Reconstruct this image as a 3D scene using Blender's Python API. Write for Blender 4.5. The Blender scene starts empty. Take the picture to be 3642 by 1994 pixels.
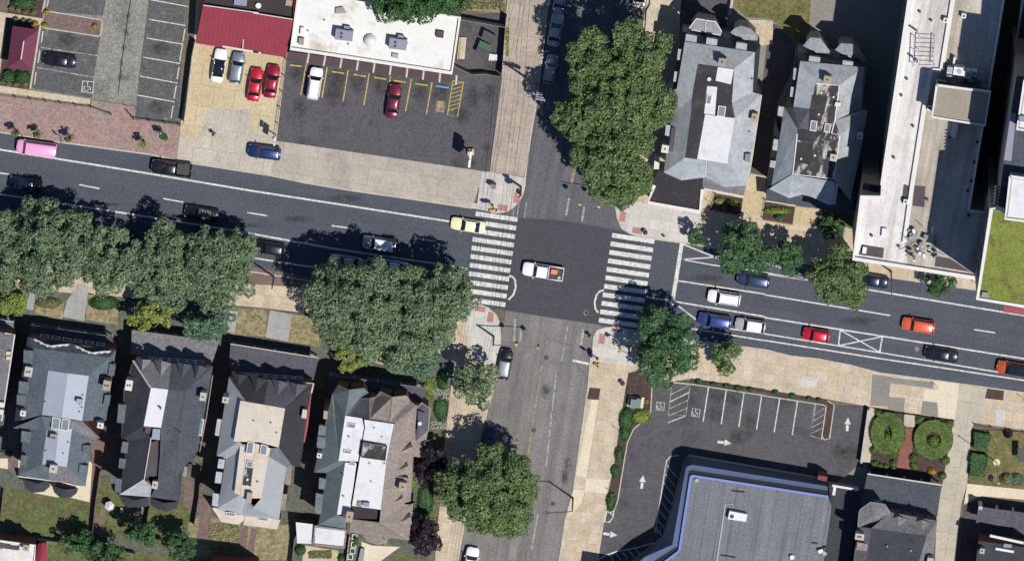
import bpy, bmesh, math, random
import numpy as np
from mathutils import Vector, Matrix
scn = bpy.context.scene
COL = scn.collection
# ------------------------------------------------------------------ camera, sky, sun, exposure
PX = 0.03997                      # metres per photo pixel on the ground
H = 2000.0
CAMPOS = Vector((0.015*H, 0.205*H, H))
cd = bpy.data.cameras.new('camera'); cam = bpy.data.objects.new('camera', cd); COL.objects.link(cam)
fwd = (-CAMPOS).normalized()
right = fwd.cross(Vector((0, 1, 0))).normalized()
up = right.cross(fwd).normalized()
R3 = Matrix((right, up, -fwd)).transposed()
cam.matrix_world = Matrix.Translation(CAMPOS) @ R3.to_4x4()
DIST = CAMPOS.length
WID = 3642*PX
cd.sensor_width = 36.0
cd.lens = 36.0*DIST/WID
cd.clip_start = 100; cd.clip_end = 6000
scn.camera = cam
SUN_EL, SUN_AZ = math.radians(64.5), math.radians(125)
world = bpy.data.worlds.new('World'); scn.world = world; world.use_nodes = True
nt = world.node_tree; nt.nodes.clear()
sky = nt.nodes.new('ShaderNodeTexSky'); sky.sky_type = 'NISHITA'; sky.sun_disc = False
sky.sun_elevation = SUN_EL; sky.sun_rotation = SUN_AZ; sky.altitude = 100; sky.air_density = 1.0; sky.dust_density = 0.3; sky.ozone_density = 8.0
bg = nt.nodes.new('ShaderNodeBackground'); bg.inputs[1].default_value = 0.072
wo = nt.nodes.new('ShaderNodeOutputWorld')
nt.links.new(sky.outputs[0], bg.inputs[0]); nt.links.new(bg.outputs[0], wo.inputs[0])
sd = bpy.data.lights.new('sun', 'SUN'); so = bpy.data.objects.new('sun', sd); COL.objects.link(so)
sd.energy = 4.2; sd.angle = math.radians(0.5); sd.color = (1.0, 0.96, 0.9)
sv = Vector((math.sin(SUN_AZ)*math.cos(SUN_EL), math.cos(SUN_AZ)*math.cos(SUN_EL), math.sin(SUN_EL)))
so.rotation_euler = sv.to_track_quat('Z', 'Y').to_euler(); so.location = sv*300
scn.view_settings.view_transform = 'Standard'; scn.view_settings.look = 'None'
scn.view_settings.exposure = 0.0; scn.view_settings.gamma = 1.0
scn.cycles.max_bounces = 5; scn.cycles.diffuse_bounces = 2; scn.cycles.glossy_bounces = 2
# ------------------------------------------------------------------ where a mark on the photograph lies on a plane of height z
Z12 = 2.10435
REG = {'s': (0, 0, 1.0), 'd': (0, 0, 0.70703)}
for r_, y_ in ((1, 0), (2, 660), (3, 1324)):
    for c_, x_ in ((1, 0), (2, 900), (3, 1800), (4, 2720)):
        REG['%d%d' % (r_, c_)] = (x_, y_, Z12)
REG.update({'nw': (1660, 560, 6.41), 'ne': (1960, 600, 5.037), 'sw': (1660, 1040, 5.423), 'se': (1960, 1080, 5.037),
  'up': (1780, 120, 4.7), 'sg': (1600, 460, 8.81), 'fc': (700, 380, 6.41), 'pk': (0, 400, 7.833), 'b1': (3180, 380, 3.71),
  'b2': (3180, 700, 3.526), 'b3': (3180, 0, 3.71), 'h1': (0, 1100, 3.525), 'g1': (0, 1500, 2.854), 'h2': (440, 1130, 5.222),
  'h3': (780, 1180, 5.037), 'h4': (1140, 1300, 4.7), 'n1': (2300, 0, 4.407), 'nf': (2300, 460, 2.82), 's2': (3000, 1660, 4.0125),
  'gd': (3380, 1500, 4.698), 'bl': (2000, 1780, 4.6), 'h5': (1040, 1780, 4.441), 'db': (1240, 0, 4.441), 'pv': (0, 0, 4.273)})
def W(c, x, y, z=0.0):
    x0, y0, s = REG[c]
    xs, ys = x0 + x/s, y0 + y/s
    d = fwd + right*((xs - 1821)/3642*36/cd.lens) + up*(-(ys - 997)/3642*36/cd.lens)
    return CAMPOS + d*((z - CAMPOS.z)/d.z)
def WL(c, pts, z=0.0):
    return [W(c, p[0], p[1], p[2] if len(p) > 2 else z) for p in pts]
# ------------------------------------------------------------------ materials
MATS = {}
def lin(v):
    v /= 255.0
    return v/12.92 if v <= 0.04045 else ((v + 0.055)/1.055)**2.4
def A(r, g, b, k=1.33):            # surface colour that a sunlit level surface needs to photograph as this sRGB value
    return tuple(min(0.9, lin(v)/k) for v in (r, g, b))
def _pos(n, l, ang=0.0, scale=(1, 1, 1)):
    g = n.new('ShaderNodeNewGeometry')
    m = n.new('ShaderNodeMapping'); m.vector_type = 'TEXTURE'; m.inputs['Rotation'].default_value = (0, 0, -ang); m.inputs['Scale'].default_value = [1/v for v in scale]
    l.new(g.outputs['Position'], m.inputs['Vector'])
    return m.outputs[0]
def _noise(n, l, vec, scale, detail=3, rough=0.6):
    t = n.new('ShaderNodeTexNoise'); t.inputs['Scale'].default_value = scale; t.inputs['Detail'].default_value = detail
    t.inputs['Roughness'].default_value = rough
    if vec is not None: l.new(vec, t.inputs['Vector'])
    return t.outputs[0]
def _range(n, l, v, a, b, lo=0.3, hi=0.7):
    r = n.new('ShaderNodeMapRange'); r.inputs[1].default_value = lo; r.inputs[2].default_value = hi
    r.inputs[3].default_value = a; r.inputs[4].default_value = b
    l.new(v, r.inputs[0]); return r.outputs[0]
def _mixc(n, l, f, a, b):
    m = n.new('ShaderNodeMix'); m.data_type = 'RGBA'
    for s, v in ((0, f), (6, a), (7, b)):
        if hasattr(v, 'is_output'): l.new(v, m.inputs[s])
        else: m.inputs[s].default_value = v if s == 0 else (*v[:3], 1)
    return m.outputs[2]
def _mul(n, l, col, val):
    m = n.new('ShaderNodeVectorMath'); m.operation = 'SCALE'
    if hasattr(col, 'is_output'): l.new(col, m.inputs[0])
    else: m.inputs[0].default_value = col[:3]
    l.new(val, m.inputs['Scale']); return m.outputs[0]
def mat(name, col, rough=0.85, var=0.12, vs=0.35, grain=0.12, gs=7.0, metal=0.0, coat=0.0, col2=None, mixs=0.5, mlo=0.45, mhi=0.6,
        ang=0.0, stretch=None, streak=0.0, tile=None, bump=0.0, spec=0.5, lines=None):
    """procedural surface: broad patches, fine grain, optional second colour in patches, streaks, tiling or seams"""
    m = bpy.data.materials.new(name); m.use_nodes = True
    n, l = m.node_tree.nodes, m.node_tree.links
    b = n['Principled BSDF']; b.inputs['Roughness'].default_value = rough; b.inputs['Metallic'].default_value = metal
    b.inputs['Specular IOR Level'].default_value = spec
    if coat: b.inputs['Coat Weight'].default_value = coat; b.inputs['Coat Roughness'].default_value = 0.06
    p = _pos(n, l)
    c = col
    if tile:
        tw, th, ta, mort, tc2, off = tile
        br = n.new('ShaderNodeTexBrick'); l.new(_pos(n, l, ta), br.inputs['Vector'])
        br.offset = off; br.squash = 1; br.inputs['Scale'].default_value = 1; br.inputs['Brick Width'].default_value = tw; br.inputs['Row Height'].default_value = th
        br.inputs['Mortar Size'].default_value = mort; br.inputs['Mortar Smooth'].default_value = 0.3
        br.inputs['Color1'].default_value = (*col, 1); br.inputs['Color2'].default_value = (*tc2, 1)
        br.inputs['Mortar'].default_value = (*[v*0.68 for v in col], 1)
        c = br.outputs[0]
    if col2:
        sp = _pos(n, l, ang, stretch) if stretch else p
        c = _mixc(n, l, _range(n, l, _noise(n, l, sp, mixs, 5, 0.65), 0, 1, mlo, mhi), c, col2)
    if var: c = _mul(n, l, c, _range(n, l, _noise(n, l, p, vs, 4), 1 - var, 1 + var))
    if streak: c = _mul(n, l, c, _range(n, l, _noise(n, l, _pos(n, l, ang, stretch or (0.06, 1.6, 1)), 1.0, 3), 1 - streak, 1 + streak))
    if lines:
        lw, la, lk = lines
        wv = n.new('ShaderNodeTexWave'); wv.inputs['Scale'].default_value = 0.314/lw; wv.wave_profile = 'SAW'
        l.new(_pos(n, l, la), wv.inputs['Vector'])
        c = _mul(n, l, c, _range(n, l, wv.outputs[1], lk, 1.0, 0.0, 0.16))
    g = None
    if grain:
        if gs >= 5: gs, grain = gs*0.55, min(0.45, grain*1.7)
        g = _noise(n, l, p, gs, 2, 0.8); c = _mul(n, l, c, _range(n, l, g, 1 - grain, 1 + grain))
    if hasattr(c, 'is_output'): l.new(c, b.inputs['Base Color'])
    else: b.inputs['Base Color'].default_value = (*c, 1)
    if bump and g is not None:
        bp = n.new('ShaderNodeBump'); bp.inputs['Strength'].default_value = bump; bp.inputs['Distance'].default_value = 0.03
        l.new(g, bp.inputs['Height']); l.new(bp.outputs[0], b.inputs['Normal'])
    MATS[name] = m; return m
def leafmat(name, c1, c2, c3=None):
    m = bpy.data.materials.new(name); m.use_nodes = True
    n, l = m.node_tree.nodes, m.node_tree.links
    b = n['Principled BSDF']; b.inputs['Roughness'].default_value = 0.55; b.inputs['Specular IOR Level'].default_value = 0.35
    g = n.new('ShaderNodeNewGeometry')
    c = _mixc(n, l, g.outputs['Random Per Island'], c1, c2)
    c = _mul(n, l, c, _range(n, l, _noise(n, l, _pos(n, l), 0.55, 3), 0.75, 1.25))
    l.new(c, b.inputs['Base Color'])
    t = n.new('ShaderNodeBsdfTranslucent'); l.new(c, t.inputs['Color'])
    mx = n.new('ShaderNodeMixShader'); mx.inputs[0].default_value = 0.18
    l.new(b.outputs[0], mx.inputs[1]); l.new(t.outputs[0], mx.inputs[2]); l.new(mx.outputs[0], n['Material Output'].inputs[0])
    MATS[name] = m; return m
SA = math.radians(8.9)            # the streets' slant on the picture
mat('main_asphalt', A(80, 85, 96), 0.8, 0.10, 0.22, 0.2, 6.5, ang=SA, streak=0.13, stretch=(0.03, 0.6, 1), bump=0.2)
mat('new_asphalt', A(72, 73, 80), 0.8, 0.08, 0.3, 0.2, 6.5, ang=SA, streak=0.05, bump=0.2)
mat('old_asphalt', A(134, 130, 127), 0.88, 0.12, 0.4, 0.16, 6, ang=-math.radians(80.5), streak=0.26, stretch=(0.035, 0.75, 1), col2=A(92, 91, 94), mixs=0.5, mlo=0.54, mhi=0.72)
mat('lot_asphalt', A(93, 91, 95), 0.85, 0.10, 0.3, 0.2, 6.5, col2=A(64, 63, 68), mixs=0.22, mlo=0.52, mhi=0.72, bump=0.2)
mat('worn_asphalt', A(152, 149, 140), 0.9, 0.10, 0.9, 0.24, 6, col2=A(112, 112, 108), mixs=0.3, mlo=0.5, mhi=0.7)
mat('stall_asphalt', A(98, 99, 99), 0.9, 0.16, 0.9, 0.24, 6, col2=A(142, 140, 132), mixs=0.8, mlo=0.58, mhi=0.76)
mat('mid_asphalt', A(104, 104, 108), 0.85, 0.10, 0.4, 0.18, 6, ang=-math.radians(80.5), streak=0.22, stretch=(0.035, 0.75, 1))
mat('crack_seal', (0.02, 0.02, 0.02), 0.9, 0, grain=0)
mat('tan_slab', A(222, 205, 182), 0.9, 0.08, 0.35, 0.12, 7, tile=(1.5, 1.5, SA, 0.035, A(210, 190, 160), 0.0), col2=A(192, 180, 160), mixs=0.5, mlo=0.5, mhi=0.72)
mat('grey_slab', A(200, 188, 172), 0.9, 0.08, 0.3, 0.11, 7, tile=(5.0, 2.6, SA, 0.045, A(188, 178, 166), 0.5), col2=A(170, 163, 156), mixs=0.35, mlo=0.5, mhi=0.68)
mat('side_slab', A(196, 180, 164), 0.9, 0.08, 0.4, 0.12, 7, tile=(3.6, 2.2, SA, 0.045, A(184, 170, 156), 0.0), col2=A(160, 150, 142), mixs=0.5, mlo=0.52, mhi=0.72)
mat('forecourt_slab', A(222, 204, 170), 0.9, 0.08, 0.4, 0.12, 7, tile=(3.0, 3.0, SA, 0.05, A(210, 190, 150), 0.3), col2=A(200, 184, 152), mixs=0.4, mlo=0.5, mhi=0.7)
mat('apron_slab', A(212, 202, 184), 0.9, 0.08, 0.4, 0.12, 7, tile=(3.4, 3.0, SA, 0.05, A(200, 192, 176), 0.3), col2=A(186, 178, 164), mixs=0.3, mlo=0.5, mhi=0.7)
mat('corner_slab', A(226, 220, 212), 0.9, 0.05, 0.5, 0.08, 7, tile=(1.5, 1.5, SA, 0.03, A(208, 203, 196), 0.0))
mat('pale_slab', A(238, 224, 196), 0.9, 0.06, 0.4, 0.08, 7)
mat('walk_slab', A(206, 196, 176), 0.9, 0.08, 0.5, 0.1, 7, tile=(2.4, 2.4, SA, 0.04, A(198, 190, 174), 0.0))
mat('cool_slab', A(182, 180, 178), 0.9, 0.07, 0.5, 0.1, 7, tile=(1.6, 2.0, SA, 0.03, A(174, 173, 172), 0.0))
mat('dull_slab', A(150, 146, 138), 0.9, 0.07, 0.5, 0.1, 7)
mat('brick_paving', A(182, 152, 144), 0.9, 0.08, 0.35, 0.2, 5.5, tile=(0.22, 0.11, SA, 0.01, A(170, 138, 130), 0.5), col2=A(160, 146, 140), mixs=0.3, mlo=0.48, mhi=0.7)
mat('brown_paving', A(140, 118, 112), 0.9, 0.08, 0.35, 0.2, 5.5, tile=(0.22, 0.11, SA, 0.01, A(126, 106, 100), 0.5))
mat('red_brick', A(150, 98, 88), 0.9, 0.08, 0.5, 0.15, 6)
mat('tactile_red', A(188, 138, 136), 0.85, 0.08, 1.2, 0.18, 9)
mat('kerb_stone', A(206, 198, 184), 0.9, 0.1, 0.6, 0.12, 7)
mat('white_paint', A(236, 234, 228), 0.7, 0.06, 0.7, 0.14, 7, col2=A(172, 170, 168), mixs=2.4, mlo=0.47, mhi=0.72)
mat('worn_paint', A(186, 184, 178), 0.8, 0.12, 1.2, 0.25, 7, col2=A(120, 119, 118), mixs=1.8, mlo=0.46, mhi=0.62)
mat('yellow_paint', A(214, 184, 96), 0.8, 0.1, 1.0, 0.2, 7, col2=A(150, 134, 92), mixs=1.8, mlo=0.5, mhi=0.7)
mat('faded_yellow', A(186, 158, 118), 0.85, 0.1, 1.0, 0.2, 7, col2=A(125, 118, 110), mixs=1.6, mlo=0.45, mhi=0.62)
mat('blue_paint', A(120, 170, 222), 0.8, 0.05, 1.0, 0.1, 7)
mat('lawn', A(112, 112, 66), 0.95, 0.18, 0.7, 0.3, 5, col2=A(140, 122, 86), mixs=0.45, mlo=0.46, mhi=0.66, bump=0.5)
mat('green_lawn', A(100, 114, 66), 0.95, 0.2, 0.7, 0.36, 5, col2=A(108, 102, 70), mixs=0.6, mlo=0.4, mhi=0.62, bump=0.5)
mat('dry_lawn', A(170, 156, 122), 0.95, 0.16, 0.8, 0.3, 5, col2=A(124, 120, 82), mixs=0.8, mlo=0.44, mhi=0.62, bump=0.5)
mat('mulch', A(84, 68, 62), 0.95, 0.15, 0.9, 0.3, 6, bump=0.4)
mat('sedum', A(134, 144, 64), 0.95, 0.15, 0.5, 0.35, 4, col2=A(120, 104, 66), mixs=0.9, mlo=0.5, mhi=0.68, bump=0.6)
mat('yard_ground', A(104, 106, 96), 0.95, 0.15, 0.6, 0.25, 5)
mat('soil', A(120, 108, 92), 0.95, 0.15, 0.5, 0.2, 5)
# roofs and walls
mat('blue_shingle', A(104, 114, 122), 0.9, 0.13, 0.5, 0.2, 6, lines=(0.28, SA + math.pi/2, 0.86))
mat('slate_shingle', A(84, 89, 98), 0.9, 0.13, 0.6, 0.2, 6)
mat('dark_shingle', A(66, 68, 76), 0.9, 0.13, 0.5, 0.2, 6)
mat('mottled_shingle', A(132, 131, 134), 0.9, 0.10, 1.5, 0.22, 5)
mat('charcoal_shingle', A(58, 58, 64), 0.9, 0.13, 0.5, 0.2, 6)
mat('plum_shingle', A(96, 94, 104), 0.9, 0.13, 0.5, 0.2, 6)
mat('pale_metal_roof', A(178, 182, 186), 0.6, 0.05, 0.5, 0.06, 6, lines=(0.45, SA, 0.9))
mat('green_slate', A(122, 132, 134), 0.9, 0.10, 0.6, 0.12, 5, streak=0.1)
mat('brown_shingle', A(160, 146, 138), 0.9, 0.13, 0.5, 0.2, 6)
mat('grey_tile_roof', A(186, 192, 196), 0.8, 0.10, 0.8, 0.10, 5, streak=0.14, stretch=(0.5, 0.5, 1), lines=(0.3, SA + math.pi/2, 0.9))
mat('grey_slate_roof', A(166, 170, 174), 0.85, 0.10, 0.8, 0.14, 5, streak=0.10, stretch=(0.5, 0.5, 1))
mat('white_membrane', A(238, 238, 240), 0.7, 0.03, 0.5, 0.03, 6, col2=A(212, 212, 214), mixs=0.7, mlo=0.52, mhi=0.75)
mat('store_membrane', A(250, 248, 242), 0.7, 0.04, 0.5, 0.03, 6, col2=A(204, 192, 164), mixs=0.34, mlo=0.54, mhi=0.74)
mat('worn_gravel_roof', A(206, 198, 186), 0.9, 0.14, 0.3, 0.1, 6, ang=-math.radians(80.5), streak=0.2, stretch=(0.05, 0.9, 1), col2=A(166, 154, 138), mixs=0.2, mlo=0.46, mhi=0.7)
mat('cream_membrane', A(226, 214, 198), 0.8, 0.05, 0.5, 0.05, 6, col2=A(210, 192, 170), mixs=0.4, mlo=0.5, mhi=0.7)
mat('grey_membrane', A(160, 168, 182), 0.75, 0.05, 0.4, 0.05, 6)
mat('pale_membrane', A(196, 200, 212), 0.75, 0.04, 0.5, 0.04, 6)
mat('tar_roof', A(52, 47, 52), 0.8, 0.12, 0.6, 0.12, 6, col2=A(74, 68, 70), mixs=0.6, mlo=0.5, mhi=0.7)
mat('peeling_roof', A(64, 60, 64), 0.85, 0.1, 0.6, 0.15, 6, col2=A(196, 192, 188), ang=SA, stretch=(1.0, 0.45, 1), mixs=1.0, mlo=0.5, mhi=0.6)
mat('patchy_black_roof', A(46, 44, 50), 0.8, 0.12, 0.6, 0.15, 6, col2=A(84, 76, 76), mixs=0.8, mlo=0.56, mhi=0.7)
mat('gravel_roof', A(236, 232, 228), 0.9, 0.12, 0.3, 0.08, 6, ang=-math.radians(80.5), streak=0.10, stretch=(0.09, 1.4, 1), col2=A(184, 176, 166), mixs=0.22, mlo=0.48, mhi=0.66)
mat('roof_patch', A(92, 84, 88), 0.9, 0.06, 0.5, 0.1, 6)
mat('pent_roof', A(168, 160, 146), 0.9, 0.08, 0.4, 0.08, 6, col2=A(190, 184, 172), mixs=0.3, mlo=0.55, mhi=0.7)
mat('store_roof', A(126, 128, 134), 0.85, 0.10, 0.4, 0.18, 6, ang=-math.radians(80.5), streak=0.17, stretch=(0.06, 1.5, 1), lines=(1.9, SA, 0.7))
mat('white_coping', A(240, 238, 232), 0.6, 0.03, 0.6, 0.04, 6)
mat('blue_metal', A(112, 134, 214), 0.4, 0.05, 0.6, 0.05, 6)
mat('blue_steel', A(100, 116, 150), 0.45, 0.05, 0.5, 0.05, 6)
mat('shaded_blue_metal', A(44, 62, 92), 0.5, 0.05, 0.5, 0.05, 6)  # dark blue-grey metal; shade of slopes facing away from the sun is in the colour
mat('black_rubber', (0.006, 0.006, 0.008), 0.8, 0.05, 0.5, 0.05, 6)
mat('red_metal_roof', A(160, 54, 72), 0.55, 0.08, 0.6, 0.08, 6, lines=(0.55, SA, 0.42))
mat('maroon_tile', A(126, 62, 84), 0.7, 0.06, 0.6, 0.1, 6, lines=(0.3, SA + math.pi/2, 0.6))
mat('dark_flat_roof', A(64, 56, 56), 0.9, 0.12, 0.5, 0.15, 6)
mat('brown_awning', A(100, 80, 80), 0.85, 0.06, 0.5, 0.22, 4)
mat('brick_wall', (0.20, 0.075, 0.06), 0.9, 0.1, 0.6, 0.15, 6, tile=(0.22, 0.08, 0, 0.012, (0.16, 0.06, 0.05), 0.5))
mat('stone_wall', (0.30, 0.27, 0.23), 0.9, 0.1, 0.5, 0.12, 5)
mat('stucco_wall', (0.45, 0.42, 0.37), 0.9, 0.06, 0.5, 0.1, 5)
mat('tan_block', (0.36, 0.29, 0.22), 0.9, 0.08, 0.5, 0.1, 5)
mat('white_trim', A(232, 228, 220), 0.6, 0.04, 0.5, 0.04, 6)
mat('grey_trim', A(130, 136, 142), 0.6, 0.04, 0.5, 0.04, 6)
mat('cream_trim', A(222, 208, 180), 0.7, 0.05, 0.5, 0.05, 6)
mat('window_glass', (0.03, 0.04, 0.05), 0.08, 0, grain=0, spec=0.8)
mat('skylight_glass', A(140, 150, 164), 0.15, 0.05, 0.8, 0, spec=0.8)
mat('chimney_brick', (0.22, 0.11, 0.08), 0.9, 0.1, 0.8, 0.15, 6)
mat('galvanised', A(150, 154, 164), 0.45, 0.05, 0.6, 0.05, 6, metal=0.4)
mat('unit_grey', A(148, 150, 168), 0.6, 0.04, 0.6, 0.04, 6)
mat('dark_metal', (0.02, 0.02, 0.022), 0.5, 0, grain=0)
mat('bronze_pole', (0.035, 0.03, 0.028), 0.5, 0.05, 0.5, 0)
mat('signal_yellow', A(228, 178, 52), 0.5, 0.03, 0.5, 0)
mat('wood_pole', (0.16, 0.12, 0.09), 0.9, 0.1, 0.8, 0.1)
mat('white_plastic', A(242, 242, 242), 0.5, 0.02, 0.5, 0)
mat('dumpster_green', A(44, 96, 62), 0.6, 0.1, 0.7, 0.1)
mat('dumpster_black', A(58, 62, 68), 0.6, 0.1, 0.7, 0.1)
mat('teal_box', A(116, 142, 136), 0.6, 0.05, 0.6, 0.05)
mat('tyre', (0.012, 0.012, 0.013), 0.85, 0, grain=0)
mat('rim', (0.35, 0.35, 0.37), 0.35, 0, grain=0, metal=0.8)
mat('car_glass', (0.012, 0.018, 0.02), 0.04, 0, grain=0, spec=0.9)
mat('headlight_lens', (0.6, 0.6, 0.6), 0.1, 0, grain=0)
mat('taillight_lens', (0.35, 0.01, 0.01), 0.15, 0, grain=0)
mat('trim_black', (0.012, 0.012, 0.013), 0.5, 0, grain=0)
mat('bark', (0.11, 0.085, 0.065), 0.95, 0.15, 1.0, 0.2)
mat('skin', (0.30, 0.17, 0.11), 0.6, 0, grain=0); mat('hair', (0.015, 0.012, 0.01), 0.7, 0, grain=0)
mat('red_cloth', (0.42, 0.03, 0.03), 0.9, 0.1, 3, 0); mat('dark_cloth', (0.012, 0.012, 0.016), 0.9, 0.1, 3, 0)
mat('orange_plastic', (0.75, 0.17, 0.06), 0.5, 0.03, 1, 0)
leafmat('plane_leaf', A(160, 180, 134), A(84, 114, 88)); leafmat('green_leaf', A(150, 170, 108), A(76, 106, 64)); leafmat('dark_leaf', A(112, 150, 98), A(60, 100, 64))
leafmat('yellow_leaf', A(190, 198, 100), A(124, 144, 68)); leafmat('bright_leaf', A(172, 190, 92), A(118, 146, 66)); leafmat('teal_leaf', A(138, 168, 136), A(80, 114, 92))
leafmat('purple_leaf', A(66, 50, 62), A(38, 30, 42)); leafmat('box_leaf', A(132, 152, 76), A(84, 114, 54)); leafmat('deep_leaf', A(96, 136, 82), A(56, 94, 56))
leafmat('olive_leaf', A(158, 160, 112), A(112, 120, 78)); leafmat('gold_leaf', A(206, 176, 60), A(160, 132, 50)); leafmat('white_flower', A(230, 226, 220), A(190, 190, 180)); leafmat('violet_flower', A(110, 84, 140), A(80, 66, 110))
# ------------------------------------------------------------------ object helpers
ORG = {}                            # world location of the thing each object belongs to
def props(o, label=None, cat=None, group=None, kind=None):
    if label: o['label'] = label
    if cat: o['category'] = cat
    if group: o['group'] = group
    if kind: o['kind'] = kind
    return o
def thing(name, label, cat, loc, rz=0.0, group=None):
    o = bpy.data.objects.new(name, None); COL.objects.link(o); o.empty_display_size = 0.3
    o.location = loc; o.rotation_euler = (0, 0, rz); ORG[o.name] = Vector(loc)
    return props(o, label, cat, group)
class MB:
    """collects faces in world (or a thing's own) coordinates and links them as ONE mesh object"""
    def __init__(s): s.v = []; s.f = []; s.m = []; s.mats = []
    def mi(s, m):
        if m not in s.mats: s.mats.append(m)
        return s.mats.index(m)
    def face(s, pts, m):
        k = len(s.v); s.v += [tuple(p) for p in pts]; s.f.append(tuple(range(k, k + len(pts)))); s.m.append(s.mi(m)); return s
    def prism(s, poly, z0, z1, m, side=None, bottom=False):
        poly = ccw([Vector((p[0], p[1], 0)) for p in poly]); k = len(s.v); n = len(poly); side = side or m
        s.v += [(p.x, p.y, z1) for p in poly] + [(p.x, p.y, z0) for p in poly]
        s.f.append(tuple(range(k, k + n))); s.m.append(s.mi(m))
        for i in range(n):
            j = (i + 1) % n
            s.f.append((k + n + i, k + n + j, k + j, k + i)); s.m.append(s.mi(side))
        if bottom: s.f.append(tuple(reversed(range(k + n, k + 2*n)))); s.m.append(s.mi(side))
        return s
    def box(s, c, size, m, rz=0.0):
        dx, dy, dz = size[0]/2, size[1]/2, size[2]/2; c = Vector(c); q = Matrix.Rotation(rz, 2)
        P = [q @ Vector(t) for t in ((-dx, -dy), (dx, -dy), (dx, dy), (-dx, dy))]
        return s.prism([(c.x + p.x, c.y + p.y) for p in P], c.z - dz, c.z + dz, m, bottom=True)
    def tube(s, pts, r, m, n=8, r2=None, cap=True):
        pts = [Vector(p) for p in pts]; k0 = len(s.v); L = len(pts); r2 = r if r2 is None else r2
        for i, p in enumerate(pts):
            d = (pts[min(i + 1, L - 1)] - pts[max(i - 1, 0)]).normalized()
            a = d.orthogonal().normalized(); b = d.cross(a); rr = r + (r2 - r)*i/max(1, L - 1)
            s.v += [tuple(p + (a*math.cos(2*math.pi*t/n) + b*math.sin(2*math.pi*t/n))*rr) for t in range(n)]
        for i in range(L - 1):
            for t in range(n):
                u = (t + 1) % n; s.f.append((k0 + i*n + t, k0 + i*n + u, k0 + (i + 1)*n + u, k0 + (i + 1)*n + t)); s.m.append(s.mi(m))
        if cap:
            s.f.append(tuple(reversed(range(k0, k0 + n)))); s.m.append(s.mi(m))
            s.f.append(tuple(range(k0 + (L - 1)*n, k0 + L*n))); s.m.append(s.mi(m))
        return s
    def dome(s, c, rx, ry, rz, m, nu=12, nv=5, full=False):
        c = Vector(c); k0 = len(s.v); lo = -math.pi/2 if full else 0.0
        for j in range(nv + 1):
            t = lo + (math.pi/2 - lo)*j/nv
            for i in range(nu):
                a = 2*math.pi*i/nu; s.v.append((c.x + rx*math.cos(t)*math.cos(a), c.y + ry*math.cos(t)*math.sin(a), c.z + rz*math.sin(t)))
        for j in range(nv):
            for i in range(nu):
                u = (i + 1) % nu; s.f.append((k0 + j*nu + i, k0 + j*nu + u, k0 + (j + 1)*nu + u, k0 + (j + 1)*nu + i)); s.m.append(s.mi(m))
        return s
    def strip(s, pts, w, z, m, z0=None):
        """flat band of width w along a polyline; with z0 it has thickness down to z0"""
        P = [Vector((p[0], p[1])) for p in pts]; Lf, Rt = [], []
        for i, p in enumerate(P):
            d = (P[min(i + 1, len(P) - 1)] - P[max(i - 1, 0)]).normalized(); q = Vector((-d.y, d.x))*w/2
            Lf.append(p + q); Rt.append(p - q)
        for i in range(len(P) - 1):
            quad = [Rt[i], Rt[i + 1], Lf[i + 1], Lf[i]]
            if z0 is None: s.face([(q.x, q.y, z) for q in quad], m)
            else: s.prism(quad, z0, z, m)
        return s
    def build(s, name, parent=None, smooth=False, local=False):
        o0 = Vector((0, 0, 0)) if (local or parent is None) else ORG[parent.name]
        me = bpy.data.meshes.new(name)
        me.from_pydata([(a - o0.x, b - o0.y, c - o0.z) for a, b, c in s.v], [], s.f)
        for mm in s.mats: me.materials.append(MATS[mm])
        me.polygons.foreach_set('material_index', s.m)
        if smooth: me.polygons.foreach_set('use_smooth', [True]*len(s.f))
        me.update()
        o = bpy.data.objects.new(name, me); COL.objects.link(o)
        if parent is not None: o.parent = parent
        ORG[o.name] = o0
        return o
def ccw(poly):
    a = sum(poly[i].x*poly[(i + 1) % len(poly)].y - poly[(i + 1) % len(poly)].x*poly[i].y for i in range(len(poly)))
    return poly if a > 0 else list(reversed(poly))
def inset(poly, d):
    P = ccw([Vector((p[0], p[1], 0)) for p in poly]); n = len(P); out = []
    for i in range(n):
        a, b, c = P[i - 1], P[i], P[(i + 1) % n]
        e1, e2 = (b - a).normalized(), (c - b).normalized()
        n1, n2 = Vector((-e1.y, e1.x, 0)), Vector((-e2.y, e2.x, 0))
        k = (n1 + n2); k = k/max(0.4, k.length_squared)*2
        out.append(b + k*d)
    return out
def cen(pts): return sum((Vector(p) for p in pts), Vector((0, 0, 0)))/len(pts)
def structure(name, mb): return props(mb.build(name), kind='structure')
def roofsheet(mb, faces, thick=0.16):
    """roof faces given as (material, world points): sheet, underside and a closed edge"""
    edges = {}
    for m, pts in faces:
        pts = [Vector(p) for p in pts]
        nrm = (pts[1] - pts[0]).cross(pts[2] - pts[0])
        if len(pts) > 3: nrm = nrm + (pts[2] - pts[0]).cross(pts[3] - pts[0])
        if nrm.z < 0: pts.reverse()
        mb.face(pts, m); mb.face([p - Vector((0, 0, thick)) for p in reversed(pts)], m)
        for i in range(len(pts)):
            a, b = pts[i], pts[(i + 1) % len(pts)]
            ka, kb = tuple(round(t, 2) for t in a), tuple(round(t, 2) for t in b)
            if (kb, ka) in edges: edges.pop((kb, ka))
            else: edges[(ka, kb)] = (a, b, m)
    for a, b, m in edges.values():
        t = Vector((0, 0, thick)); mb.face([a - t, b - t, b, a], m)
    return mb

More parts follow.
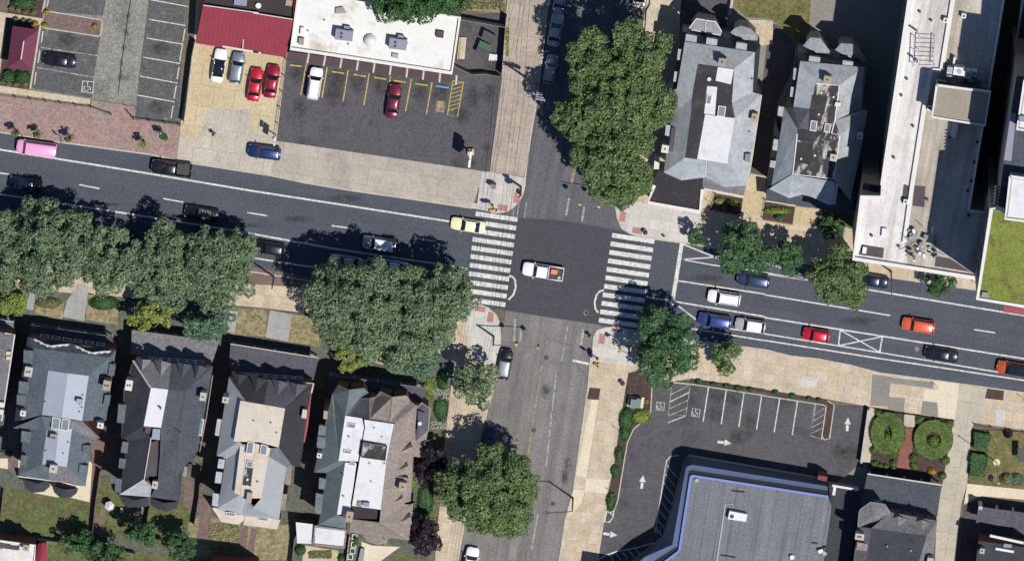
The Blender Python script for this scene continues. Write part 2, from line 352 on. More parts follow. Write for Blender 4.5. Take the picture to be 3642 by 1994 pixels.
def stainmat():
    m = bpy.data.materials.new('oil_stain'); m.use_nodes = True; n, l = m.node_tree.nodes, m.node_tree.links
    b = n['Principled BSDF']; b.inputs['Base Color'].default_value = (0.008, 0.008, 0.009, 1); b.inputs['Roughness'].default_value = 0.6
    tc = n.new('ShaderNodeTexCoord'); mp = n.new('ShaderNodeMapping'); mp.inputs['Location'].default_value = (-1, -1, 0); mp.inputs['Scale'].default_value = (2, 2, 0); l.new(tc.outputs['Generated'], mp.inputs['Vector'])
    g = n.new('ShaderNodeTexGradient'); g.gradient_type = 'SPHERICAL'; l.new(mp.outputs[0], g.inputs[0])
    mu = n.new('ShaderNodeMath'); mu.operation = 'MULTIPLY'; l.new(_range(n, l, g.outputs[1], 0, 0.85, 0, 0.9), mu.inputs[0]); l.new(_range(n, l, _noise(n, l, _pos(n, l), 1.4, 4), 0.1, 1.0, 0.35, 0.65), mu.inputs[1])
    t = n.new('ShaderNodeBsdfTransparent'); mx = n.new('ShaderNodeMixShader'); l.new(mu.outputs[0], mx.inputs[0]); l.new(t.outputs[0], mx.inputs[1]); l.new(b.outputs[0], mx.inputs[2]); l.new(mx.outputs[0], n['Material Output'].inputs[0]); MATS['oil_stain'] = m
stainmat()
# ================================================================== GROUND, STREETS, PAVEMENTS, LOTS
def PT(*a):
    """mixed list: ('31', (x,y), (x,y), '32', (x,y) ...) -> ground points"""
    out, c = [], None
    for t in a:
        if isinstance(t, str): c = t
        else: out.append(W(c, t[0], t[1], t[2] if len(t) > 2 else 0.0))
    return out
def sheet(name, pts, m, z, z0=-0.05, side=None):
    return structure(name, MB().prism(pts, z0, z, m, side))
structure('ground', MB().prism([(-420, -420), (420, -420), (420, 420), (-420, 420)], -1.0, 0.0, 'soil'))
sheet('side_road', PT('d', (1400, -260), (1560, -260), (1665, 480), (1640, 700), (1500, 900), (1340, 1760), (1040, 1760), (1270, 800), (1290, 500)), 'old_asphalt', 0.03)
sheet('upper_side_road', PT('d', (1400, -260), (1560, -260), (1665, 480), (1640, 640), (1300, 600), (1290, 500)), 'mid_asphalt', 0.04)
road = sheet('road', PT('d', (-1300, 120), (-60, 312), (440, 385), (640, 425), (900, 465), (1180, 515), (1306, 547), (1407, 552), (1535, 574), (1600, 580), (1750, 600), (2240, 685), (2640, 745), (3900, 950), (3900, 1190), (2640, 1015), (2200, 950), (1900, 890), (1560, 838), (1504, 816), (1390, 799), (1273, 781), (1180, 772), (656, 685), (-60, 585), (-1300, 400)), 'main_asphalt', 0.05)
props(sheet('junction', PT('d', (1306, 549), (1407, 554), (1533, 576), (1575, 587), (1612, 606), (1542, 818), (1500, 813), (1390, 797), (1273, 779), (1238, 768), (1290, 557)), 'new_asphalt', 0.062), kind='structure')
# --- north-west block
sheet('parking_lot', PT('11', (335, -60), (1395, -60), (1340, 935), (1010, 882), (1000, 792), (678, 742), (230, 668), (298, 200)), 'worn_asphalt', 0.07)
for i, q in enumerate((((310, 210), (750, 280), (700, 590), (690, 735), (232, 662)), ((1120, -40), (1392, -40), (1338, 930), (1012, 878), (1040, 560)), ((345, -50), (800, -50), (770, 120), (350, 85)))):
    sheet('parking_bay', PT('11', *q), 'stall_asphalt', 0.08)
sheet('pavement', PT('11', (-700, 590), (0, 705), (680, 792), (684, 745), (1000, 796), (1012, 884), (1350, 932), (1325, 1190), (1120, 1152), (440, 1060), (-20, 985), (-700, 870)), 'brick_paving', 0.15)
sheet('path', PT('11', (-300, 598), (0, 640), (678, 738), (672, 788), (0, 701), (-300, 660)), 'tan_slab', 0.17)
sheet('path', PT('11', (-200, 60), (0, 88), (45, 96), (320, 138), (310, 192), (50, 128), (-10, 640), (-200, 615)), 'tan_slab', 0.16)
sheet('planting_bed', PT('11', (90, -60), (335, -60), (318, 135), (60, 95)), 'mulch', 0.12)
sheet('planting_bed', PT('11', (48, 132), (304, 190), (228, 664), (-8, 638)), 'mulch', 0.12)
isl = PT('11', (350, 86), (750, 146), (768, 165), (752, 262), (735, 272), (318, 208))
sheet('traffic_island', isl, 'brown_paving', 0.15)
structure('kerb', MB().strip(PT('11', (350, 82), (748, 146), (766, 162), (752, 258), (736, 272), (318, 206)), 0.18, 0.19, 'kerb_stone', 0))
structure('kerb', MB().strip(PT('11', (345, -40), (318, 90)), 0.25, 0.2, 'kerb_stone', 0).strip(PT('11', (302, 195), (226, 664)), 0.25, 0.2, 'kerb_stone', 0))
sheet('forecourt', PT('11', (1455, 280), (1470, -40), '12', (330, -40), (250, 430), (176, 1045), (138, 1310), '11', (1430, 1222), (1325, 1190), (1352, 932)), 'apron_slab', 0.13)
sheet('forecourt', PT('11', (1455, 280), (1470, -40), '12', (330, -40), (250, 430), (176, 1000), (60, 1010), (-20, 930), (-20, 840), '11', (1870, 820), (1550, 810), (1530, 900), (1490, 1040), (1360, 1030), (1352, 932)), 'forecourt_slab', 0.145)
sheet('store_lot', PT('12', (250, 340), (1480, 560), (1560, 120), (1890, 100), (1862, 600), (1762, 1288), (178, 1052)), 'lot_asphalt', 0.10)
sheet('pavement', PT('12', (172, 1052), (1765, 1286), (1688, 1405), '22', (1640, 165), (1150, 92), (780, 40), (400, -22), '12', (138, 1312)), 'grey_slab', 0.15)
cor = [(105, 1150), (110, 1030), (235, 1035), (330, 330), (520, 320), (1330, 455), (1325, 620), (1290, 800), (1210, 970), (1080, 1110), (930, 1210), (760, 1255), (560, 1240)]
sheet('corner_pavement', PT('nw', *cor), 'corner_slab', 0.152)
sheet('pavement', PT('nw', (520, 310), (1330, 445), '13', (150, 1250), (185, 1000), (225, 770), (265, 450), (315, 0), (380, -420), (60, -420), (10, 0), '12', (1890, 110), (1862, 600)), 'side_slab', 0.15)
sheet('lawn', PT('12', (1560, -300), (1905, -300), (1888, 100), (1560, 75)), 'dry_lawn', 0.13)
structure('kerb', MB().strip(PT('11', (-700, 876), (0, 988), (440, 1062), (1120, 1154), (1430, 1220), '12', (140, 1314), '22', (400, -20), (780, 42), (1150, 94), (1640, 167)) , 0.2, 0.165, 'kerb_stone', 0).strip(PT('nw', (560, 1245), (760, 1258), (930, 1214), (1080, 1113), (1212, 972), (1293, 800), (1328, 620), (1334, 455), '13', (152, 1250), (187, 1000), (227, 770), (267, 450), (317, 0)), 0.18, 0.163, 'kerb_stone', 0))
# --- north-east block
sheet('pavement', PT('13', (1070, -420), (1060, 0), (1048, 180), '23', (830, 60), (820, 150), (835, 240), (870, 318), (930, 355), (1000, 382), (1150, 402), (1400, 437), '24', (200, 560), (930, 682), (1480, 762), (2900, 960), (2900, 500), (1700, 300), '23', (1950, 130), '13', (1290, 900), (1310, -420)), 'tan_slab', 0.15)
sheet('corner_pavement', PT('23', (822, 150), (838, 240), (872, 318), (932, 355), (1000, 380), (1290, 425), (1450, 420), (1460, 190), (1080, 150), (1000, 120), (880, 140)), 'corner_slab', 0.152)
structure('kerb', MB().strip(PT('13', (1068, -420), (1058, 0), '23', (828, 60), (818, 150), (833, 240), (868, 320), (930, 357), (1000, 384), (1150, 404), (1400, 439), '24', (200, 562), (930, 684), (1480, 764), (2900, 962)), 0.18, 0.165, 'kerb_stone', 0))
sheet('yard', PT('13', (1300, -420), (3300, -420), (3300, 600), (3000, 1500), (1200, 1500), (1250, 600)), 'dull_slab', 0.12)
sheet('side_lot', PT('13', (1310, -300), (1660, -300), (1650, 200), (1300, 230)), 'lot_asphalt', 0.16)
sheet('lawn', PT('n1', (1375, -400), (1851, -400), (2600, -400), (2520, 900), (1960, 300), (1550, 270), (1360, 100)), 'lawn', 0.16)
sheet('path', PT('13', (1790, 150), (1936, 150), '14', (60, 160), (60, 330), '13', (1900, 340), (1880, 260)), 'tan_slab', 0.17)
sheet('side_drive', PT('14', (30, 175), (285, 220), (190, 560), (95, 760), (10, 1400), (-120, 1400), (-30, 760), (15, 330)), 'lot_asphalt', 0.158)
sheet('walk', PT('nf', (1045, 440), (1200, 470), (1190, 610), (1200, 720), (1165, 895), (940, 860), (985, 600), (1010, 540)), 'forecourt_slab', 0.165)
sheet('walk', PT('nf', (1490, 770), (1725, 800), (1700, 975), (1465, 945)), 'forecourt_slab', 0.165)
sheet('planting_bed', PT('nf', (690, 640), (965, 690), (945, 850), (640, 810)), 'mulch', 0.168)
sheet('planting_bed', PT('nf', (1190, 730), (1490, 775), (1465, 940), (1165, 890)), 'mulch', 0.168)
structure('edging', MB().strip(PT('nf', (620, 795), (945, 862)), 0.22, 0.26, 'red_brick', 0).strip(PT('nf', (1165, 900), (1465, 950)), 0.22, 0.26, 'red_brick', 0))
sheet('lawn', PT('nf', (1730, 800), (2080, 850), (2060, 1000), (1960, 960), (1700, 980)), 'green_lawn', 0.166)
# --- south-west block
sheet('pavement', PT('d', (-500, 505), (-60, 588), (0, 592), (656, 688), (1174, 770), '22', (1640, 885), (1700, 892), (1760, 915), (1815, 965), (1845, 1030), (1850, 1130), '32', (1830, 0), (1720, 400), (1530, 1400), (1420, 1900), (1250, 1900), (1360, 1400), (1440, 450), (1480, 130), '22', (1500, 1330), (1100, 1030), (0, 905), '21', (0, 760), (-1000, 620)), 'tan_slab', 0.15)
sheet('verge', PT('22', (60, 612), (190, 640), (700, 725), (700, 800), (240, 750), (0, 735), (-300, 690), (-300, 570)), 'brown_paving', 0.155)
sheet('corner_pavement', PT('22', (1560, 860), (1640, 883), (1700, 890), (1760, 913), (1815, 963), (1845, 1030), (1848, 1130), (1835, 1330), (1650, 1330), (1600, 1130)), 'corner_slab', 0.153)
structure('kerb', MB().strip(PT('d', (-500, 503), (-60, 586), (656, 686), (1174, 768), '22', (1640, 883), (1702, 890), (1762, 913), (1817, 963), (1847, 1030), (1852, 1130), '32', (1832, 0), (1722, 400), (1532, 1400), (1422, 1900)), 0.18, 0.167, 'kerb_stone', 0))
sheet('front_yard', PT('21', (-1000, 600), (0, 740), '22', (0, 905), (440, 970), (1100, 1040), (1500, 1240), '32', (1480, 100), (1440, 430), (1300, 1500), (1300, 2400), (-3000, 2400), '31', (-900, 2400)), 'yard_ground', 0.13)
sheet('lawn', PT('21', (270, 850), (480, 880), (470, 1000), (260, 960)), 'dry_lawn', 0.15); sheet('lawn', PT('21', (660, 800), (890, 850), (880, 1040), (640, 1000)), 'dry_lawn', 0.15)
sheet('lawn', PT('21', (1780, 910), '22', (110, 925), (95, 1130), '21', (1730, 1110)), 'dry_lawn', 0.15); sheet('lawn', PT('22', (290, 960), (480, 985), (500, 1200), (260, 1165)), 'dry_lawn', 0.15)
sheet('walk', PT('21', (590, 730), (665, 740), (650, 880), (630, 1010), (470, 980), (500, 860)), 'cool_slab', 0.16); sheet('walk', PT('22', (125, 930), (290, 960), (262, 1165), (95, 1132)), 'cool_slab', 0.16)
sheet('walk', PT('21', (250, 740), (270, 760), (250, 930), (185, 915)), 'cool_slab', 0.16); sheet('walk', PT('21', (1720, 930), (1780, 940), (1755, 1100), (1690, 1090)), 'cool_slab', 0.16)
sheet('walk', PT('22', (900, 1200), (985, 1290), (985, 1340), (880, 1310)), 'tan_slab', 0.16)
sheet('walk', PT('32', (1280, 100), (1400, 60), (1400, 270), (1350, 140)), 'brown_paving', 0.15)
sheet('side_yard', PT('32', (1330, 180), (1480, 210), (1450, 360), (1360, 480), (1300, 620), (1200, 1260), (1340, 1290), (1370, 860), (1440, 480), (1490, 140), (1250, 90)), 'green_lawn', 0.145)
sheet('back_lawn', PT('31', (20, 860), (190, 880), (690, 960), (640, 1260), (200, 1200), (0, 1140)), 'green_lawn', 0.15); sheet('back_lawn', PT('31', (740, 780), (880, 880), (1110, 990), (1000, 1240), (690, 1220)), 'green_lawn', 0.15)
sheet('back_lawn', PT('31', (1110, 990), (1440, 970), (1420, 1110), (1300, 1330), (1010, 1260)), 'green_lawn', 0.15); sheet('back_lawn', PT('31', (1500, 1060), (1630, 1080), (1936, 1160), '32', (280, 1130), (290, 1400), '31', (1400, 1400), (1410, 1130)), 'dry_lawn', 0.15)
sheet('back_lawn', PT('31', (290, 1235), (1400, 1380), (1400, 1700), (200, 1700)), 'green_lawn', 0.14)
sheet('path', PT('31', (770, 960), (800, 970), (765, 1220), (705, 1210)), 'brown_paving', 0.16); sheet('path', PT('31', (1025, 1000), (1070, 1005), (1050, 1150), (1000, 1150)), 'dull_slab', 0.16)
sheet('path', PT('31', (1490, 930), (1600, 950), (1560, 1250), (1470, 1235), (1500, 1050), (1370, 1000), (1380, 800), (1440, 800), (1450, 930)), 'brown_paving', 0.16); sheet('path', PT('31', (1800, 1130), (1860, 1140), (1830, 1420), (1770, 1420)), 'brown_paving', 0.16)
sheet('path', PT('31', (1880, 1160), (1925, 1165), (1890, 1420), (1840, 1420)), 'brown_paving', 0.163)
sheet('patio', PT('31', (-60, 700), (110, 730), (160, 800), (240, 895), (400, 925), (425, 930), (520, 930), (680, 970), (715, 690), (640, 640), (-60, 640)), 'pale_slab', 0.16)
sheet('side_passage', PT('31', (60, 100), (150, 130), (135, 770), (60, 720)), 'brown_paving', 0.17); sheet('side_passage', PT('31', (680, 500), (790, 510), (740, 760), (700, 1200), (655, 1200), (690, 700)), 'brown_paving', 0.17)
sheet('patio', PT('32', (390, 1290), (640, 1330), (620, 1500), (350, 1500)), 'forecourt_slab', 0.15); sheet('patio', PT('h5', (1090, 640), (1260, 700), (1700, 720), (1370, 960), (1100, 1000)), 'pale_slab', 0.155)
sheet('back_lawn', PT('h5', (1680, 790), (2000, 850), (2000, 1050), (1400, 1050)), 'green_lawn', 0.15)
# --- south-east block
sheet('pavement', PT('23', (650, 1200), (655, 1130), (680, 1082), (740, 1062), (800, 1060), (900, 1075), (1360, 1150), (1936, 1226), '24', (200, 1275), (400, 1296), (640, 1342), (860, 1400), '34', (1290, 60), (1660, 112), (3000, 300), (3000, 640), (1936, 440), (1400, 350), (780, 252), (470, 198), (0, 135), '33', (1936, 120), (1390, 42), (1240, 66), (912, 0), (700, 1330), (640, 1900), (300, 1900), (395, 1400), (440, 1100), (500, 880), (610, 100)), 'tan_slab', 0.15)
sheet('corner_pavement', PT('23', (652, 1200), (658, 1130), (683, 1084), (740, 1064), (800, 1062), (900, 1078), (960, 1340), (925, 1345), (628, 1310)), 'corner_slab', 0.153)
structure('kerb', MB().strip(PT('33', (300, 1900), (398, 1400), (443, 1100), (503, 880), (613, 100), '23', (630, 1310), (650, 1200), (655, 1130), (680, 1080), (740, 1060), (800, 1058), (900, 1073), (1360, 1148), (1936, 1224), '24', (200, 1273), (400, 1294), (640, 1340), (860, 1398), '34', (1290, 58), (1660, 110), (3000, 298)), 0.18, 0.167, 'kerb_stone', 0))
for q in (((640, 200), (690, 205), (600, 785), (522, 770)), ((600, 790), (780, 800), (758, 905), (590, 890)), ((500, 870), (590, 880), (560, 980), (470, 1080))):
    sheet('pavement_panel', PT('33', *q), 'pale_slab', 0.156)
for iq, (q, m) in enumerate(((((805, 10), (945, 30), (925, 250), (790, 245)), 'dull_slab'), (((945, 35), (1265, 72), (1260, 118), (942, 78)), 'dull_slab'), (((925, 180), (1050, 190), (1040, 290), (920, 272)), 'dull_slab'), (((1180, 210), (1300, 225), (1290, 330), (1168, 308)), 'dull_slab'), (((1195, 120), (1300, 130), (1295, 222), (1185, 205)), 'pale_slab'), (((1272, 58), (1460, 85), (1425, 350), (1302, 332)), 'pale_slab'), (((1458, 85), (1665, 115), (1630, 380), (1420, 350)), 'walk_slab'), (((1730, 265), (1800, 270), (1790, 395), (1725, 390)), 'corner_slab'), (((610, 0), (660, 0), (640, 215), (590, 205)), 'walk_slab'), (((270, 20), (400, 30), (390, 110), (262, 95)), 'corner_slab'))):
    sheet('pavement_panel', PT('34', *q), m, 0.156 + 0.005*iq)
sheet('tree_pit', PT('33', (625, 110), (705, 118), (695, 202), (605, 196)), 'mulch', 0.16); sheet('tree_pit', PT('34', (1665, 118), (1790, 135), (1785, 205), (1648, 190)), 'mulch', 0.205)
sheet('lot', PT('33', (1100, 0), (1240, 70), (1392, 62), (1936, 172), '34', (0, 165), (470, 210), (520, 245), (768, 258), (700, 680), (760, 1500), '33', (600, 1700), (690, 1340), (735, 1120), (810, 1000), (880, 640), (960, 410), (1085, 270)), 'lot_asphalt', 0.11)
sheet('planting_bed', PT('33', (915, 0), (1105, -40), (1085, 130), (1078, 285), (1030, 350), (950, 415), (905, 520), (872, 700), (832, 950), (800, 1028), (755, 1030), (752, 940), (810, 680), (845, 440), (890, 130)), 'mulch', 0.17)
structure('kerb', MB().strip(PT('33', (1105, -40), (1090, 130), (1083, 285), (1035, 352), (955, 418), (908, 522), (877, 702), (836, 955), (806, 1030), (775, 1045), (748, 1030)), 0.16, 0.22, 'kerb_stone', 0).strip(PT('33', (748, 1030), (750, 940), (806, 680), (840, 440), (888, 130), (912, 0)), 0.12, 0.2, 'kerb_stone', 0))
sheet('planting_bed', PT('33', (1390, 48), (1936, 125), '34', (470, 200), (515, 235), (490, 480), (450, 495), (430, 470), (465, 235), (0, 150), '33', (1920, 150), (1380, 75)), 'mulch', 0.165)
structure('kerb', MB().strip(PT('33', (1385, 84), (1936, 170), '34', (0, 172), (440, 240), (460, 250), (428, 470), (445, 500), (485, 490), (520, 240), (470, 208)), 0.16, 0.23, 'kerb_stone', 0).strip(PT('33', (1240, 70), (1385, 86)), 0.2, 0.2, 'kerb_stone', 0))
# gardens on the far side of the lot
sheet('walk', PT('34', (775, 255), (825, 265), (790, 670), (715, 665)), 'walk_slab', 0.17)
sheet('garden_bed', PT('34', (825, 268), (1420, 355), (1350, 830), (770, 760), (790, 500)), 'mulch', 0.165)
sheet('path', PT('34', (1045, 310), (1130, 320), (1120, 410), (1040, 400)), 'walk_slab', 0.18); sheet('path', PT('34', (1042, 410), (1120, 420), (1085, 722), (985, 710)), 'red_brick', 0.18)
sheet('walk', PT('34', (1412, 355), (1570, 350), (1545, 440), (1515, 830), (1470, 980), (1400, 1700), (1260, 1700), (1290, 1000), (1330, 830)), 'walk_slab', 0.175)
sheet('garden_lawn', PT('34', (1550, 425), (1950, 440), (2300, 480), (2300, 920), (1936, 870), (1520, 825)), 'lawn', 0.165)
sheet('walk', PT('34', (1515, 828), (1936, 872), (2400, 920), (2400, 990), (1620, 920), (1560, 950), (1490, 985)), 'pale_slab', 0.172)
sheet('front_yard', PT('34', (1500, 980), (2400, 980), (2400, 1900), (1400, 1900)), 'lot_asphalt', 0.12); sheet('side_passage', PT('34', (690, 700), (770, 720), (700, 1500), (480, 1500), (500, 850)), 'dull_slab', 0.15)
# ================================================================== PAINT ON THE ROAD (children of the road) AND IN THE LOTS
def mark(name, parent, mb): return mb.build(name, parent)
ZR = 0.074
for pts, w in ((PT('d', (-60, 367), (0, 376), (318, 427), (636, 480), (1134, 557)), 0.26), (PT('d', (-60, 479), (0, 488), (312, 535.5), (588, 579), (838, 624.5), (1174, 674)), 0.24),
               (PT('d', (400, 612), (636, 648), (831, 678), (1165, 728)), 0.2), (PT('23', (1285, 710), (1936, 810), '24', (0, 815), (940, 970)), 0.2), (PT('23', (1050, 832), (1240, 862), (1936, 978), '24', (0, 985), (1936, 1292), (2300, 1350)), 0.22),
               (PT('23', (1265, 880), (1440, 1015)), 0.2), (PT('23', (1370, 1065), (1936, 1158), '24', (0, 1156), (850, 1290), (1400, 1372), (2300, 1510)), 0.2), (PT('23', (1590, 1058), (1936, 1104), '24', (0, 1107), (850, 1245), (1740, 1392), (2300, 1480)), 0.19),
               (PT('24', (-250, 620), (0, 657), (320, 705)), 0.2), (PT('24', (700, 765), (1936, 970), (2400, 1045)), 0.22), (PT('23', (1315, 434), (1540, 525), (1800, 640)), 0.19), (PT('23', (1320, 552), (1550, 535), '24', (-150, 500)), 0.19), (PT('23', (1320, 552), (1540, 592), '24', (-50, 640), (300, 700), (85, 600), (-20, 590)), 0.17),
               (PT('24', (-100, 545), (80, 600), (30, 625)), 0.17)):
    mark('lane_line', road, MB().strip(pts, w, ZR, 'white_paint'))
for a, b in (((-20, 432), (30, 439)), ((199, 464), (250, 474)), ((411, 499), (461, 508)), ((622, 534), (672, 542)), ((834, 567), (885, 574)), ((1046, 599), (1096, 606)), ((2450, 828), (2503, 836))):
    mark('lane_dash', road, MB().strip(PT('d', a, b), 0.19, ZR, 'white_paint'))
for k in range(11):
    mark('crosswalk_bar', road, MB().strip(PT('22', (1665 - 7.2*k, 208 + 64*k), (1979 - 9*k, 254 + 63.6*k)), 0.66, 0.080, 'white_paint'))
for k in range(11):
    mark('crosswalk_bar', road, MB().strip(PT('23', (792 - 9.7*k, 370 + 63.4*k), (1110 - 10.2*k, 418 + 63*k)), 0.66, 0.080, 'white_paint'))
mark('stop_line', road, MB().strip(PT('23', (1315, 432), (1238, 915)), 0.55, 0.078, 'white_paint'))
xb = PT('24', (565, 1078), (880, 1128), (860, 1245), (552, 1195))
mark('hatched_box', road, MB().strip([xb[0], xb[3]], 0.2, 0.079, 'white_paint').strip([xb[1], xb[2]], 0.2, 0.079, 'white_paint').strip([xb[0], xb[2]], 0.17, 0.081, 'white_paint').strip([xb[3], xb[1]], 0.17, 0.083, 'white_paint'))
mark('curved_line', road, MB().strip(PT('23', (22, 672), (50, 682), (68, 705), (72, 760), (55, 815), (18, 852)), 0.26, 0.079, 'white_paint'))
mark('curved_line', road, MB().strip(PT('23', (732, 780), (700, 790), (678, 815), (663, 870), (668, 920), (690, 948)), 0.26, 0.079, 'white_paint'))
mark('manhole', road, MB().strip([Vector((W('23', 600, 950).x + 0.34*math.cos(t*0.5236), W('23', 600, 950).y + 0.34*math.sin(t*0.5236))) for t in range(13)], 0.07, 0.079, 'worn_paint'))
mark('manhole', road, MB().prism([Vector((W('24', 1138, 1220).x + 0.36*math.cos(t*0.5236), W('24', 1138, 1220).y + 0.36*math.sin(t*0.5236))) for t in range(12)], 0.05, 0.076, 'dull_slab'))
side = bpy.data.objects['side_road']
for c, a, b, w, m in (('23', (472, 95), (450, 222), .3, 'worn_paint'), ('23', (585, 155), (568, 265), .28, 'worn_paint'), ('23', (152, 120), (134, 262), .14, 'worn_paint'), ('23', (96, 130), (82, 220), .12, 'worn_paint'), ('23', (68, 995), (60, 1160), .36, 'worn_paint'), ('23', (112, 1060), (105, 1165), .3, 'worn_paint'), ('23', (462, 1040), (415, 1310), .16, 'worn_paint'), ('23', (578, 1075), (558, 1215), .32, 'worn_paint'), ('23', (500, 1306), (620, 1332), .34, 'white_paint'),
                      ('33', (268, -60), (164, 612), .2, 'faded_yellow'), ('33', (375, 0), (300, 700), .2, 'worn_paint'), ('13', (512, 1268), (488, 1375), .36, 'faded_yellow'), ('33', (240, 1050), (190, 1330), .2, 'worn_paint')):
    mark('road_line', side, MB().strip(PT(c, a, b), w, 0.046, m))
mark('asphalt_patch', side, MB().prism(PT('33', (30, 1285), (80, 1290), (72, 1395), (20, 1390)), 0.03, 0.044, 'dull_slab'))
for c, x, y, n in (('nw', 820, 1140, 0), ('nw', 1140, 920, 1), ('ne', 1280, 855, 1), ('ne', 1545, 1105, 0), ('sw', 262, 305, 0), ('sw', 458, 470, 1), ('se', 912, 622, 1), ('se', 1190, 440, 0)):
    p = W(c, x, y); structure('tactile_paving', MB().box((p.x, p.y, 0.09), (1.45, 0.85, 0.15), 'tactile_red', -SA if n == 0 else math.pi/2 - SA))
lotw = bpy.data.objects['parking_lot']
for a, b in (((1135, 0), (1410, 50)), ((1115, 145), (1388, 192)), ((1098, 285), (1370, 332)), ((1070, 428), (1348, 476)), ((1048, 570), (1328, 622)), ((1030, 712), (1305, 762)), ((305, 355), (750, 420)), ((275, 505), (700, 578)), ((600, -30), (800, 0))):
    mark('bay_line', lotw, MB().strip(PT('11', a, b), 0.13, 0.094, 'worn_paint' if a[0] < 1000 else 'white_paint'))
for a, b in (((1385, 215), (1368, 310)), ((1364, 335), (1345, 455)), ((1340, 500), (1325, 590)), ((1320, 640), (1302, 735)), ((1296, 790), (1280, 880)), ((322, 232), (310, 318)), ((298, 380), (285, 470)), ((270, 540), (258, 630)), ((362, 0), (352, 50))):
    mark('wheel_stop', lotw, MB().strip(PT('11', a, b), 0.2, 0.2, 'kerb_stone', 0.075))
def isa(parent, c, x, y, s, z, m, rz):
    """wheelchair symbol in a white square"""
    p = W(c, x, y); q = Matrix.Rotation(rz, 2); T = lambda pts: [p.xy + q @ Vector((a*s, b*s)) for a, b in pts]
    mb = MB().strip(T([(-1, -1), (1, -1), (1, 1), (-1, 1), (-1, -1.1)]), 0.16*s, z, m)
    mb.strip(T([(-0.1, 0.62), (-0.05, 0.05), (0.4, 0.0), (0.55, -0.5)]), 0.15*s, z + 0.003, m)
    mb.strip(T([(-0.25 + 0.45*math.cos(t), -0.3 + 0.42*math.sin(t)) for t in [2.0 + i*0.5 for i in range(9)]]), 0.12*s, z + 0.003, m)
    mb.prism(T([(-0.1 + 0.14*math.cos(i), 0.78 + 0.14*math.sin(i)) for i in range(6)]), z - 0.01, z + 0.003, m)
    return mb.build('wheelchair_symbol', parent)
isa(lotw, '11', 657, 650, 0.78, 0.094, 'white_paint', -0.1)
lotd = bpy.data.objects['store_lot']
for a, b in (((398, 478), (358, 710)), ((555, 505), (516, 730)), ((712, 525), (674, 758)), ((870, 548), (830, 785)), ((1030, 570), (1005, 700)), ((1185, 592), (1142, 832)), ((1340, 616), (1298, 852))):
    mark('bay_line', lotd, MB().strip(PT('12', a, b), 0.17, 0.113, 'yellow_paint'))
for a, b in (((275, 486), (368, 496)), ((430, 515), (520, 525)), ((590, 535), (682, 548)), ((752, 556), (845, 572)), ((905, 578), (998, 592)), ((1055, 602), (1145, 614)), ((1212, 624), (1306, 638))):
    mark('wheel_stop', lotd, MB().strip(PT('12', a, b), 0.2, 0.22, 'yellow_paint', 0.1))
mark('wheel_stop', lotd, MB().strip(PT('12', (1368, 642), (1465, 656)), 0.22, 0.22, 'blue_paint', 0.1))
hb = MB().strip(PT('12', (1495, 605), (1575, 615), (1530, 875), (1455, 862), (1495, 605)), 0.13, 0.113, 'yellow_paint')
for i in range(7):
    f = i/7; hb.strip(PT('12', (1490 - 40*f, 640 + 220*f), (1572 - 40*f, 615 + 220*f)), 0.1, 0.116, 'yellow_paint')
mark('hatched_bay', lotd, hb); mark('pad', lotd, MB().prism(PT('12', (1375, 752), (1438, 760), (1428, 842), (1366, 835)), 0.09, 0.114, 'faded_yellow'))
lots = bpy.data.objects['lot']
for c, a, b in (('33', (1515, 110), (1475, 365)), ('33', (1648, 130), (1610, 385)), ('33', (1780, 152), (1742, 405)), ('33', (1912, 175), (1875, 425)), ('34', (112, 190), (70, 445)), ('34', (245, 212), (205, 465)), ('34', (378, 232), (345, 470))):
    mark('bay_line', lots, MB().strip(PT(c, a, b), 0.15, 0.124, 'white_paint'))
for x, y in ((1155, 250), (1420, 298)): isa(lots, '33', x, y, 0.55, 0.128, 'white_paint', -0.12)
hz = MB().strip(PT('33', (1240, 85), (1215, 310), (1345, 320), (1378, 90)), 0.1, 0.124, 'worn_paint')
for i in range(5): hz.strip(PT('33', (1232 - 5*i, 165 + 52*i), (1375 - 8*i, 90 + 58*i)), 0.13, 0.127, 'white_paint' if i in (1, 4) else 'worn_paint')
mark('hatched_bay', lots, hz)
hz = MB().strip(PT('34', (380, 240), (345, 470), (425, 500), (458, 245)), 0.13, 0.124, 'white_paint')
for i in range(4): hz.strip(PT('34', (362 - 6*i, 320 + 45*i), (445 - 6*i, 265 + 50*i)), 0.11, 0.127, 'worn_paint')
mark('hatched_bay', lots, hz)
hz = MB().strip(PT('33', (1290, 618), (1230, 625), (1200, 660), (1115, 1195)), 0.14, 0.124, 'white_paint')
for i in range(8): hz.strip(PT('33', (1205 - 11.5*i, 690 + 68*i), (1275 - 11.5*i, 780 + 68*i)), 0.11, 0.127, 'white_paint')
mark('hatched_bay', lots, hz)
hz = MB().strip(PT('bl', (560, 970), (710, 885), (880, 825), (1190, 765), (1500, 680)), 0.18, 0.124, 'white_paint')
for i in range(5): hz.strip(PT('bl', (760 + 110*i, 870 - 22*i), (850 + 110*i, 990 - 22*i)), 0.13, 0.127, 'white_paint')
mark('hatched_bay', lots, hz)
mark('curved_line', lots, MB().strip(PT('33', (752, 1030), (738, 1115), (775, 1115), (800, 1080), (806, 1030)), 0.16, 0.124, 'white_paint').strip(PT('33', (765, 1035), (805, 1070)), 0.12, 0.127, 'white_paint'))
def arrow(parent, c, x, y, rz, z):
    p = W(c, x, y); q = Matrix.Rotation(rz, 2); T = lambda pts: [p.xy + q @ Vector(t) for t in pts]
    mb = MB().strip(T([(-1.0, 0), (-0.1, 0)]), 0.38, z, 'white_paint'); mb.face([(t.x, t.y, z) for t in T([(0, -0.48), (1.0, 0), (0, 0.48)])], 'white_paint')
    return mb.build('lane_arrow', parent)
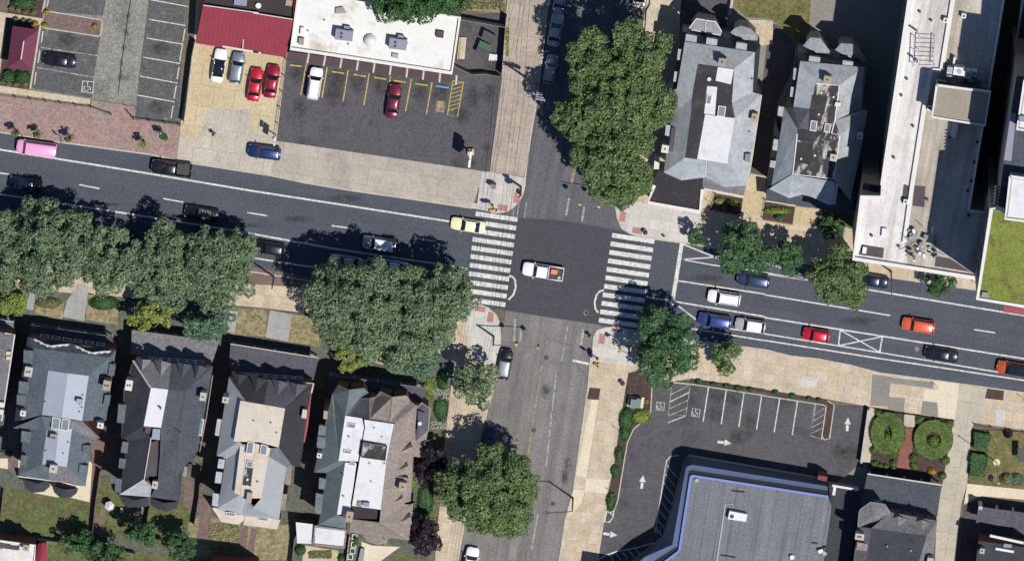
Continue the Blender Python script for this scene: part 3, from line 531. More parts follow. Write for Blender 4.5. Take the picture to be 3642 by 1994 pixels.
for c, x, y, rz in (('33', 1635, 522, -0.12), ('33', 1020, 815, 1.45), ('33', 780, 1208, -0.12), ('34', 620, 385, 1.5)): arrow(lots, c, x, y, rz, 0.126)
isa(lots, '33', 1135, 1175, 0.4, 0.128, 'white_paint', -0.1)

def blob(parent, c, x, y, rx, ry, z):
    p = W(c, x, y); s = REG[c][2]; n = 16
    MB().face([(p.x + rx/s*PX*math.cos(2*math.pi*i/n), p.y + ry/s*PX*math.sin(2*math.pi*i/n), z) for i in range(n)], 'oil_stain').build('oil_stain', parent)
for x, y in ((330, 560), (620, 600), (785, 620), (945, 640), (1245, 690), (1400, 690), (1765, 700), (1650, 720), (350, 800), (1565, 860), (600, 720)): blob(lotd, '12', x, y, 70, 95, 0.108)
for x, y in ((1640, 1210), (1510, 1210), (1750, 1100)): blob(lotd, '12', x, y, 40, 40, 0.108)
for c, x, y in (('33', 1575, 165), ('33', 1700, 190), ('33', 1830, 360), ('33', 1730, 480), ('33', 1560, 310), ('34', 560, 590), ('34', 640, 590)): blob(lots, c, x, y, 75, 80, 0.118)
for x, y in ((440, 780), (460, 690), (300, 140), (520, 1150)): blob(side, '33', x, y, 45, 70, 0.043)
blob(lotw, '11', 500, 300, 110, 80, 0.088); blob(lotw, '11', 1200, 360, 90, 60, 0.088); blob(lotw, '11', 1180, 800, 90, 60, 0.088)
mark('crack', lotw, MB().strip(PT('11', (980, -20), (968, 60), (955, 130), (948, 200), (935, 290), (925, 360), (908, 470), (898, 580), (885, 700)), 0.12, 0.092, 'crack_seal'))
for x, y in ((960, 122), (945, 240), (930, 355), (910, 470), (898, 582)): blob(lotw, '11', x, y, 22, 34, 0.096)

rs = random.Random(3)
for c, x, y, L, ang_ in (('33', 330, 250, 190, 1.2), ('33', 120, 900, 160, 1.45), ('23', 300, 1150, 170, .2), ('23', 520, 1330, 160, .9), ('33', 420, 700, 150, 1.5), ('13', 300, 900, 160, 1.5), ('13', 420, 1150, 130, .3)):
    pts = [(x + L*i/8*math.cos(ang_) + rs.uniform(-7, 7), y + L*i/8*math.sin(ang_) + rs.uniform(-7, 7)) for i in range(9)]
    mark('crack', side, MB().strip(PT(c, *pts), 0.05, 0.049, 'crack_seal'))
for c, x, y in (('23', 300, 1285), ('33', 205, 430), ('33', 350, 980)): mark('manhole', side, MB().prism([Vector((W(c, x, y).x + 0.34*math.cos(t*0.5236), W(c, x, y).y + 0.34*math.sin(t*0.5236))) for t in range(12)], 0.03, 0.051, 'roof_patch'))
for c, x, y in (('22', 320, 250), ('12', 700, 1480), ('24', 700, 1010), ('23', 1500, 690)): blob(road, c, x, y, 150, 34, 0.056)
for i in range(7): blob(road, '21', 300 + 260*i, 60 + 40*i, 120, 16, 0.055 + .0007*i)
# ================================================================== BUILDINGS
def bld(name, label, cat, pts, group=None):
    c = cen(pts); return thing(name, label, cat, (c.x, c.y, 0.0), 0, group)
def walls(root, pts, z1, m, d=0.35, z0=0.02, name='wall'):
    if d == 0.35 or d == 0.25: WM[root.name] = m; return None
    return MB().prism(inset(pts, d), z0, z1, m).build(name, root)
WM = {}
def roof(root, faces, name='roof', thick=0.16):
    """faces: (material, code, [(x, y, z) ...]) in picture marks with real heights; the walls stand under every roof plane"""
    if root.name in WM and name in ('roof', 'rear_roof'):
        w = MB()
        for m, c, p in faces:
            P = WL(c, p) if isinstance(c, str) else PT(*p)
            try: w.prism(inset(P, 0.12), 0.02, min(q.z for q in P) - thick - 0.05, WM[root.name])
            except Exception: pass
        w.build('wall' if name == 'roof' else 'rear_wall', root)
    return roofsheet(MB(), [(m, WL(c, p) if isinstance(c, str) else PT(*p)) for m, c, p in faces], thick).build(name, root)
def flat(root, c, pts, z, m, name='flat_roof', t=0.25, side=None):
    return MB().prism(WL(c, pts, z), z - t, z, m, side, bottom=True).build(name, root)
def chimney(parent, c, x, y, zt, s, zb, m='chimney_brick', pots=1, name='chimney', rz=-SA):
    p = W(c, x, y, zt); mb = MB().box((p.x, p.y, (zt + zb)/2), (s[0], s[1], zt - zb), m, rz)
    mb.box((p.x, p.y, zt + 0.05), (s[0] + 0.1, s[1] + 0.1, 0.1), 'stone_wall' if m == 'chimney_brick' else m, rz)
    for i in range(pots): mb.tube([(p.x + (i - (pots - 1)/2)*0.34, p.y, zt + 0.1), (p.x + (i - (pots - 1)/2)*0.34, p.y, zt + 0.32)], 0.12, 'dark_metal', 8)
    return mb.build(name, parent)
def vent(parent, c, x, y, z, r=0.09, h=0.45, m='galvanised', name='vent_pipe'):
    p = W(c, x, y, z + h); return MB().tube([(p.x, p.y, z - 0.3), (p.x, p.y, z + h)], r, m, 8).build(name, parent)
def boxon(parent, c, quad, zt, zb, m, name, side=None):
    return MB().prism(WL(c, quad, zt), zb, zt, m, side, bottom=True).build(name, parent)
def skylight(parent, c, quad, z, h=0.25):
    q = WL(c, quad, z + h); f = MB().prism(q, z - 0.4, z + h, 'white_trim').build('skylight', parent)
    MB().prism(inset(q, 0.13), z + h - 0.02, z + h + 0.03, 'skylight_glass').build('pane', f); return f
def windows(root, a, b, zs, n, w=0.95, h=1.6, trim='white_trim', m0=0.12, m1=0.88):
    """windows along a wall line a->b (outside on its right-hand side)"""
    a, b = Vector((a.x, a.y, 0)), Vector((b.x, b.y, 0)); d = (b - a).normalized(); nr = Vector((d.y, -d.x, 0)); rz = math.atan2(d.y, d.x)
    for z in zs:
        for i in range(n):
            p = a.lerp(b, m0 + (m1 - m0)*((i + 0.5)/n)) + nr*0.02
            mb = MB().box((p.x, p.y, z + h/2 + 0.06), (w + 0.2, 0.1, 0.12), trim, rz).box((p.x, p.y, z - h/2 - 0.06), (w + 0.3, 0.2, 0.12), trim, rz)
            for s in (-1, 1): q = p + d*s*(w/2 + 0.05); mb.box((q.x, q.y, z), (0.1, 0.1, h), trim, rz)
            mb.box((p.x, p.y, z), (w, 0.08, 0.05), trim, rz)
            f = mb.build('window', root); MB().box((p.x, p.y, z), (w, 0.05, h), 'window_glass', rz).build('pane', f)
def dormer(parent, c, quad, zt, m, depth=1.7, wall='grey_trim', glass=None):
    """flat topped dormer standing out of a steep roof; quad is its top"""
    o = MB().prism(WL(c, quad, zt), zt - depth, zt - 0.14, wall).prism(inset(WL(c, quad, zt), -0.08), zt - 0.14, zt, m, bottom=True).build('dormer', parent)
    q = WL(c, quad, zt)
    if glass is not None:
        a, b = q[glass], q[(glass + 1) % 4]; d = b - a; rz = math.atan2(d.y, d.x); p = (a + b)/2
        MB().box((p.x, p.y, zt - 0.75), (d.length*0.62, 0.08, 0.9), 'window_glass', rz).build('pane', o)
    return o
def porch(root, c, quad, z, m, gut=None, posts=4, wall=0.3):
    """lean-to porch roof on posts; quad = front left, front right, back right, back left"""
    P = WL(c, quad, z); P[2].z += wall; P[3].z += wall
    o = roofsheet(MB(), [(m, P)], 0.2).build('porch_roof', root)
    if gut: MB().tube([P[0] + Vector((0, 0.06, -0.02)), P[1] + Vector((0, 0.06, -0.02))], 0.07, gut, 6).build('gutter', o)
    for i in range(posts):
        p = P[0].lerp(P[1], 0.03 + 0.94*i/(posts - 1)) - Vector((0, 0.3, 0)); MB().tube([(p.x, p.y, 0.1), (p.x, p.y, z - 0.18)], 0.11, 'white_trim', 8).build('post', root)
    f = ccw([Vector((p.x, p.y, 0)) for p in P]); MB().prism(inset(f, 0.15), 0.05, 0.5, 'dull_slab').build('porch_floor', root)
    return o
def octbay(root, c, ring, zr, apex, za, m, base=0.1, trim=None, name='bay_roof', wall='brick_wall'):
    R = WL(c, ring, zr); ap = W(c, apex[0], apex[1], za); n = len(R)
    o = roofsheet(MB(), [(m, [R[i], R[(i + 1) % n], ap]) for i in range(n)], 0.14).build(name, root)
    if trim: MB().strip([*R, R[0]], 0.14, zr + 0.03, trim, zr - 0.16).build('gutter', o)
    MB().prism(inset(R, 0.3), base, zr - 0.02, wall).build('bay', root); return o
ZE, ZD = 7.6, 10.4
# ---------------- row along the south side of the street, from the picture's left edge
o = PT('h1', (-260, 245, 7.6), (185, 310, 7.6), (20, 1400, 7.6), (-450, 1330, 7.6))
b = bld('house', 'pale grey roofed house cut by the left edge beside the brown passage', 'house', o, 'old twin houses on the south side')
walls(b, o, 7.4, 'brick_wall')
rf = roof(b, [('mottled_shingle', 'h1', [(-260, 245, 7.6), (185, 310, 7.6), (-20, 700, 9.8), (-300, 660, 9.8)]), ('mottled_shingle', 'h1', [(185, 310, 7.6), (20, 1400, 7.6), (-160, 1380, 9.8), (-20, 700, 9.8)]), ('pale_membrane', 'h1', [(-20, 700, 9.8), (-160, 1380, 9.8), (-450, 1330, 9.8), (-300, 660, 9.8)])])
porch(b, 'h1', [(-260, 90), (175, 160), (165, 330), (-250, 260)], 3.4, 'mottled_shingle', 'white_trim')
for y in (550, 610): boxon(rf, 'h1', [(80, y - 25), (135, y - 20), (125, y + 25), (72, y + 20)], 9.0, 7.5, 'cream_trim', 'chimney')
for y in (1200, 1290): boxon(rf, 'h1', [(-10, y - 40), (50, y - 30), (40, y + 30), (-20, y + 20)], 9.2, 7.5, 'white_trim', 'dormer')
MB().strip(WL('h1', [(65, 298), (185, 314), (22, 1396)], 7.66), 0.16, 7.68, 'white_trim', 7.5).build('gutter', rf)

o = PT('h1', (345, 345, ZE), (1455, 505, ZE), (1330, 1390, ZE), '31', (760, 500, ZE), (690, 505, ZE), (640, 850, ZE), (135, 775, ZE), (170, 425, ZE), (95, 415, ZE))
b = bld('house', 'blue-grey roofed twin house with two white scalloped front gables', 'house', o, 'old twin houses on the south side')
walls(b, o, ZE - 0.15, 'brick_wall')
S_ = 'slate_shingle'; B_ = 'blue_shingle'
rf = roof(b, [(S_, 'h1', [(345, 345, ZE), (1455, 505, ZE), (1370, 600, 8.9), (420, 485, 8.9)]), (S_, 'h1', [(345, 345, ZE), (420, 485, 8.9), (265, 1390, 8.9), (180, 1400, ZE)]),
  (B_, 'h1', [(420, 485, 8.9), (1370, 600, 8.9), (1112, 832, ZD), (605, 765, ZD)]), (B_, 'h1', [(420, 485, 8.9), (605, 765, ZD), (528, 1320, ZD), (265, 1390, 8.9)]), (B_, 'h1', [(1455, 505, ZE), (1330, 1390, ZE), (1030, 1395, ZD), (1112, 832, ZD), (1370, 600, 8.9)]),
  ('grey_membrane', 'h1', [(605, 765, ZD), (852, 800, ZD), (772, 1355, ZD), (528, 1320, ZD)]), ('pale_membrane', 'h1', [(852, 800, ZD), (1112, 832, ZD), (1030, 1395, ZD), (772, 1355, ZD)])])
rear = roof(b, [(B_, '31', [(95, 415, ZE), (310, 325, ZD), (350, 430, 9.8), (180, 425, ZE)]), (B_, '31', [(180, 425, ZE), (350, 430, 9.8), (315, 685, 9.8), (140, 765, ZE)]), (B_, '31', [(140, 765, ZE), (315, 685, 9.8), (380, 695, 9.6), (360, 805, ZE)]),
  ('mottled_shingle', '31', [(360, 805, ZE), (380, 695, 9.6), (500, 705, 9.8), (640, 850, ZE)]), ('blue_shingle', '31', [(640, 850, ZE), (500, 705, 9.8), (540, 420, 9.8), (690, 505, ZE)]), ('mottled_shingle', '31', [(540, 420, 9.8), (525, 355, ZD), (620, 365, ZD), (750, 490, ZE), (690, 505, ZE)]),
  ('grey_membrane', '31', [(350, 430, 9.8), (440, 425, 9.8), (410, 695, 9.8), (315, 685, 9.8)]), ('pale_membrane', '31', [(440, 425, 9.8), (540, 420, 9.8), (500, 705, 9.8), (410, 695, 9.8)]), (B_, '31', [(310, 325, ZD), (525, 355, ZD), (540, 420, 9.8), (350, 430, 9.8)])], 'rear_roof')
for q in ([(392, 332), (455, 342), (445, 432), (383, 420)], [(465, 342), (525, 352), (512, 440), (455, 430)]): skylight(rear, '31', q, 10.3, 0.35)
for x0, x1, sag in ((425, 860, 25), (945, 1385, 35)):           # scalloped white gable trim
    y0 = 370 if x0 < 900 else 455
    g = MB(); L = [(x0, y0, 8.0), (x0 + 60, y0 + 25, 8.4), (x0 + 130, y0 + 65, 8.8), (x0 + 215, y0 + 90, 9.2), (x0 + 290, y0 + 80, 9.0), (x0 + 370, y0 + 72, 8.6), (x1, y0 + 70, 8.1)]
    P = WL('h1', L)
    for i in range(6): g.tube([P[i], P[i + 1]], 0.13, 'white_trim', 6)
    gg = g.build('gable_trim', rf); n = MB()
    for i in range(0, 6): n.box(((P[i] + P[i + 1])/2 - Vector((0, 0.05, 0.05))), (0.3, 0.3, 0.3), 'white_trim', 0.2)
    n.build('scallop', rf)
    roofsheet(MB(), [(S_, [P[0], P[3], W('h1', x0 + 225, y0 + 140, 9.25)]), (S_, [P[3], P[6], W('h1', x0 + 225, y0 + 140, 9.25)])], 0.1).build('gable', rf)
for q in ([(305, 515), (420, 525), (400, 675), (300, 660)], [(245, 905), (360, 915), (345, 1060), (235, 1045)], [(220, 1070), (330, 1080), (300, 1200), (215, 1180)]): dormer(rf, 'h1', q, 9.2, B_, glass=3)
for q in ([(1380, 690), (1445, 690), (1425, 825), (1365, 820)], [(1320, 1075), (1385, 1080), (1360, 1205), (1300, 1195)]): dormer(rf, 'h1', q, 8.9, B_, glass=1)
for q in ([(165, 440), (232, 450), (220, 520), (160, 515)], [(165, 620), (200, 625), (190, 700), (150, 690)], [(625, 545), (680, 550), (672, 600), (618, 592)], [(600, 690), (658, 700), (650, 765), (590, 755)]): dormer(rear, '31', q, 8.9, B_)
chimney(rf, 'h1', 1340, 950, 11.0, (1.0, 1.3), 8, 'tan_block', 2); chimney(rf, 'h1', 357, 780, 10.2, (1.0, 1.3), 8, 'stucco_wall', 2); chimney(rf, '31', 172, 305, 10.8, (0.7, 0.7), 7.5, 'white_trim', 1); chimney(rf, '31', 752, 395, 10.6, (0.8, 0.7), 7.5, 'white_trim', 1)
chimney(rear, '31', 400, 720, 11.2, (1.0, 1.0), 9, 'stucco_wall', 1); chimney(rear, '31', 400, 485, 10.8, (0.9, 0.9), 9.5, 'chimney_brick', 2); chimney(rf, 'h1', 1000, 1150, 11.2, (0.8, 0.6), 10.2, 'galvanised', 0, 'roof_unit')
for x, y in ((570, 1165), (1040, 1080), (1000, 1195), (1030, 1235), (1000, 1290)): vent(rf, 'h1', x, y, ZD)
for x, y in ((345, 590), (475, 610), (510, 525)): vent(rear, '31', x, y, 9.8)
porch(b, 'h1', [(370, 200), (1415, 345), (1420, 470), (350, 330)], 3.4, 'slate_shingle', 'grey_trim')
octbay(b, '31', [(165, 795), (355, 805), (375, 850), (330, 890), (235, 900), (190, 865)], 3.6, (285, 830), 4.5, 'dark_shingle'); octbay(b, '31', [(388, 845), (470, 850), (585, 865), (575, 900), (535, 932), (450, 935), (405, 895)], 3.6, (485, 875), 4.5, 'dark_shingle')
MB().strip(WL('31', [(130, 775), (360, 805), (450, 815), (560, 845), (632, 850), (650, 620)], ZE), 0.14, ZE + 0.02, 'white_trim', ZE - 0.16).build('gutter', rear)
windows(b, W('h1', 1455, 505, ZE), W('h1', 345, 345, ZE), (5.6,), 6)

o = PT('h2', (170, 790, ZE), (1660, 890, ZE), '31', (1480, 590, ZE), (1380, 960, ZE), (895, 915, ZE), (920, 500, ZE), (850, 500, ZE))
b = bld('house', 'dark grey twin house with white hip line and narrow white roof deck', 'house', o, 'old twin houses on the south side')
walls(b, o, ZE - 0.15, 'brick_wall')
D_ = 'dark_shingle'
rf = roof(b, [(D_, '31', [(994, -88, ZE), (1130, 112, ZD), (1075, 400, ZD), (1070, 430, 10), (905, 500, ZE), (925, 125, ZE)]), ('mottled_shingle', 'h2', [(170, 790, ZE), (880, 840, ZE), (830, 1330, ZD), (490, 1280, ZD)]), ('slate_shingle', 'h2', [(880, 840, ZE), (1660, 890, ZE), (1150, 1360, ZD), (830, 1330, ZD)]),
  ('white_membrane', '31', [(1130, 112, ZD), (1258, 128, ZD), (1205, 412, ZD), (1075, 400, ZD)]), ('slate_shingle', '31', [(1258, 128, ZD), (1389, 140, ZD), (1330, 560, ZD), (1190, 800, 9.9), (1205, 412, ZD)]), ('slate_shingle', '31', [(1389, 140, ZD), (1595, -48, ZE), (1480, 590, ZE), (1330, 560, ZD)])])
rear = roof(b, [(D_, '31', [(905, 500, ZE), (1070, 430, 10), (1125, 480, 10), (945, 515, ZE)]), (D_, '31', [(945, 515, ZE), (1125, 480, 10), (1078, 797, 10), (895, 912, ZE)]), ('grey_tile_roof', '31', [(895, 912, ZE), (1078, 797, 10), (1135, 850, 9.4), (1125, 930, ZE)]), ('roof_patch', '31', [(1125, 520, 9.4), (1205, 505, 9.4), (1190, 770, 9.4), (1090, 790, 9.4)]),  # pale tile on the south hip end: its sunlit brightness is in the colour
  ('slate_shingle', '31', [(1205, 480, 10), (1330, 560, ZD), (1300, 800, 10), (1180, 830, 10)]), ('slate_shingle', '31', [(1330, 560, ZD), (1480, 590, ZE), (1370, 620, ZE), (1340, 960, ZE), (1300, 800, 10)]), ('slate_shingle', '31', [(1180, 830, 10), (1300, 800, 10), (1340, 960, ZE), (1125, 930, ZE)]), ('roof_patch', '31', [(1075, 400, ZD), (1205, 412, ZD), (1205, 480, 9.8), (1125, 480, 9.8)])], 'rear_roof')
MB().tube(WL('h2', [(172, 792, ZE + .05), (490, 1280, ZD + .05)]), 0.13, 'white_trim', 6).build('hip_cap', rf)
MB().tube(WL('31', [(1132, 480, 10.05), (1080, 797, 10.05), (895, 912, ZE + .05)]), 0.07, 'white_trim', 6).build('hip_cap', rear)
def gabled(parent, c, apex0, back, left, right, ml, mr, zt, ze, front='grey_trim'):
    a, bk, l, r = W(c, *apex0, zt), W(c, *back, zt), W(c, *left, ze), W(c, *right, ze)
    o = roofsheet(MB(), [(ml, [a, l, bk]), (mr, [a, bk, r])], 0.12).build('dormer', parent); s = Vector((0, 0.0, 0))
    q = [l, r, a]; cc = cen([l, r, bk])
    q = [p + (cc - p)*0.06 for p in q]; low = [Vector((q[0].x, q[0].y, ze - 1.3)), Vector((q[1].x, q[1].y, ze - 1.3))]
    MB().face([low[0], low[1], q[1], q[2], q[0]], front).face([low[0], q[0], Vector((bk.x, bk.y, ze - .2))], front).face([low[1], Vector((bk.x, bk.y, ze - .2)), q[1]], front).build('dormer_wall', o)
    m_ = (low[0] + low[1])/2 + Vector((0, 0.05, 0.9)); d = low[1] - low[0]
    MB().box(m_, (d.length*0.5, 0.1, 0.95), 'window_glass', math.atan2(d.y, d.x)).build('pane', o)
    return o
for ap, bk, l, r in (((355, 770), (335, 1000), (225, 740), (520, 780)), ((705, 800), (685, 1100), (560, 770), (870, 840)), ((1120, 850), (1080, 1130), (985, 830), (1260, 880)), ((1400, 880), (1330, 1160), (1300, 870), (1560, 930))):
    gabled(rf, 'h2', ap, bk, l, r, 'plum_shingle' if ap[0] < 900 else 'slate_shingle', 'mottled_shingle' if ap[0] < 900 else 'slate_shingle', 9.2, 8.3)
porch(b, 'h2', [(150, 235), (1770, 450), (1640, 840), (140, 660)], 3.4, 'mottled_shingle', 'grey_trim', 5, 0.5)
windows(b, W('h2', 1660, 890, ZE), W('h2', 170, 790, ZE), (5.6,), 7)
for q in ([(890, 240), (940, 245), (925, 375), (880, 370)], [(920, 520), (958, 525), (948, 600), (908, 595)], [(898, 645), (940, 650), (930, 715), (890, 710)], [(870, 795), (908, 800), (900, 900), (862, 890)]): dormer(rear, '31', q, 8.7, 'blue_shingle', glass=3)
chimney(rf, '31', 965, 95, 10.4, (0.9, 1.4), 7.5, 'white_trim', 2); chimney(rf, '31', 1520, 180, 10.6, (0.8, 1.1), 7.5, 'stucco_wall', 1); boxon(rear, '31', [(1145, 420), (1200, 425), (1195, 505), (1135, 498)], 10.9, 9.6, 'grey_membrane', 'roof_hatch'); chimney(rear, '31', 1160, 840, 10.8, (0.7, 1.0), 9.2, 'stucco_wall', 1)
skylight(rf, '31', [(1490, 345), (1530, 350), (1510, 475), (1475, 468)], 7.7, 0.2); vent(rf, '31', 1200, 270, ZD, 0.14, 0.9, 'dark_metal'); vent(rear, '31', 1345, 465, ZD, 0.05, 2.0)
octbay(b, '31', [(892, 920), (960, 915), (1112, 935), (1110, 1000), (960, 1010), (910, 970)], 3.6, (1010, 955), 4.6, 'dark_shingle'); octbay(b, '31', [(1125, 935), (1340, 965), (1325, 1010), (1250, 1040), (1180, 1020), (1128, 990)], 3.6, (1225, 975), 4.8, 'dark_shingle')
for q in ([(1395, 590), (1425, 592), (1415, 660), (1385, 655)], [(1380, 700), (1405, 705), (1395, 780), (1365, 775)]): boxon(b, '31', q, 5.0, 0.1, 'brown_shingle', 'side_bay')
MB().strip(WL('31', [(1592, 22), (1545, 330), (1495, 590)], ZE), 0.14, ZE + 0.02, 'brown_shingle', ZE - 0.16).build('gutter', rf)

o = PT('h3', (160, 790, ZE), (1680, 900, ZE), '32', (350, 705, ZE), (250, 730, ZE), (190, 1095, ZE), '31', (1860, 1070, ZE), (1630, 1012, ZE), (1690, 640, ZE), (1620, 625, ZE))
b = bld('house', 'twin house with charcoal front slope and pale metal sides around cream deck', 'house', o, 'old twin houses on the south side')
walls(b, o, ZE - 0.15, 'brick_wall')
P_ = 'pale_metal_roof'
rf = roof(b, [(P_, '31', [(1715, 30, ZE), (1840, 215, ZD), (1790, 515, ZD), (1620, 625, ZE)]), ('charcoal_shingle', 'h3', [(160, 790, ZE), (870, 845, ZE), (800, 1310, ZD), (480, 1252, ZD)]), ('plum_shingle', 'h3', [(870, 845, ZE), (1690, 905, ZE), (1180, 1360, ZD), (800, 1310, ZD)]),
  ('cream_membrane', '32', [(-95, 210, ZD), (78, 240, ZD), (40, 520, ZD), (-145, 515, ZD)]), ('cream_membrane', '32', [(78, 240, ZD), (240, 268, ZD), (192, 560, ZD), (40, 520, ZD)]), ('charcoal_shingle', '32', [(240, 268, ZD), (445, 90, ZE), (352, 705, ZE), (300, 700, 8.2), (192, 560, ZD)])])
rear = roof(b, [(P_, '31', [(1620, 625, ZE), (1790, 515, ZD), (1845, 560, 10), (1690, 645, ZE)]), (P_, '31', [(1690, 645, ZE), (1845, 560, 10), (1800, 912, 10), (1630, 1012, ZE)]), ('grey_tile_roof', '31', [(1630, 1012, ZE), (1800, 912, 10), (1880, 960, 9.4), (1862, 1070, ZE)]),
  ('cream_membrane', '32', [(-95, 540, 9.95), (20, 530, 9.95), (-30, 940, 9.95), (-140, 900, 9.95)]), ('cream_membrane', '32', [(22, 530, 10.05), (130, 565, 10.05), (60, 940, 10.05), (-28, 940, 10.05)]), ('green_slate', '32', [(130, 565, 10), (192, 560, ZD), (300, 705, ZE), (250, 710, ZE), (105, 645, 9.8)]), (P_, '32', [(105, 600, 10), (250, 710, ZE), (195, 1095, ZE), (0, 1010, 9.4), (60, 940, 10)]), (P_, '32', [(0, 1010, 9.4), (195, 1095, ZE), (-75, 1070, ZE), (-56, 960, 9.4)])], 'rear_roof')
for ap, bk, l, r in (((360, 760), (345, 960), (215, 720), (515, 790)), ((690, 820), (645, 1080), (545, 770), (865, 860)), ((1075, 870), (1040, 1140), (945, 850), (1240, 920)), ((1400, 930), (1360, 1190), (1270, 900), (1560, 950))):
    gabled(rf, 'h3', ap, bk, l, r, 'charcoal_shingle' if ap[0] < 900 else 'plum_shingle', 'charcoal_shingle' if ap[0] < 900 else 'plum_shingle', 9.2, 8.3)
porch(b, 'h3', [(200, 220), (1780, 470), (1690, 850), (170, 640)], 3.4, 'plum_shingle', 'white_trim', 5, 0.5)
windows(b, W('h3', 1680, 900, ZE), W('h3', 160, 790, ZE), (5.6,), 7)
MB().strip(WL('32', [(432, 95), (398, 400), (375, 520)], ZE + .03), 0.5, ZE + 0.05, 'red_metal_roof', ZE - 0.1).build('gutter', rf); MB().strip(WL('h3', [(1560, 915), (1690, 925), (1650, 1090)], ZE + .1), 0.22, ZE + 0.12, 'cream_trim', ZE).build('eave_trim', rf)
skylight(rf, '32', [(-40, 515), (10, 520), (0, 610), (-55, 605)], 10.3, 0.3); skylight(rear, '32', [(60, 535), (112, 548), (100, 625), (48, 610)], 10.1, 0.35); skylight(rear, '31', [(1850, 655), (1900, 665), (1890, 715), (1840, 705)], 10.0, 0.2)
boxon(rear, '31', [(1835, 705), (1895, 715), (1875, 850), (1815, 840)], 10.05, 9.6, 'peeling_roof', 'roof_patch'); boxon(rear, '31', [(1850, 895), (1890, 900), (1880, 975), (1842, 970)], 11, 9, 'tan_block', 'chimney')
chimney(rf, '31', 1688, 205, 10.6, (0.8, 0.8), 7.5, 'stucco_wall', 1); boxon(rf, '32', [(372, 275), (405, 280), (398, 345), (362, 338)], 9.6, 7.5, 'cream_trim', 'chimney')
for x, y in ((135, 380), (5, 365), (178, 455)): vent(rf, '32', x, y, ZD, 0.1)
vent(rear, '32', 35, 820, 10, 0.16, 0.4); vent(rear, '31', 1852, 800, 10, 0.18, 0.5, 'white_trim')
for q in ([(1630, 350), (1655, 355), (1635, 470), (1612, 465)], [(1640, 650), (1680, 655), (1670, 715), (1632, 710)], [(1622, 745), (1662, 750), (1650, 825), (1612, 820)], [(1598, 905), (1635, 912), (1628, 1000), (1590, 990)]): dormer(rear, '31', q, 8.6, 'grey_tile_roof', glass=3)
ob = octbay(b, '31', [(1592, 1010), (1860, 1068), (1842, 1090), (1780, 1132), (1662, 1112)], 4.0, (1750, 1060), 4.4, 'cream_membrane', trim='white_trim'); bo = flat(b, '32', [(-60, 1062), (205, 1100), (180, 1172), (-72, 1140)], 4.2, 'cream_membrane', 'bay_roof', 4.1, 'stucco_wall')
skylight(ob, '31', [(1692, 1040), (1768, 1048), (1762, 1078), (1690, 1070)], 4.25, 0.2); skylight(bo, '32', [(42, 1075), (118, 1085), (112, 1115), (38, 1105)], 4.2, 0.2)
for q in ([(250, 700), (290, 705), (280, 840), (240, 835)], [(215, 905), (255, 910), (240, 1030), (205, 1020)]): boxon(b, '32', q, 5.5, 0.1, 'brown_shingle', 'side_bay')

o = PT('32', (590, 165, ZE), (650, 90, ZE), (860, 150, ZE), (950, 140, ZE), (1230, 215, ZE), (1215, 400, ZE), (1200, 640, ZE), (1180, 960, ZE), (1205, 975, ZE), (1170, 1250, ZE), (720, 1190, ZE), (700, 1100, ZE), (490, 1130, ZE), (545, 750, ZE), (450, 750, ZE))
b = bld('house', 'corner twin house, west half green slate and east half brown shingle around white decks', 'house', o, 'old twin houses on the south side')
walls(b, o, ZE - 0.15, 'brick_wall')
G_, N_ = 'green_slate', 'brown_shingle'
rf = roof(b, [(G_, '32', [(590, 165, ZE), (600, 170, ZE), (690, 322, ZD), (640, 660, ZD), (455, 745, ZE)]), (G_, '32', [(590, 165, ZE), (690, 322, ZD), (722, 128, 9.6), (640, 88, ZE)]), (G_, '32', [(722, 128, 9.6), (690, 322, ZD), (715, 320, ZD), (800, 190, 8.6), (865, 150, ZE), (830, 115, 8.2)]),
  ('slate_shingle', '32', [(715, 320, ZD), (870, 350, ZD), (870, 190, ZE), (800, 190, 8.4)]), ('brown_shingle', '32', [(870, 350, ZD), (1020, 372, ZD), (1045, 182, 9.6), (955, 138, ZE), (915, 180, ZE), (870, 190, ZE)]), (N_, '32', [(1045, 182, 9.6), (1020, 372, ZD), (1180, 215, ZE), (1150, 170, 8.2)]),
  ('brown_shingle', '32', [(1020, 372, ZD), (1060, 378, ZD), (1225, 245, 8.0), (1180, 215, ZE)]), (N_, '32', [(1060, 378, ZD), (1215, 400, ZE), (1232, 225, ZE), (1225, 245, 8.0)]), (N_, '32', [(1060, 378, ZD), (1215, 400, ZE), (1180, 960, ZE), (1110, 985, 8.3), (945, 1120, ZD), (1000, 660, ZD)]),
  ('white_membrane', '32', [(690, 322, ZD), (815, 342, ZD), (830, 410, ZD), (785, 665, ZD), (640, 660, ZD)]), ('white_membrane', '32', [(832, 352, ZD + .15), (1055, 385, ZD + .15), (1000, 650, ZD + .15), (800, 640, ZD + .15), (838, 410, ZD + .15)]), ('white_membrane', '32', [(800, 640, ZD + .15), (1000, 650, ZD + .15), (955, 1025, ZD + .15), (740, 995, ZD + .15)])])
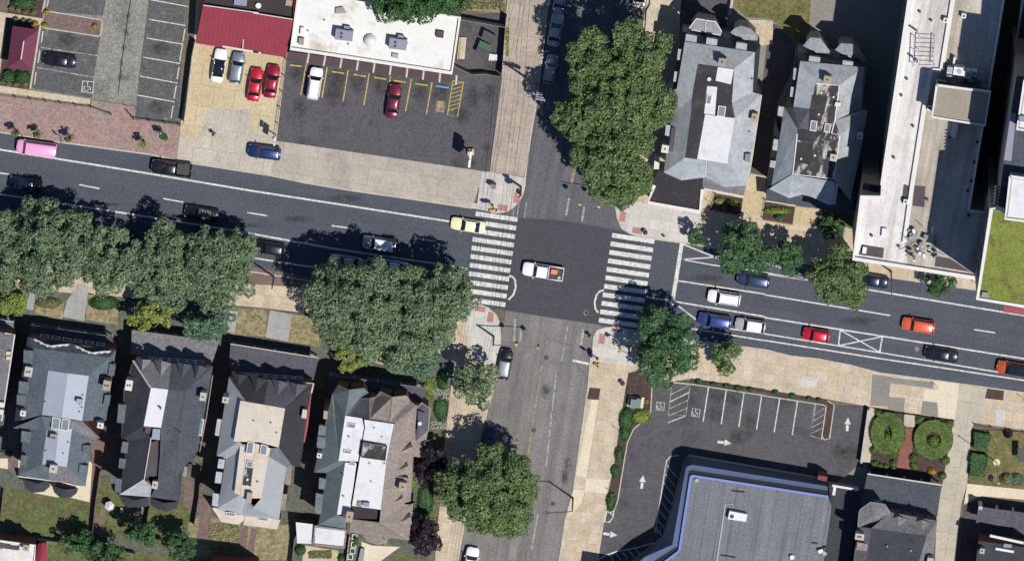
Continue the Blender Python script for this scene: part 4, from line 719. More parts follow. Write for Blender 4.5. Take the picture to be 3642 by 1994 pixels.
rear = roof(b, [(G_, '32', [(455, 745, ZE), (640, 660, ZD), (690, 672, 10), (550, 750, ZE)]), (G_, '32', [(550, 750, ZE), (690, 672, 10), (625, 1065, 10), (490, 1135, ZE)]), (G_, '32', [(490, 1135, ZE), (625, 1065, 10), (702, 1082, 9.6), (695, 1168, ZE)]), ('white_membrane', '32', [(690, 672, 10), (775, 680, 10), (722, 1060, 10), (628, 1062, 10)]),
  ('tar_roof', '32', [(740, 995, 9.4), (955, 1028, 9.4), (945, 1122, 9.4), (735, 1095, 9.4)]), (N_, '32', [(735, 1095, 9.6), (945, 1120, ZD), (1090, 1130, 9.4), (1165, 1255, ZE), (720, 1195, ZE)]), (N_, '32', [(945, 1120, ZD), (1200, 975, ZE), (1165, 1255, ZE), (1090, 1130, 9.4)]), ('brown_shingle', '32', [(945, 1120, ZD), (1110, 985, 8.3), (1190, 985, ZE), (1090, 1080, 9)])], 'rear_roof')
flat(b, '32', [(320, 1118), (460, 1135), (440, 1280), (330, 1275)], 3.4, 'white_membrane', 'addition_roof', 3.3, 'brick_wall'); flat(b, '32', [(470, 1140), (700, 1170), (682, 1305), (455, 1278)], 3.8, 'white_membrane', 'addition_roof', 3.7, 'brick_wall')
MB().strip(WL('32', [(455, 1285), (462, 1150), (700, 1178), (684, 1308), (455, 1285)], 3.85), 0.3, 4.0, 'brown_shingle', 3.4).build('parapet', b)
hz_ = boxon(rf, '32', [(815, 345), (868, 350), (862, 430), (822, 425)], 9.9, 9.6, 'grey_membrane', 'roof_well')
boxon(rf, '32', [(822, 520), (1005, 552), (990, 660), (805, 632)], ZD + 0.75, ZD, 'peeling_roof', 'roof_deck')
MB().strip(WL('32', [(825, 522), (1003, 552), (990, 655), (808, 630), (825, 522)], ZD + .8), 0.12, ZD + 1.0, 'wood_pole', ZD + .7).build('deck_rail', rf)
for q in ([(712, 375), (772, 385), (765, 422), (705, 412)], [(680, 575), (742, 585), (735, 612), (675, 602)]): skylight(rf, '32', q, ZD, 0.25)
skylight(rear, '32', [(725, 668), (770, 672), (765, 698), (722, 694)], 10, 0.25)
for x, y in ((718, 482), (908, 415), (965, 482), (872, 680), (985, 680), (882, 815)): vent(rf, '32', x, y, ZD, 0.14, 0.35)
for x, y in ((678, 930), (675, 770)): vent(rear, '32', x, y, 10, 0.1, 0.6)
boxon(rf, '32', [(825, 970), (872, 975), (868, 1005), (822, 1000)], ZD + .9, ZD, 'unit_grey', 'roof_unit'); boxon(rf, '32', [(785, 962), (818, 966), (812, 1005), (780, 1000)], ZD + .5, ZD, 'brown_shingle', 'roof_unit'); chimney(rear, '32', 722, 1078, 11.6, (0.9, 1.4), 9, 'tan_block', 1)
for y, x in ((545, 1190), (690, 1160), (930, 1122), (1072, 1180)):                                # small triangular dormers on the brown slope
    gabled(rf, '32', (x, y + 8), (x - 100, y + 55), (x - 5, y - 20), (x + 10, y + 62), 'brown_shingle', 'brown_shingle', 9.2, 8.5)
boxon(rf, '32', [(1050, 770), (1160, 790), (1155, 875), (1045, 865)], 9.4, 8.0, N_, 'dormer'); chimney(rf, '32', 1120, 855, 10.8, (1.0, 1.2), 8, 'tan_block', 1)
boxon(b, '32', [(530, 285), (560, 290), (555, 350), (525, 345)], 9.0, 0.1, 'tan_block', 'chimney'); chimney(rf, '32', 497, 620, 10.4, (0.6, 0.6), 7.5, 'white_trim', 1)
for q in ([(500, 395), (545, 405), (535, 470), (490, 465)], [(488, 480), (540, 490), (535, 560), (480, 560)], [(500, 790), (545, 800), (530, 870), (495, 865)], [(475, 905), (520, 915), (505, 1050), (465, 1040)]): dormer(rear, '32', q, 8.4, G_, glass=3)
octbay(b, '32', [(1200, 300), (1262, 225), (1325, 270), (1310, 440), (1215, 520), (1205, 400)], 6.4, (1262, 350), 7.0, 'plum_shingle', trim='tan_block', name='tower_roof')
boxon(b, '32', [(1235, 285), (1280, 300), (1268, 400), (1228, 440)], 7.3, 6.6, 'plum_shingle', 'roof_hatch'); vent(b, '32', 1248, 382, 7.3, 0.3, 0.3, 'white_trim')
flat(b, '32', [(1205, 500), (1310, 430), (1275, 640), (1195, 625)], 4.2, 'brown_shingle', 'side_roof', 4.1, 'brick_wall')
porch(b, '32', [(560, 20), (1300, 120), (1240, 260), (570, 160)], 3.4, 'plum_shingle', 'grey_trim', 5, 0.4)
windows(b, W('32', 1230, 215, ZE), W('32', 590, 165, ZE), (5.6,), 6); windows(b, W('32', 1172, 960, ZE), W('32', 1205, 420, ZE), (2.2, 5.4), 5)
sp = boxon(b, '32', [(875, 1190), (1015, 1225), (1000, 1290), (870, 1240)], 3.6, 0.2, N_, 'rear_bay')
octbay(b, '32', [(820, 1210), (940, 1200), (1005, 1265), (940, 1290), (850, 1260)], 5.2, (945, 1215), 6.2, N_)
# ---------------- sheds in the bottom left corner
o = PT('g1', (-40, 1195, 6.2), (362, 1250, 6.2), (345, 1430, 6.2), (-60, 1430, 6.2)); b = bld('building', 'white flat roofed rear building in the bottom left corner', 'building', o)
walls(b, o, 6.0, 'brick_wall', 0.1); fr = flat(b, 'g1', [(-40, 1195), (362, 1250), (345, 1430), (-60, 1430)], 6.2, 'gravel_roof')
MB().strip(WL('g1', [(-40, 1197), (360, 1250), (345, 1430)], 6.4), 0.2, 6.45, 'white_coping', 6.1).build('parapet', fr)
for q in ([(45, 1235), (110, 1245), (105, 1290), (40, 1280)], [(0, 1230), (35, 1232), (30, 1285), (-5, 1280)], [(115, 1255), (200, 1262), (195, 1300), (110, 1292)]): boxon(fr, 'g1', q, 6.5, 6.2, 'roof_patch', 'roof_hatch')
chimney(fr, 'g1', 265, 1275, 7.6, (0.8, 0.8), 6.2, 'tan_block', 1)
o = PT('g1', (385, 1235, 3), (478, 1225, 3), (480, 1430, 3), (345, 1430, 3)); b = bld('shed', 'small red metal roofed shed at the bottom left', 'shed', o)
walls(b, o, 2.9, 'stucco_wall', 0.1); roof(b, [('red_metal_roof', 'g1', [(385, 1235, 3.2), (430, 1230, 3.6), (412, 1430, 3.6), (345, 1430, 3.2)]), ('red_metal_roof', 'g1', [(430, 1230, 3.6), (478, 1225, 3.0), (480, 1430, 3.0), (412, 1430, 3.6)])])
o = PT('d', (530, 1414, 7.5), (650, 1428, 7.5), (640, 1520, 7.5), (505, 1500, 7.5)); b = bld('building', 'dark rear building at the bottom edge, only its shaded side and shadow in view', 'building', o)
walls(b, o, 7.2, 'brick_wall', 0.1); roof(b, [('dark_shingle', 'd', [(530, 1414, 7.5), (650, 1428, 7.5), (610, 1470, 9), (555, 1462, 9)]), ('dark_shingle', 'd', [(530, 1414, 7.5), (555, 1462, 9), (540, 1510, 9), (505, 1500, 7.5)]), ('dark_shingle', 'd', [(650, 1428, 7.5), (640, 1520, 7.5), (590, 1515, 9), (610, 1470, 9)])])
# ---------------- two houses north of the street, either side of the brown alley
ZM, ZU, ZK, ZL = 7.5, 9.7, 11.0, 8.3
T_ = 'grey_tile_roof'
o = PT('13', (1310, 238, ZM), (1905, 335, ZM), (1872, 670, ZM), (1915, 705, ZM), (1800, 1390, ZM), (1480, 1335, ZM), (1180, 1290, ZM), (1230, 870, ZM), (1195, 690, ZM), (1262, 670, ZM))
b = bld('house', 'grey slate twin house with white and black deck, beside the big green trees', 'house', o, 'old twin houses on the north side')
walls(b, o, ZM - 0.1, 'stone_wall')
rf = roof(b, [('dark_shingle', '13', [(1310, 238, ZM), (1905, 335, ZM), (1862, 392, ZU), (1338, 312, ZU)]), ('dark_shingle', '13', [(1310, 238, ZM), (1338, 312, ZU), (1278, 665, ZU), (1250, 665, ZM)]), ('dark_shingle', '13', [(1905, 335, ZM), (1875, 670, ZM), (1845, 690, ZU), (1862, 392, ZU)]),
  ('grey_slate_roof', '13', [(1338, 312, ZU), (1862, 392, ZU), (1708, 515, ZK), (1435, 478, ZK)]), (T_, '13', [(1338, 312, ZU), (1435, 478, ZK), (1405, 640, ZK), (1390, 735, ZK), (1278, 665, ZU)]), (T_, '13', [(1862, 392, ZU), (1845, 690, ZU), (1690, 770, ZK), (1708, 515, ZK)]),
  (T_, '13', [(1278, 665, ZU), (1390, 735, ZK), (1385, 830, ZK), (1238, 862, ZL), (1195, 690, ZL)]), (T_, '13', [(1238, 862, ZL), (1385, 830, ZK), (1340, 1180, ZK), (1180, 1290, ZL)]), (T_, '13', [(1180, 1290, ZL), (1340, 1180, ZK), (1310, 1350, ZL)]), (T_, '13', [(1310, 1350, ZL), (1340, 1180, ZK), (1500, 1205, 10.6), (1490, 1328, ZL)]),
  (T_, '13', [(1490, 1328, ZL), (1500, 1205, 10.6), (1655, 1225, ZK), (1630, 1400, ZL)]), (T_, '13', [(1630, 1400, ZL), (1655, 1225, ZK), (1800, 1390, ZL)]), (T_, '13', [(1655, 1225, ZK), (1712, 885, ZK), (1910, 710, ZL), (1840, 1180, ZL), (1800, 1390, ZL)]), ('grey_slate_roof', '13', [(1712, 885, ZK), (1690, 770, ZK), (1845, 690, ZU), (1910, 710, ZL)]),
  ('tar_roof', '13', [(1435, 478, ZK), (1572, 497, ZK), (1540, 640, ZK), (1490, 855, ZK), (1430, 1192, ZK), (1340, 1180, ZK), (1385, 830, ZK), (1390, 735, ZK), (1405, 640, ZK)]), ('tar_roof', '13', [(1572, 497, ZK), (1708, 515, ZK), (1690, 770, ZK), (1712, 885, ZK), (1565, 868, ZK), (1490, 855, ZK), (1540, 640, ZK)]), ('white_membrane', '13', [(1490, 855, ZK), (1565, 868, ZK), (1712, 885, ZK), (1655, 1225, ZK), (1430, 1192, ZK)])])
boxon(rf, '13', [(1585, 503), (1705, 520), (1683, 632), (1568, 605)], ZK + .1, ZK, 'white_membrane', 'roof_patch'); boxon(rf, '13', [(1505, 645), (1580, 652), (1562, 862), (1482, 850)], ZK + .12, ZK, 'white_membrane', 'roof_patch')
skylight(rf, '13', [(1505, 712), (1545, 718), (1532, 785), (1495, 778)], ZK + .1, 0.2); skylight(rf, '13', [(1590, 790), (1648, 798), (1635, 878), (1580, 870)], ZK, 0.3)
chimney(rf, '13', 1618, 465, 12.2, (1.0, 1.0), 9.5, 'chimney_brick', 1); vent(rf, '13', 1520, 594, ZK, 0.3, 0.35, 'white_trim'); chimney(rf, '13', 1860, 880, 10.4, (0.8, 1.0), 8, 'tan_block', 1); chimney(rf, '13', 1190, 1115, 10.0, (0.9, 1.0), 7.5, 'white_trim', 1); boxon(rf, '13', [(1790, 1150), (1830, 1156), (1825, 1215), (1785, 1208)], 9.8, 8.2, 'grey_trim', 'dormer')
for x, y in ((1358, 560), (1845, 598), (1485, 1035), (1840, 1010)): vent(rf, '13', x, y, 10, 0.1, 0.4)
for q in ([(1350, 262), (1425, 274), (1420, 318), (1345, 305)], [(1505, 288), (1578, 300), (1573, 342), (1500, 330)], [(1728, 322), (1800, 333), (1795, 378), (1722, 366)]): dormer(rf, '13', q, 9.5, T_, glass=1)
for q in ([(1292, 372), (1318, 376), (1308, 450), (1284, 445)], [(1265, 540), (1290, 545), (1280, 612), (1256, 607)], [(1200, 938), (1226, 942), (1216, 1015), (1193, 1010)]): dormer(rf, '13', q, 9.0, T_)
boxon(rf, '13', [(1240, 952), (1302, 962), (1275, 1140), (1215, 1130)], 9.2, 8.2, 'roof_patch', 'roof_patch'); boxon(rf, '13', [(1258, 715), (1290, 720), (1275, 805), (1245, 800)], 9.6, 8.2, 'roof_patch', 'roof_patch')
octbay(b, '13', [(1372, 210), (1425, 142), (1570, 165), (1612, 235), (1605, 265), (1375, 222)], 7.3, (1490, 215), 7.75, 'grey_slate_roof', wall='tan_block', trim='white_trim'); octbay(b, '13', [(1678, 245), (1712, 212), (1755, 195), (1825, 212), (1885, 272), (1880, 305), (1770, 300)], 7.3, (1790, 262), 7.75, 'grey_slate_roof', wall='tan_block')
MB().tube(WL('13', [(1497, 152, 7.35), (1492, 215, 7.78), (1488, 245, 7.5)]), 0.1, 'white_trim', 6).build('gutter', rf); MB().tube(WL('13', [(1500, 1205, 10.65), (1488, 1320, 8.4)]), 0.09, 'white_trim', 6).build('ridge_cap', rf)
MB().strip(WL('13', [(1912, 712), (1842, 1180), (1805, 1385)], ZL), 0.14, ZL + .03, 'cream_trim', ZL - .15).build('gutter', rf); windows(b, W('13', 1905, 335, ZM), W('13', 1310, 238, ZM), (5.5,), 5)
po = roof(b, [('mottled_shingle', 'nf', [(560, 590, 3.5), (972, 672, 3.5), (1000, 560, 4.2), (565, 480, 4.2)])], 'porch_roof'); MB().strip(WL('nf', [(562, 594), (972, 674)], 3.5), 0.2, 3.55, 'white_trim', 3.35).build('gutter', po)
MB().prism(inset(WL('nf', [(560, 590), (972, 672), (1000, 560), (565, 480)], 3.5), 0.2), 0.1, 3.3, 'stone_wall').build('porch', b)
# one-storey shop in front of it
o = WL('nf', [(15, 738), (535, 830), (565, 600), (562, 490), (120, 420), (60, 560)], 4.0); b = bld('shop', 'low corner shop with black flat roof and white parapet', 'shop', o)
walls(b, o, 3.8, 'stucco_wall', 0.12); fr = flat(b, 'nf', [(15, 738), (535, 830), (565, 600), (562, 490), (120, 420), (60, 560)], 3.9, 'patchy_black_roof')
MB().strip(WL('nf', [(78, 560), (15, 735), (530, 826), (560, 600)], 4.2), 0.5, 4.25, 'white_coping', 3.7).build('parapet', fr); boxon(b, 'nf', [(78, 300), (130, 312), (122, 400), (72, 400)], 4.6, 0.1, 'white_coping', 'side_wall')
# second house
o = PT('14', (232, 388, ZM), (768, 468, ZM), (722, 825, ZM), (772, 832, ZM), (694, 1240, ZM), 'nf', (1890, 748, ZM), (1650, 680, ZM), (1430, 690, ZM), (1202, 592, ZM), '14', (112, 728, ZM), (195, 735, ZM))
b = bld('house', 'grey slate twin house with peeling streaked black deck, beside the tall building', 'house', o, 'old twin houses on the north side')
walls(b, o, ZM - 0.1, 'stone_wall')
rf = roof(b, [('dark_shingle', '14', [(232, 388, ZM), (768, 468, ZM), (742, 505, ZU), (265, 458, ZU)]), ('dark_shingle', '14', [(232, 388, ZM), (265, 458, ZU), (215, 800, ZU), (190, 740, ZM)]), ('dark_shingle', 'nf', [(1290, -60, ZM), (1330, 30, ZL), (1245, 600, ZL), (1200, 592, ZM)]),
  ('grey_slate_roof', '14', [(265, 458, ZU), (742, 505, ZU), (560, 638, ZK), (380, 622, ZK)]), (T_, '14', [(265, 458, ZU), (380, 622, ZK), (340, 815, ZK), (215, 800, ZU)]), (T_, '14', [(768, 468, ZM), (722, 825, ZM), (525, 905, ZK), (560, 638, ZK), (742, 505, ZU)]), ('plum_shingle', '14', [(215, 800, ZU), (340, 815, ZK), (330, 965, ZK), (245, 965, ZK), (148, 805, ZL)]), (T_, '14', [(148, 805, ZL), (245, 965, ZK), (208, 1305, ZK), (48, 1398, ZL)]),
  (T_, 'nf', [(1225, 598, ZL), (1455, 455, ZK), (1428, 690, ZL)]), (T_, 'nf', [(1428, 690, ZL), (1455, 455, ZK), (1660, 488, ZK), (1560, 655, ZL)]), (T_, 'nf', [(1560, 655, ZL), (1660, 488, ZK), (1872, 520, ZK), (1820, 755, ZL), (1650, 676, ZL)]), (T_, 'nf', [(1820, 755, ZL), (1872, 520, ZK), (1925, 560, 10), (1895, 750, ZL)]),
  (T_, '14', [(520, 1345, ZK), (565, 1012, ZK), (770, 830, ZL), (694, 1240, ZL), (640, 1500, ZL), (560, 1400, 10)]), ('grey_slate_roof', '14', [(565, 1012, ZK), (525, 905, ZK), (725, 825, ZL), (770, 830, ZL)]),
  ('peeling_roof', '14', [(380, 622, ZK), (560, 638, ZK), (525, 905, ZK), (490, 1000, ZK), (330, 965, ZK), (340, 815, ZK)]), ('peeling_roof', '14', [(245, 965, ZK), (330, 965, ZK), (490, 1000, ZK), (525, 905, ZK), (565, 1012, ZK), (520, 1345, ZK), (208, 1305, ZK)])])
for q in ([(358, 712), (470, 725), (445, 850), (330, 965), (335, 830)], [(248, 970), (440, 985), (360, 1060), (245, 1050)], [(245, 1065), (362, 1080), (345, 1235), (222, 1215)]): boxon(rf, '14', q, ZK + .06, ZK, 'tar_roof', 'roof_patch')
MB().strip(WL('14', [(380, 625), (558, 640), (525, 905), (500, 998), (562, 1012), (518, 1340), (210, 1303), (243, 1000)], ZK + .1), 0.16, ZK + .1, 'white_coping', ZK - .05).build('ridge_cap', rf)
for q in ([(345, 900), (395, 908), (385, 985), (335, 978)], [(452, 922), (498, 928), (485, 995), (440, 988)]): skylight(rf, '14', q, ZK + .05, 0.3)
chimney(rf, '14', 470, 598, 12.0, (1.0, 1.0), 9.5, 'tan_block', 1); chimney(rf, '14', 712, 1020, 10.6, (0.7, 0.7), 7.8, 'white_trim', 1); chimney(rf, '14', 515, 1180, 12.0, (0.9, 0.9), 10.9, 'stucco_wall', 1); boxon(rf, '14', [(528, 765), (570, 770), (565, 800), (522, 795)], ZK + .5, ZK, 'white_trim', 'roof_hatch')
for x, y in ((425, 695), (515, 728), (405, 858), (375, 1165), (272, 1190)): vent(rf, '14', x, y, ZK, 0.16, 0.3, 'white_trim')
for q in ([(338, 425), (412, 436), (408, 470), (333, 460)], [(588, 458), (658, 468), (654, 508), (582, 498)]): dormer(rf, '14', q, 9.5, T_, glass=1)
for q in ([(222, 515), (248, 520), (240, 598), (215, 592)], [(200, 655), (225, 660), (216, 725), (192, 720)], [(108, 800), (140, 806), (130, 870), (100, 862)], [(72, 1045), (98, 1050), (88, 1125), (62, 1118)], [(48, 1205), (80, 1210), (72, 1255), (40, 1248)]): dormer(rf, '14', q, 8.9, T_)
octbay(b, '14', [(285, 345), (340, 282), (415, 288), (490, 385), (482, 402), (388, 396)], 7.3, (395, 350), 7.75, 'grey_slate_roof', wall='tan_block'); octbay(b, '14', [(525, 375), (572, 325), (665, 332), (735, 405), (728, 442), (620, 430)], 7.3, (630, 390), 7.75, 'grey_slate_roof', wall='tan_block')
po = roof(b, [('slate_shingle', 'nf', [(1195, 715, 3.5), (1630, 780, 3.5), (1660, 680, 4.2), (1205, 600, 4.2)]), ('slate_shingle', 'nf', [(1630, 780, 3.5), (2060, 860, 3.5), (2100, 600, 4.2), (1660, 680, 4.2)])], 'porch_roof'); MB().strip(WL('nf', [(1195, 718), (1495, 765)], 3.5), 0.18, 3.55, 'cream_trim', 3.35).build('gutter', po)
MB().prism(inset(WL('nf', [(1195, 715), (1630, 780), (2060, 860), (2100, 600), (1205, 600)], 3.5), 0.25), 0.1, 3.3, 'stone_wall').build('porch', b); windows(b, W('14', 768, 468, ZM), W('14', 232, 388, ZM), (5.5,), 5)
# ---------------- tall flat roofed building
Z7 = 21.8
O7 = [('14', (1088, -200)), ('14', (1085, -60)), ('14', (872, 1388)), ('24', (866, 92)), ('24', (722, 68)), ('24', (655, 548)), ('24', (1590, 700)), ('24', (1680, 200)), ('24', (1535, 182)), ('14', (1560, 1410)), ('14', (1795, 0)), ('14', (1830, -200))]
o = [W(c, p[0], p[1], Z7) for c, p in O7]; b = bld('apartment_block', 'long mid-rise block with pale streaked flat roof and white parapet', 'building', o)
walls(b, o, Z7 - 0.6, 'tan_block', 0.15)
fr = MB().prism(o, Z7 - 0.6, Z7 - 0.45, 'gravel_roof').build('roof', b)
MB().prism(PT('14', (1408, -180, Z7), (1325, 515, Z7), (1195, 800, Z7), (1102, 1400, Z7), '24', (1045, 430, Z7), (1075, 600, Z7), (1580, 680, Z7), (1668, 210, Z7), (1528, 195, Z7), '14', (1552, 1405, Z7), (1783, 0, Z7), (1815, -180, Z7)), Z7 - .5, Z7 - .44, 'worn_gravel_roof').build('roof_membrane', fr)
MB().strip([W(c, p[0] + 12, p[1], Z7) for c, p in O7[:3]], 0.75, Z7, 'white_coping', Z7 - .5).strip([W('24', 868, 90, Z7), W('24', 728, 78, Z7), W('24', 664, 545, Z7), W('24', 1588, 692, Z7)], 0.55, Z7 + .15, 'white_coping', Z7 - .55).build('parapet', fr)
MB().strip([W(c, p[0] - 8, p[1], Z7) for c, p in O7[8:12]], 0.35, Z7 - .1, 'white_coping', Z7 - .5).strip([W('24', 1588, 690, Z7), W('24', 1670, 205, Z7), W('24', 1535, 190, Z7)], 0.35, Z7 - .1, 'white_coping', Z7 - .5).build('parapet', fr)
MB().strip(WL('14', [(1416, -100), (1408, 0), (1325, 515)], Z7), 0.62, Z7 + .05, 'white_coping', Z7 - .5).build('roof_curb', fr); MB().strip(WL('14', [(1318, 532), (1262, 528), (1240, 545), (1195, 800), (1102, 1400), (1045, 1815)], Z7), 0.6, Z7 + .05, 'white_coping', Z7 - .5).build('roof_curb', fr)
for c, q in (('24', [(1040, -10), (1080, 0), (1062, 140), (1022, 130)]), ('24', [(1115, 0), (1202, 5), (1195, 162), (1105, 150)]), ('24', [(725, 440), (892, 466), (885, 542), (702, 515)]), ('24', [(1282, 525), (1390, 545), (1540, 645), (1270, 602)])): boxon(fr, c, q, Z7 - .42, Z7 - .5, 'roof_patch', 'roof_patch')
pb = WL('14', [(1288, 638), (1688, 690), (1648, 940), (1252, 875)], 26.6); MB().prism(pb, Z7 - .5, 26.3, 'tan_block').build('penthouse', b)
ph = MB().prism(pb, 26.3, 26.4, 'pent_roof').build('penthouse_roof', b); MB().strip([*pb, pb[0]], 0.32, 26.7, 'white_coping', 26.2).build('parapet', ph)
for i in range(7):
    q = pb[0].lerp(pb[1], 0.08 + i*0.14); MB().box((q.x, q.y + 0.06, 24.6), (1.0, 0.15, 1.5), 'window_glass', -SA).build('louvre', b)
for x0, y0, w, h, zz, m in ((1370, 505, 45, 45, 1.6, 'white_plastic'), (1418, 500, 85, 60, 2.0, 'white_plastic'), (1505, 525, 42, 60, 1.9, 'white_plastic'), (1552, 530, 40, 45, 1.8, 'white_plastic'), (1596, 540, 55, 60, 1.8, 'unit_grey'), (1360, 560, 45, 35, 1.6, 'unit_grey'), (1440, 585, 50, 30, 1.2, 'unit_grey'), (1525, 585, 40, 25, 1.2, 'unit_grey'), (1415, 430, 14, 60, 0.9, 'white_plastic')):
    p = WL('14', [(x0, y0), (x0 + w, y0 + w*0.15), (x0 + w - h*0.16, y0 + h + w*0.15), (x0 - h*0.16, y0 + h)], Z7 + zz)
    r_ = MB().prism(p, Z7 - .5, Z7 + zz, m).build('roof_unit', fr); c0 = cen(p)
    if w > 39: MB().tube([(c0.x, c0.y, Z7 + zz), (c0.x, c0.y, Z7 + zz + .12)], 0.35, 'galvanised', 10).build('fan', r_)
for c, x, y in (('14', 1355, 155), ('14', 1490, 122), ('14', 1235, 812), ('14', 1425, 935), ('24', 1055, 122)): q = W(c, x, y, Z7 + .6); cu = MB().box((q.x, q.y, Z7), (0.65, 0.65, 1.2), 'white_plastic', -SA).build('vent_cowl', fr); MB().box((q.x, q.y, Z7 + .61), (0.3, 0.3, 0.06), 'dark_metal', -SA).build('vent_mouth', cu)
for c, x, y in (('14', 1160, 90), ('14', 1245, 155), ('14', 1022, 715), ('14', 1110, 945), ('14', 1385, 1030), ('24', 1003, 455), ('24', 800, 375), ('14', 1062, 592), ('14', 965, 1180), ('24', 1215, 105), ('14', 1590, 1065), ('14', 1568, 1215), ('14', 1545, 1355), ('24', 1520, 40), ('24', 1525, 225)): vent(fr, c, x, y, Z7 - .45, 0.2, 0.45, 'dark_metal')
boxon(fr, '14', [(1408, 925), (1448, 932), (1430, 1035), (1395, 1028)], Z7 + .7, Z7 - .4, 'white_plastic', 'roof_duct'); boxon(fr, '24', [(880, 318), (915, 325), (905, 388), (872, 382)], Z7 + .2, Z7 - .4, 'white_plastic', 'roof_hatch'); boxon(fr, '24', [(735, 458), (765, 462), (758, 510), (728, 505)], Z7 + .1, Z7 - .4, 'white_plastic', 'roof_unit')
rk = MB()                                                           # pipe racks and aerial frames on the roof
for i in range(7): rk.tube(WL('14', [(1155 - 2*i, 285 + 33*i, Z7 + .9), (1275 - 2*i, 290 + 33*i, Z7 + .9)]), 0.06, 'galvanised', 6)
for x in (1118, 1155, 1272): rk.tube(WL('14', [(x + 2, 275, Z7 + .9), (x - 8, 500, Z7 + .9)]), 0.07, 'galvanised', 6)
for x in (1118, 1155, 1272):
    for y in (280, 385, 490): q = W('14', x, y, Z7 + .9); rk.tube([(q.x, q.y, Z7 - .5), (q.x, q.y, Z7 + .9)], 0.05, 'galvanised', 6)
for y in (262, 480): rk.tube([W('14', 1140, y, Z7 + 2.8), W('14', 1140, y, Z7 + 2.8) - Vector((0, 0, 3.2))], 0.16, 'white_plastic', 8)
rk.build('pipe_rack', fr)
random.seed(5); an = MB(); C0 = W('24', 1175, 430, Z7)
for i in range(26):
    q = C0 + Vector((random.uniform(-2, 2), random.uniform(-1.9, 1.9), 0)); h = random.uniform(0.2, 1.3)
    an.box((q.x, q.y, Z7 - .4 + h/2), (random.uniform(.25, .8), random.uniform(.2, .6), h), random.choice(['galvanised', 'white_plastic', 'unit_grey', 'teal_box']), random.uniform(0, 1.5))
for i in range(10):
    a = C0 + Vector((random.uniform(-2.2, 2), random.uniform(-2, 2), random.uniform(.3, 1.4))); an.tube([a, a + Vector((random.uniform(-1.8, 1.8), random.uniform(-1.2, 1.2), random.uniform(-.2, .6)))], 0.05, 'galvanised', 6)
q = W('24', 1120, 560, Z7 + 2.4); an.tube([(q.x, q.y, Z7 - .5), (q.x, q.y, Z7 + 2.6)], 0.16, 'white_plastic', 8); an.build('aerial_cluster', fr)
windows(b, o[2], o[1], (3, 6.5, 10, 13.5, 17), 12, 1.3, 1.8, 'stone_wall')
windows(b, o[6], o[5], (3, 6.5, 10, 13.5, 17), 6, 1.3, 1.8, 'stone_wall')
flat(b, '24', [(735, -20), (862, 0), (860, 85), (725, 62)], 17.0, 'plum_shingle', 'lower_roof', 16.9, 'tan_block'); 
for i in range(3): boxon(b, '24', [(790, 2 + 18*i), (840, 8 + 18*i), (838, 18 + 18*i), (788, 12 + 18*i)], 17.3, 17.0, 'dark_metal', 'louvre')
# ---------------- tower with planted roof at the right edge
Z8 = 38.8
O8 = [('14', (2000, 380)), ('14', (1985, 576)), ('14', (1885, 576)), ('14', (1835, 896)), ('14', (1755, 1476)), ('24', (1750, 178)), ('24', (1690, 168)), ('24', (1580, 855)), ('24', (2200, 955)), ('14', (2500, 450))]
o = [W(c, p[0], p[1], Z8) for c, p in O8]; b = bld('tower_block', 'tall block at the right edge with planted green roof and white coping', 'building', o)
walls(b, o, Z8 - 0.6, 'stone_wall', 0.12); fr = MB().prism(o, Z8 - 0.6, Z8 - 0.4, 'slate_shingle').build('roof', b)
gp = [W('24', *p, Z8) for p in ((1698, 185), (1592, 845), (2200, 945), (2300, 200))]; gr = MB().prism(gp, Z8 - .45, Z8 - .25, 'sedum').build('green_roof', b)
MB().strip([W('24', *p, Z8) for p in ((1800, 190), (1760, 172), (1697, 172), (1592, 846), (2200, 946))], 0.5, Z8 + .05, 'white_coping', Z8 - .6).build('parapet', fr)
boxon(gr, '24', [(1628, 795), (1672, 802), (1668, 838), (1622, 830)], Z8 + .4, Z8 - .3, 'unit_grey', 'roof_unit')
for q in ([(1838, -70), (1800, 246), (2300, 310), (2340, 0)], ): pz = [W('24', *p, Z8 + 3) for p in q]; MB().prism(pz, Z8 - .5, Z8 + 2.9, 'stone_wall').build('penthouse', b); pr = MB().prism(inset(pz, .3), Z8 + 2.9, Z8 + 2.95, 'white_membrane').build('penthouse_roof', b); MB().strip([*pz, pz[0]], 0.35, Z8 + 3.15, 'white_coping', Z8 + 2.6).build('parapet', pr)
for q in ([(1945, 600), (1888, 966), (2400, 1030), (2450, 670)], ): pz = [W('14', *p, Z8 + 3) for p in q]; MB().prism(pz, Z8 - .5, Z8 + 2.9, 'stone_wall').build('penthouse', b); pr = MB().prism(inset(pz, .3), Z8 + 2.9, Z8 + 2.95, 'white_membrane').build('penthouse_roof', b); MB().strip([*pz, pz[0]], 0.35, Z8 + 3.15, 'white_coping', Z8 + 2.6).build('parapet', pr)
q = W('14', 1925, 890, Z8 + 3.6); MB().box((q.x, q.y, Z8 + 3.3), (0.8, 0.8, 0.7), 'unit_grey').build('roof_unit', pr)
MB().prism(WL('14', [(1842, 848), (1882, 852), (1845, 1205), (1790, 1196)], Z8), Z8 - .4, Z8 + .1, 'unit_grey').build('walkway', fr)
lv = MB()
for i in range(6):
    for j in range(2): lv.prism(WL('24', [(1722 + 50*j - 2*i, 4 + 25*i + 4*j), (1762 + 50*j - 2*i, 9 + 25*i + 4*j), (1761 + 50*j - 2*i, 21 + 25*i + 4*j), (1720 + 50*j - 2*i, 16 + 25*i + 4*j)], Z8), Z8 - .4, Z8 - .3, 'dark_metal')
lv.build('louvre', fr)
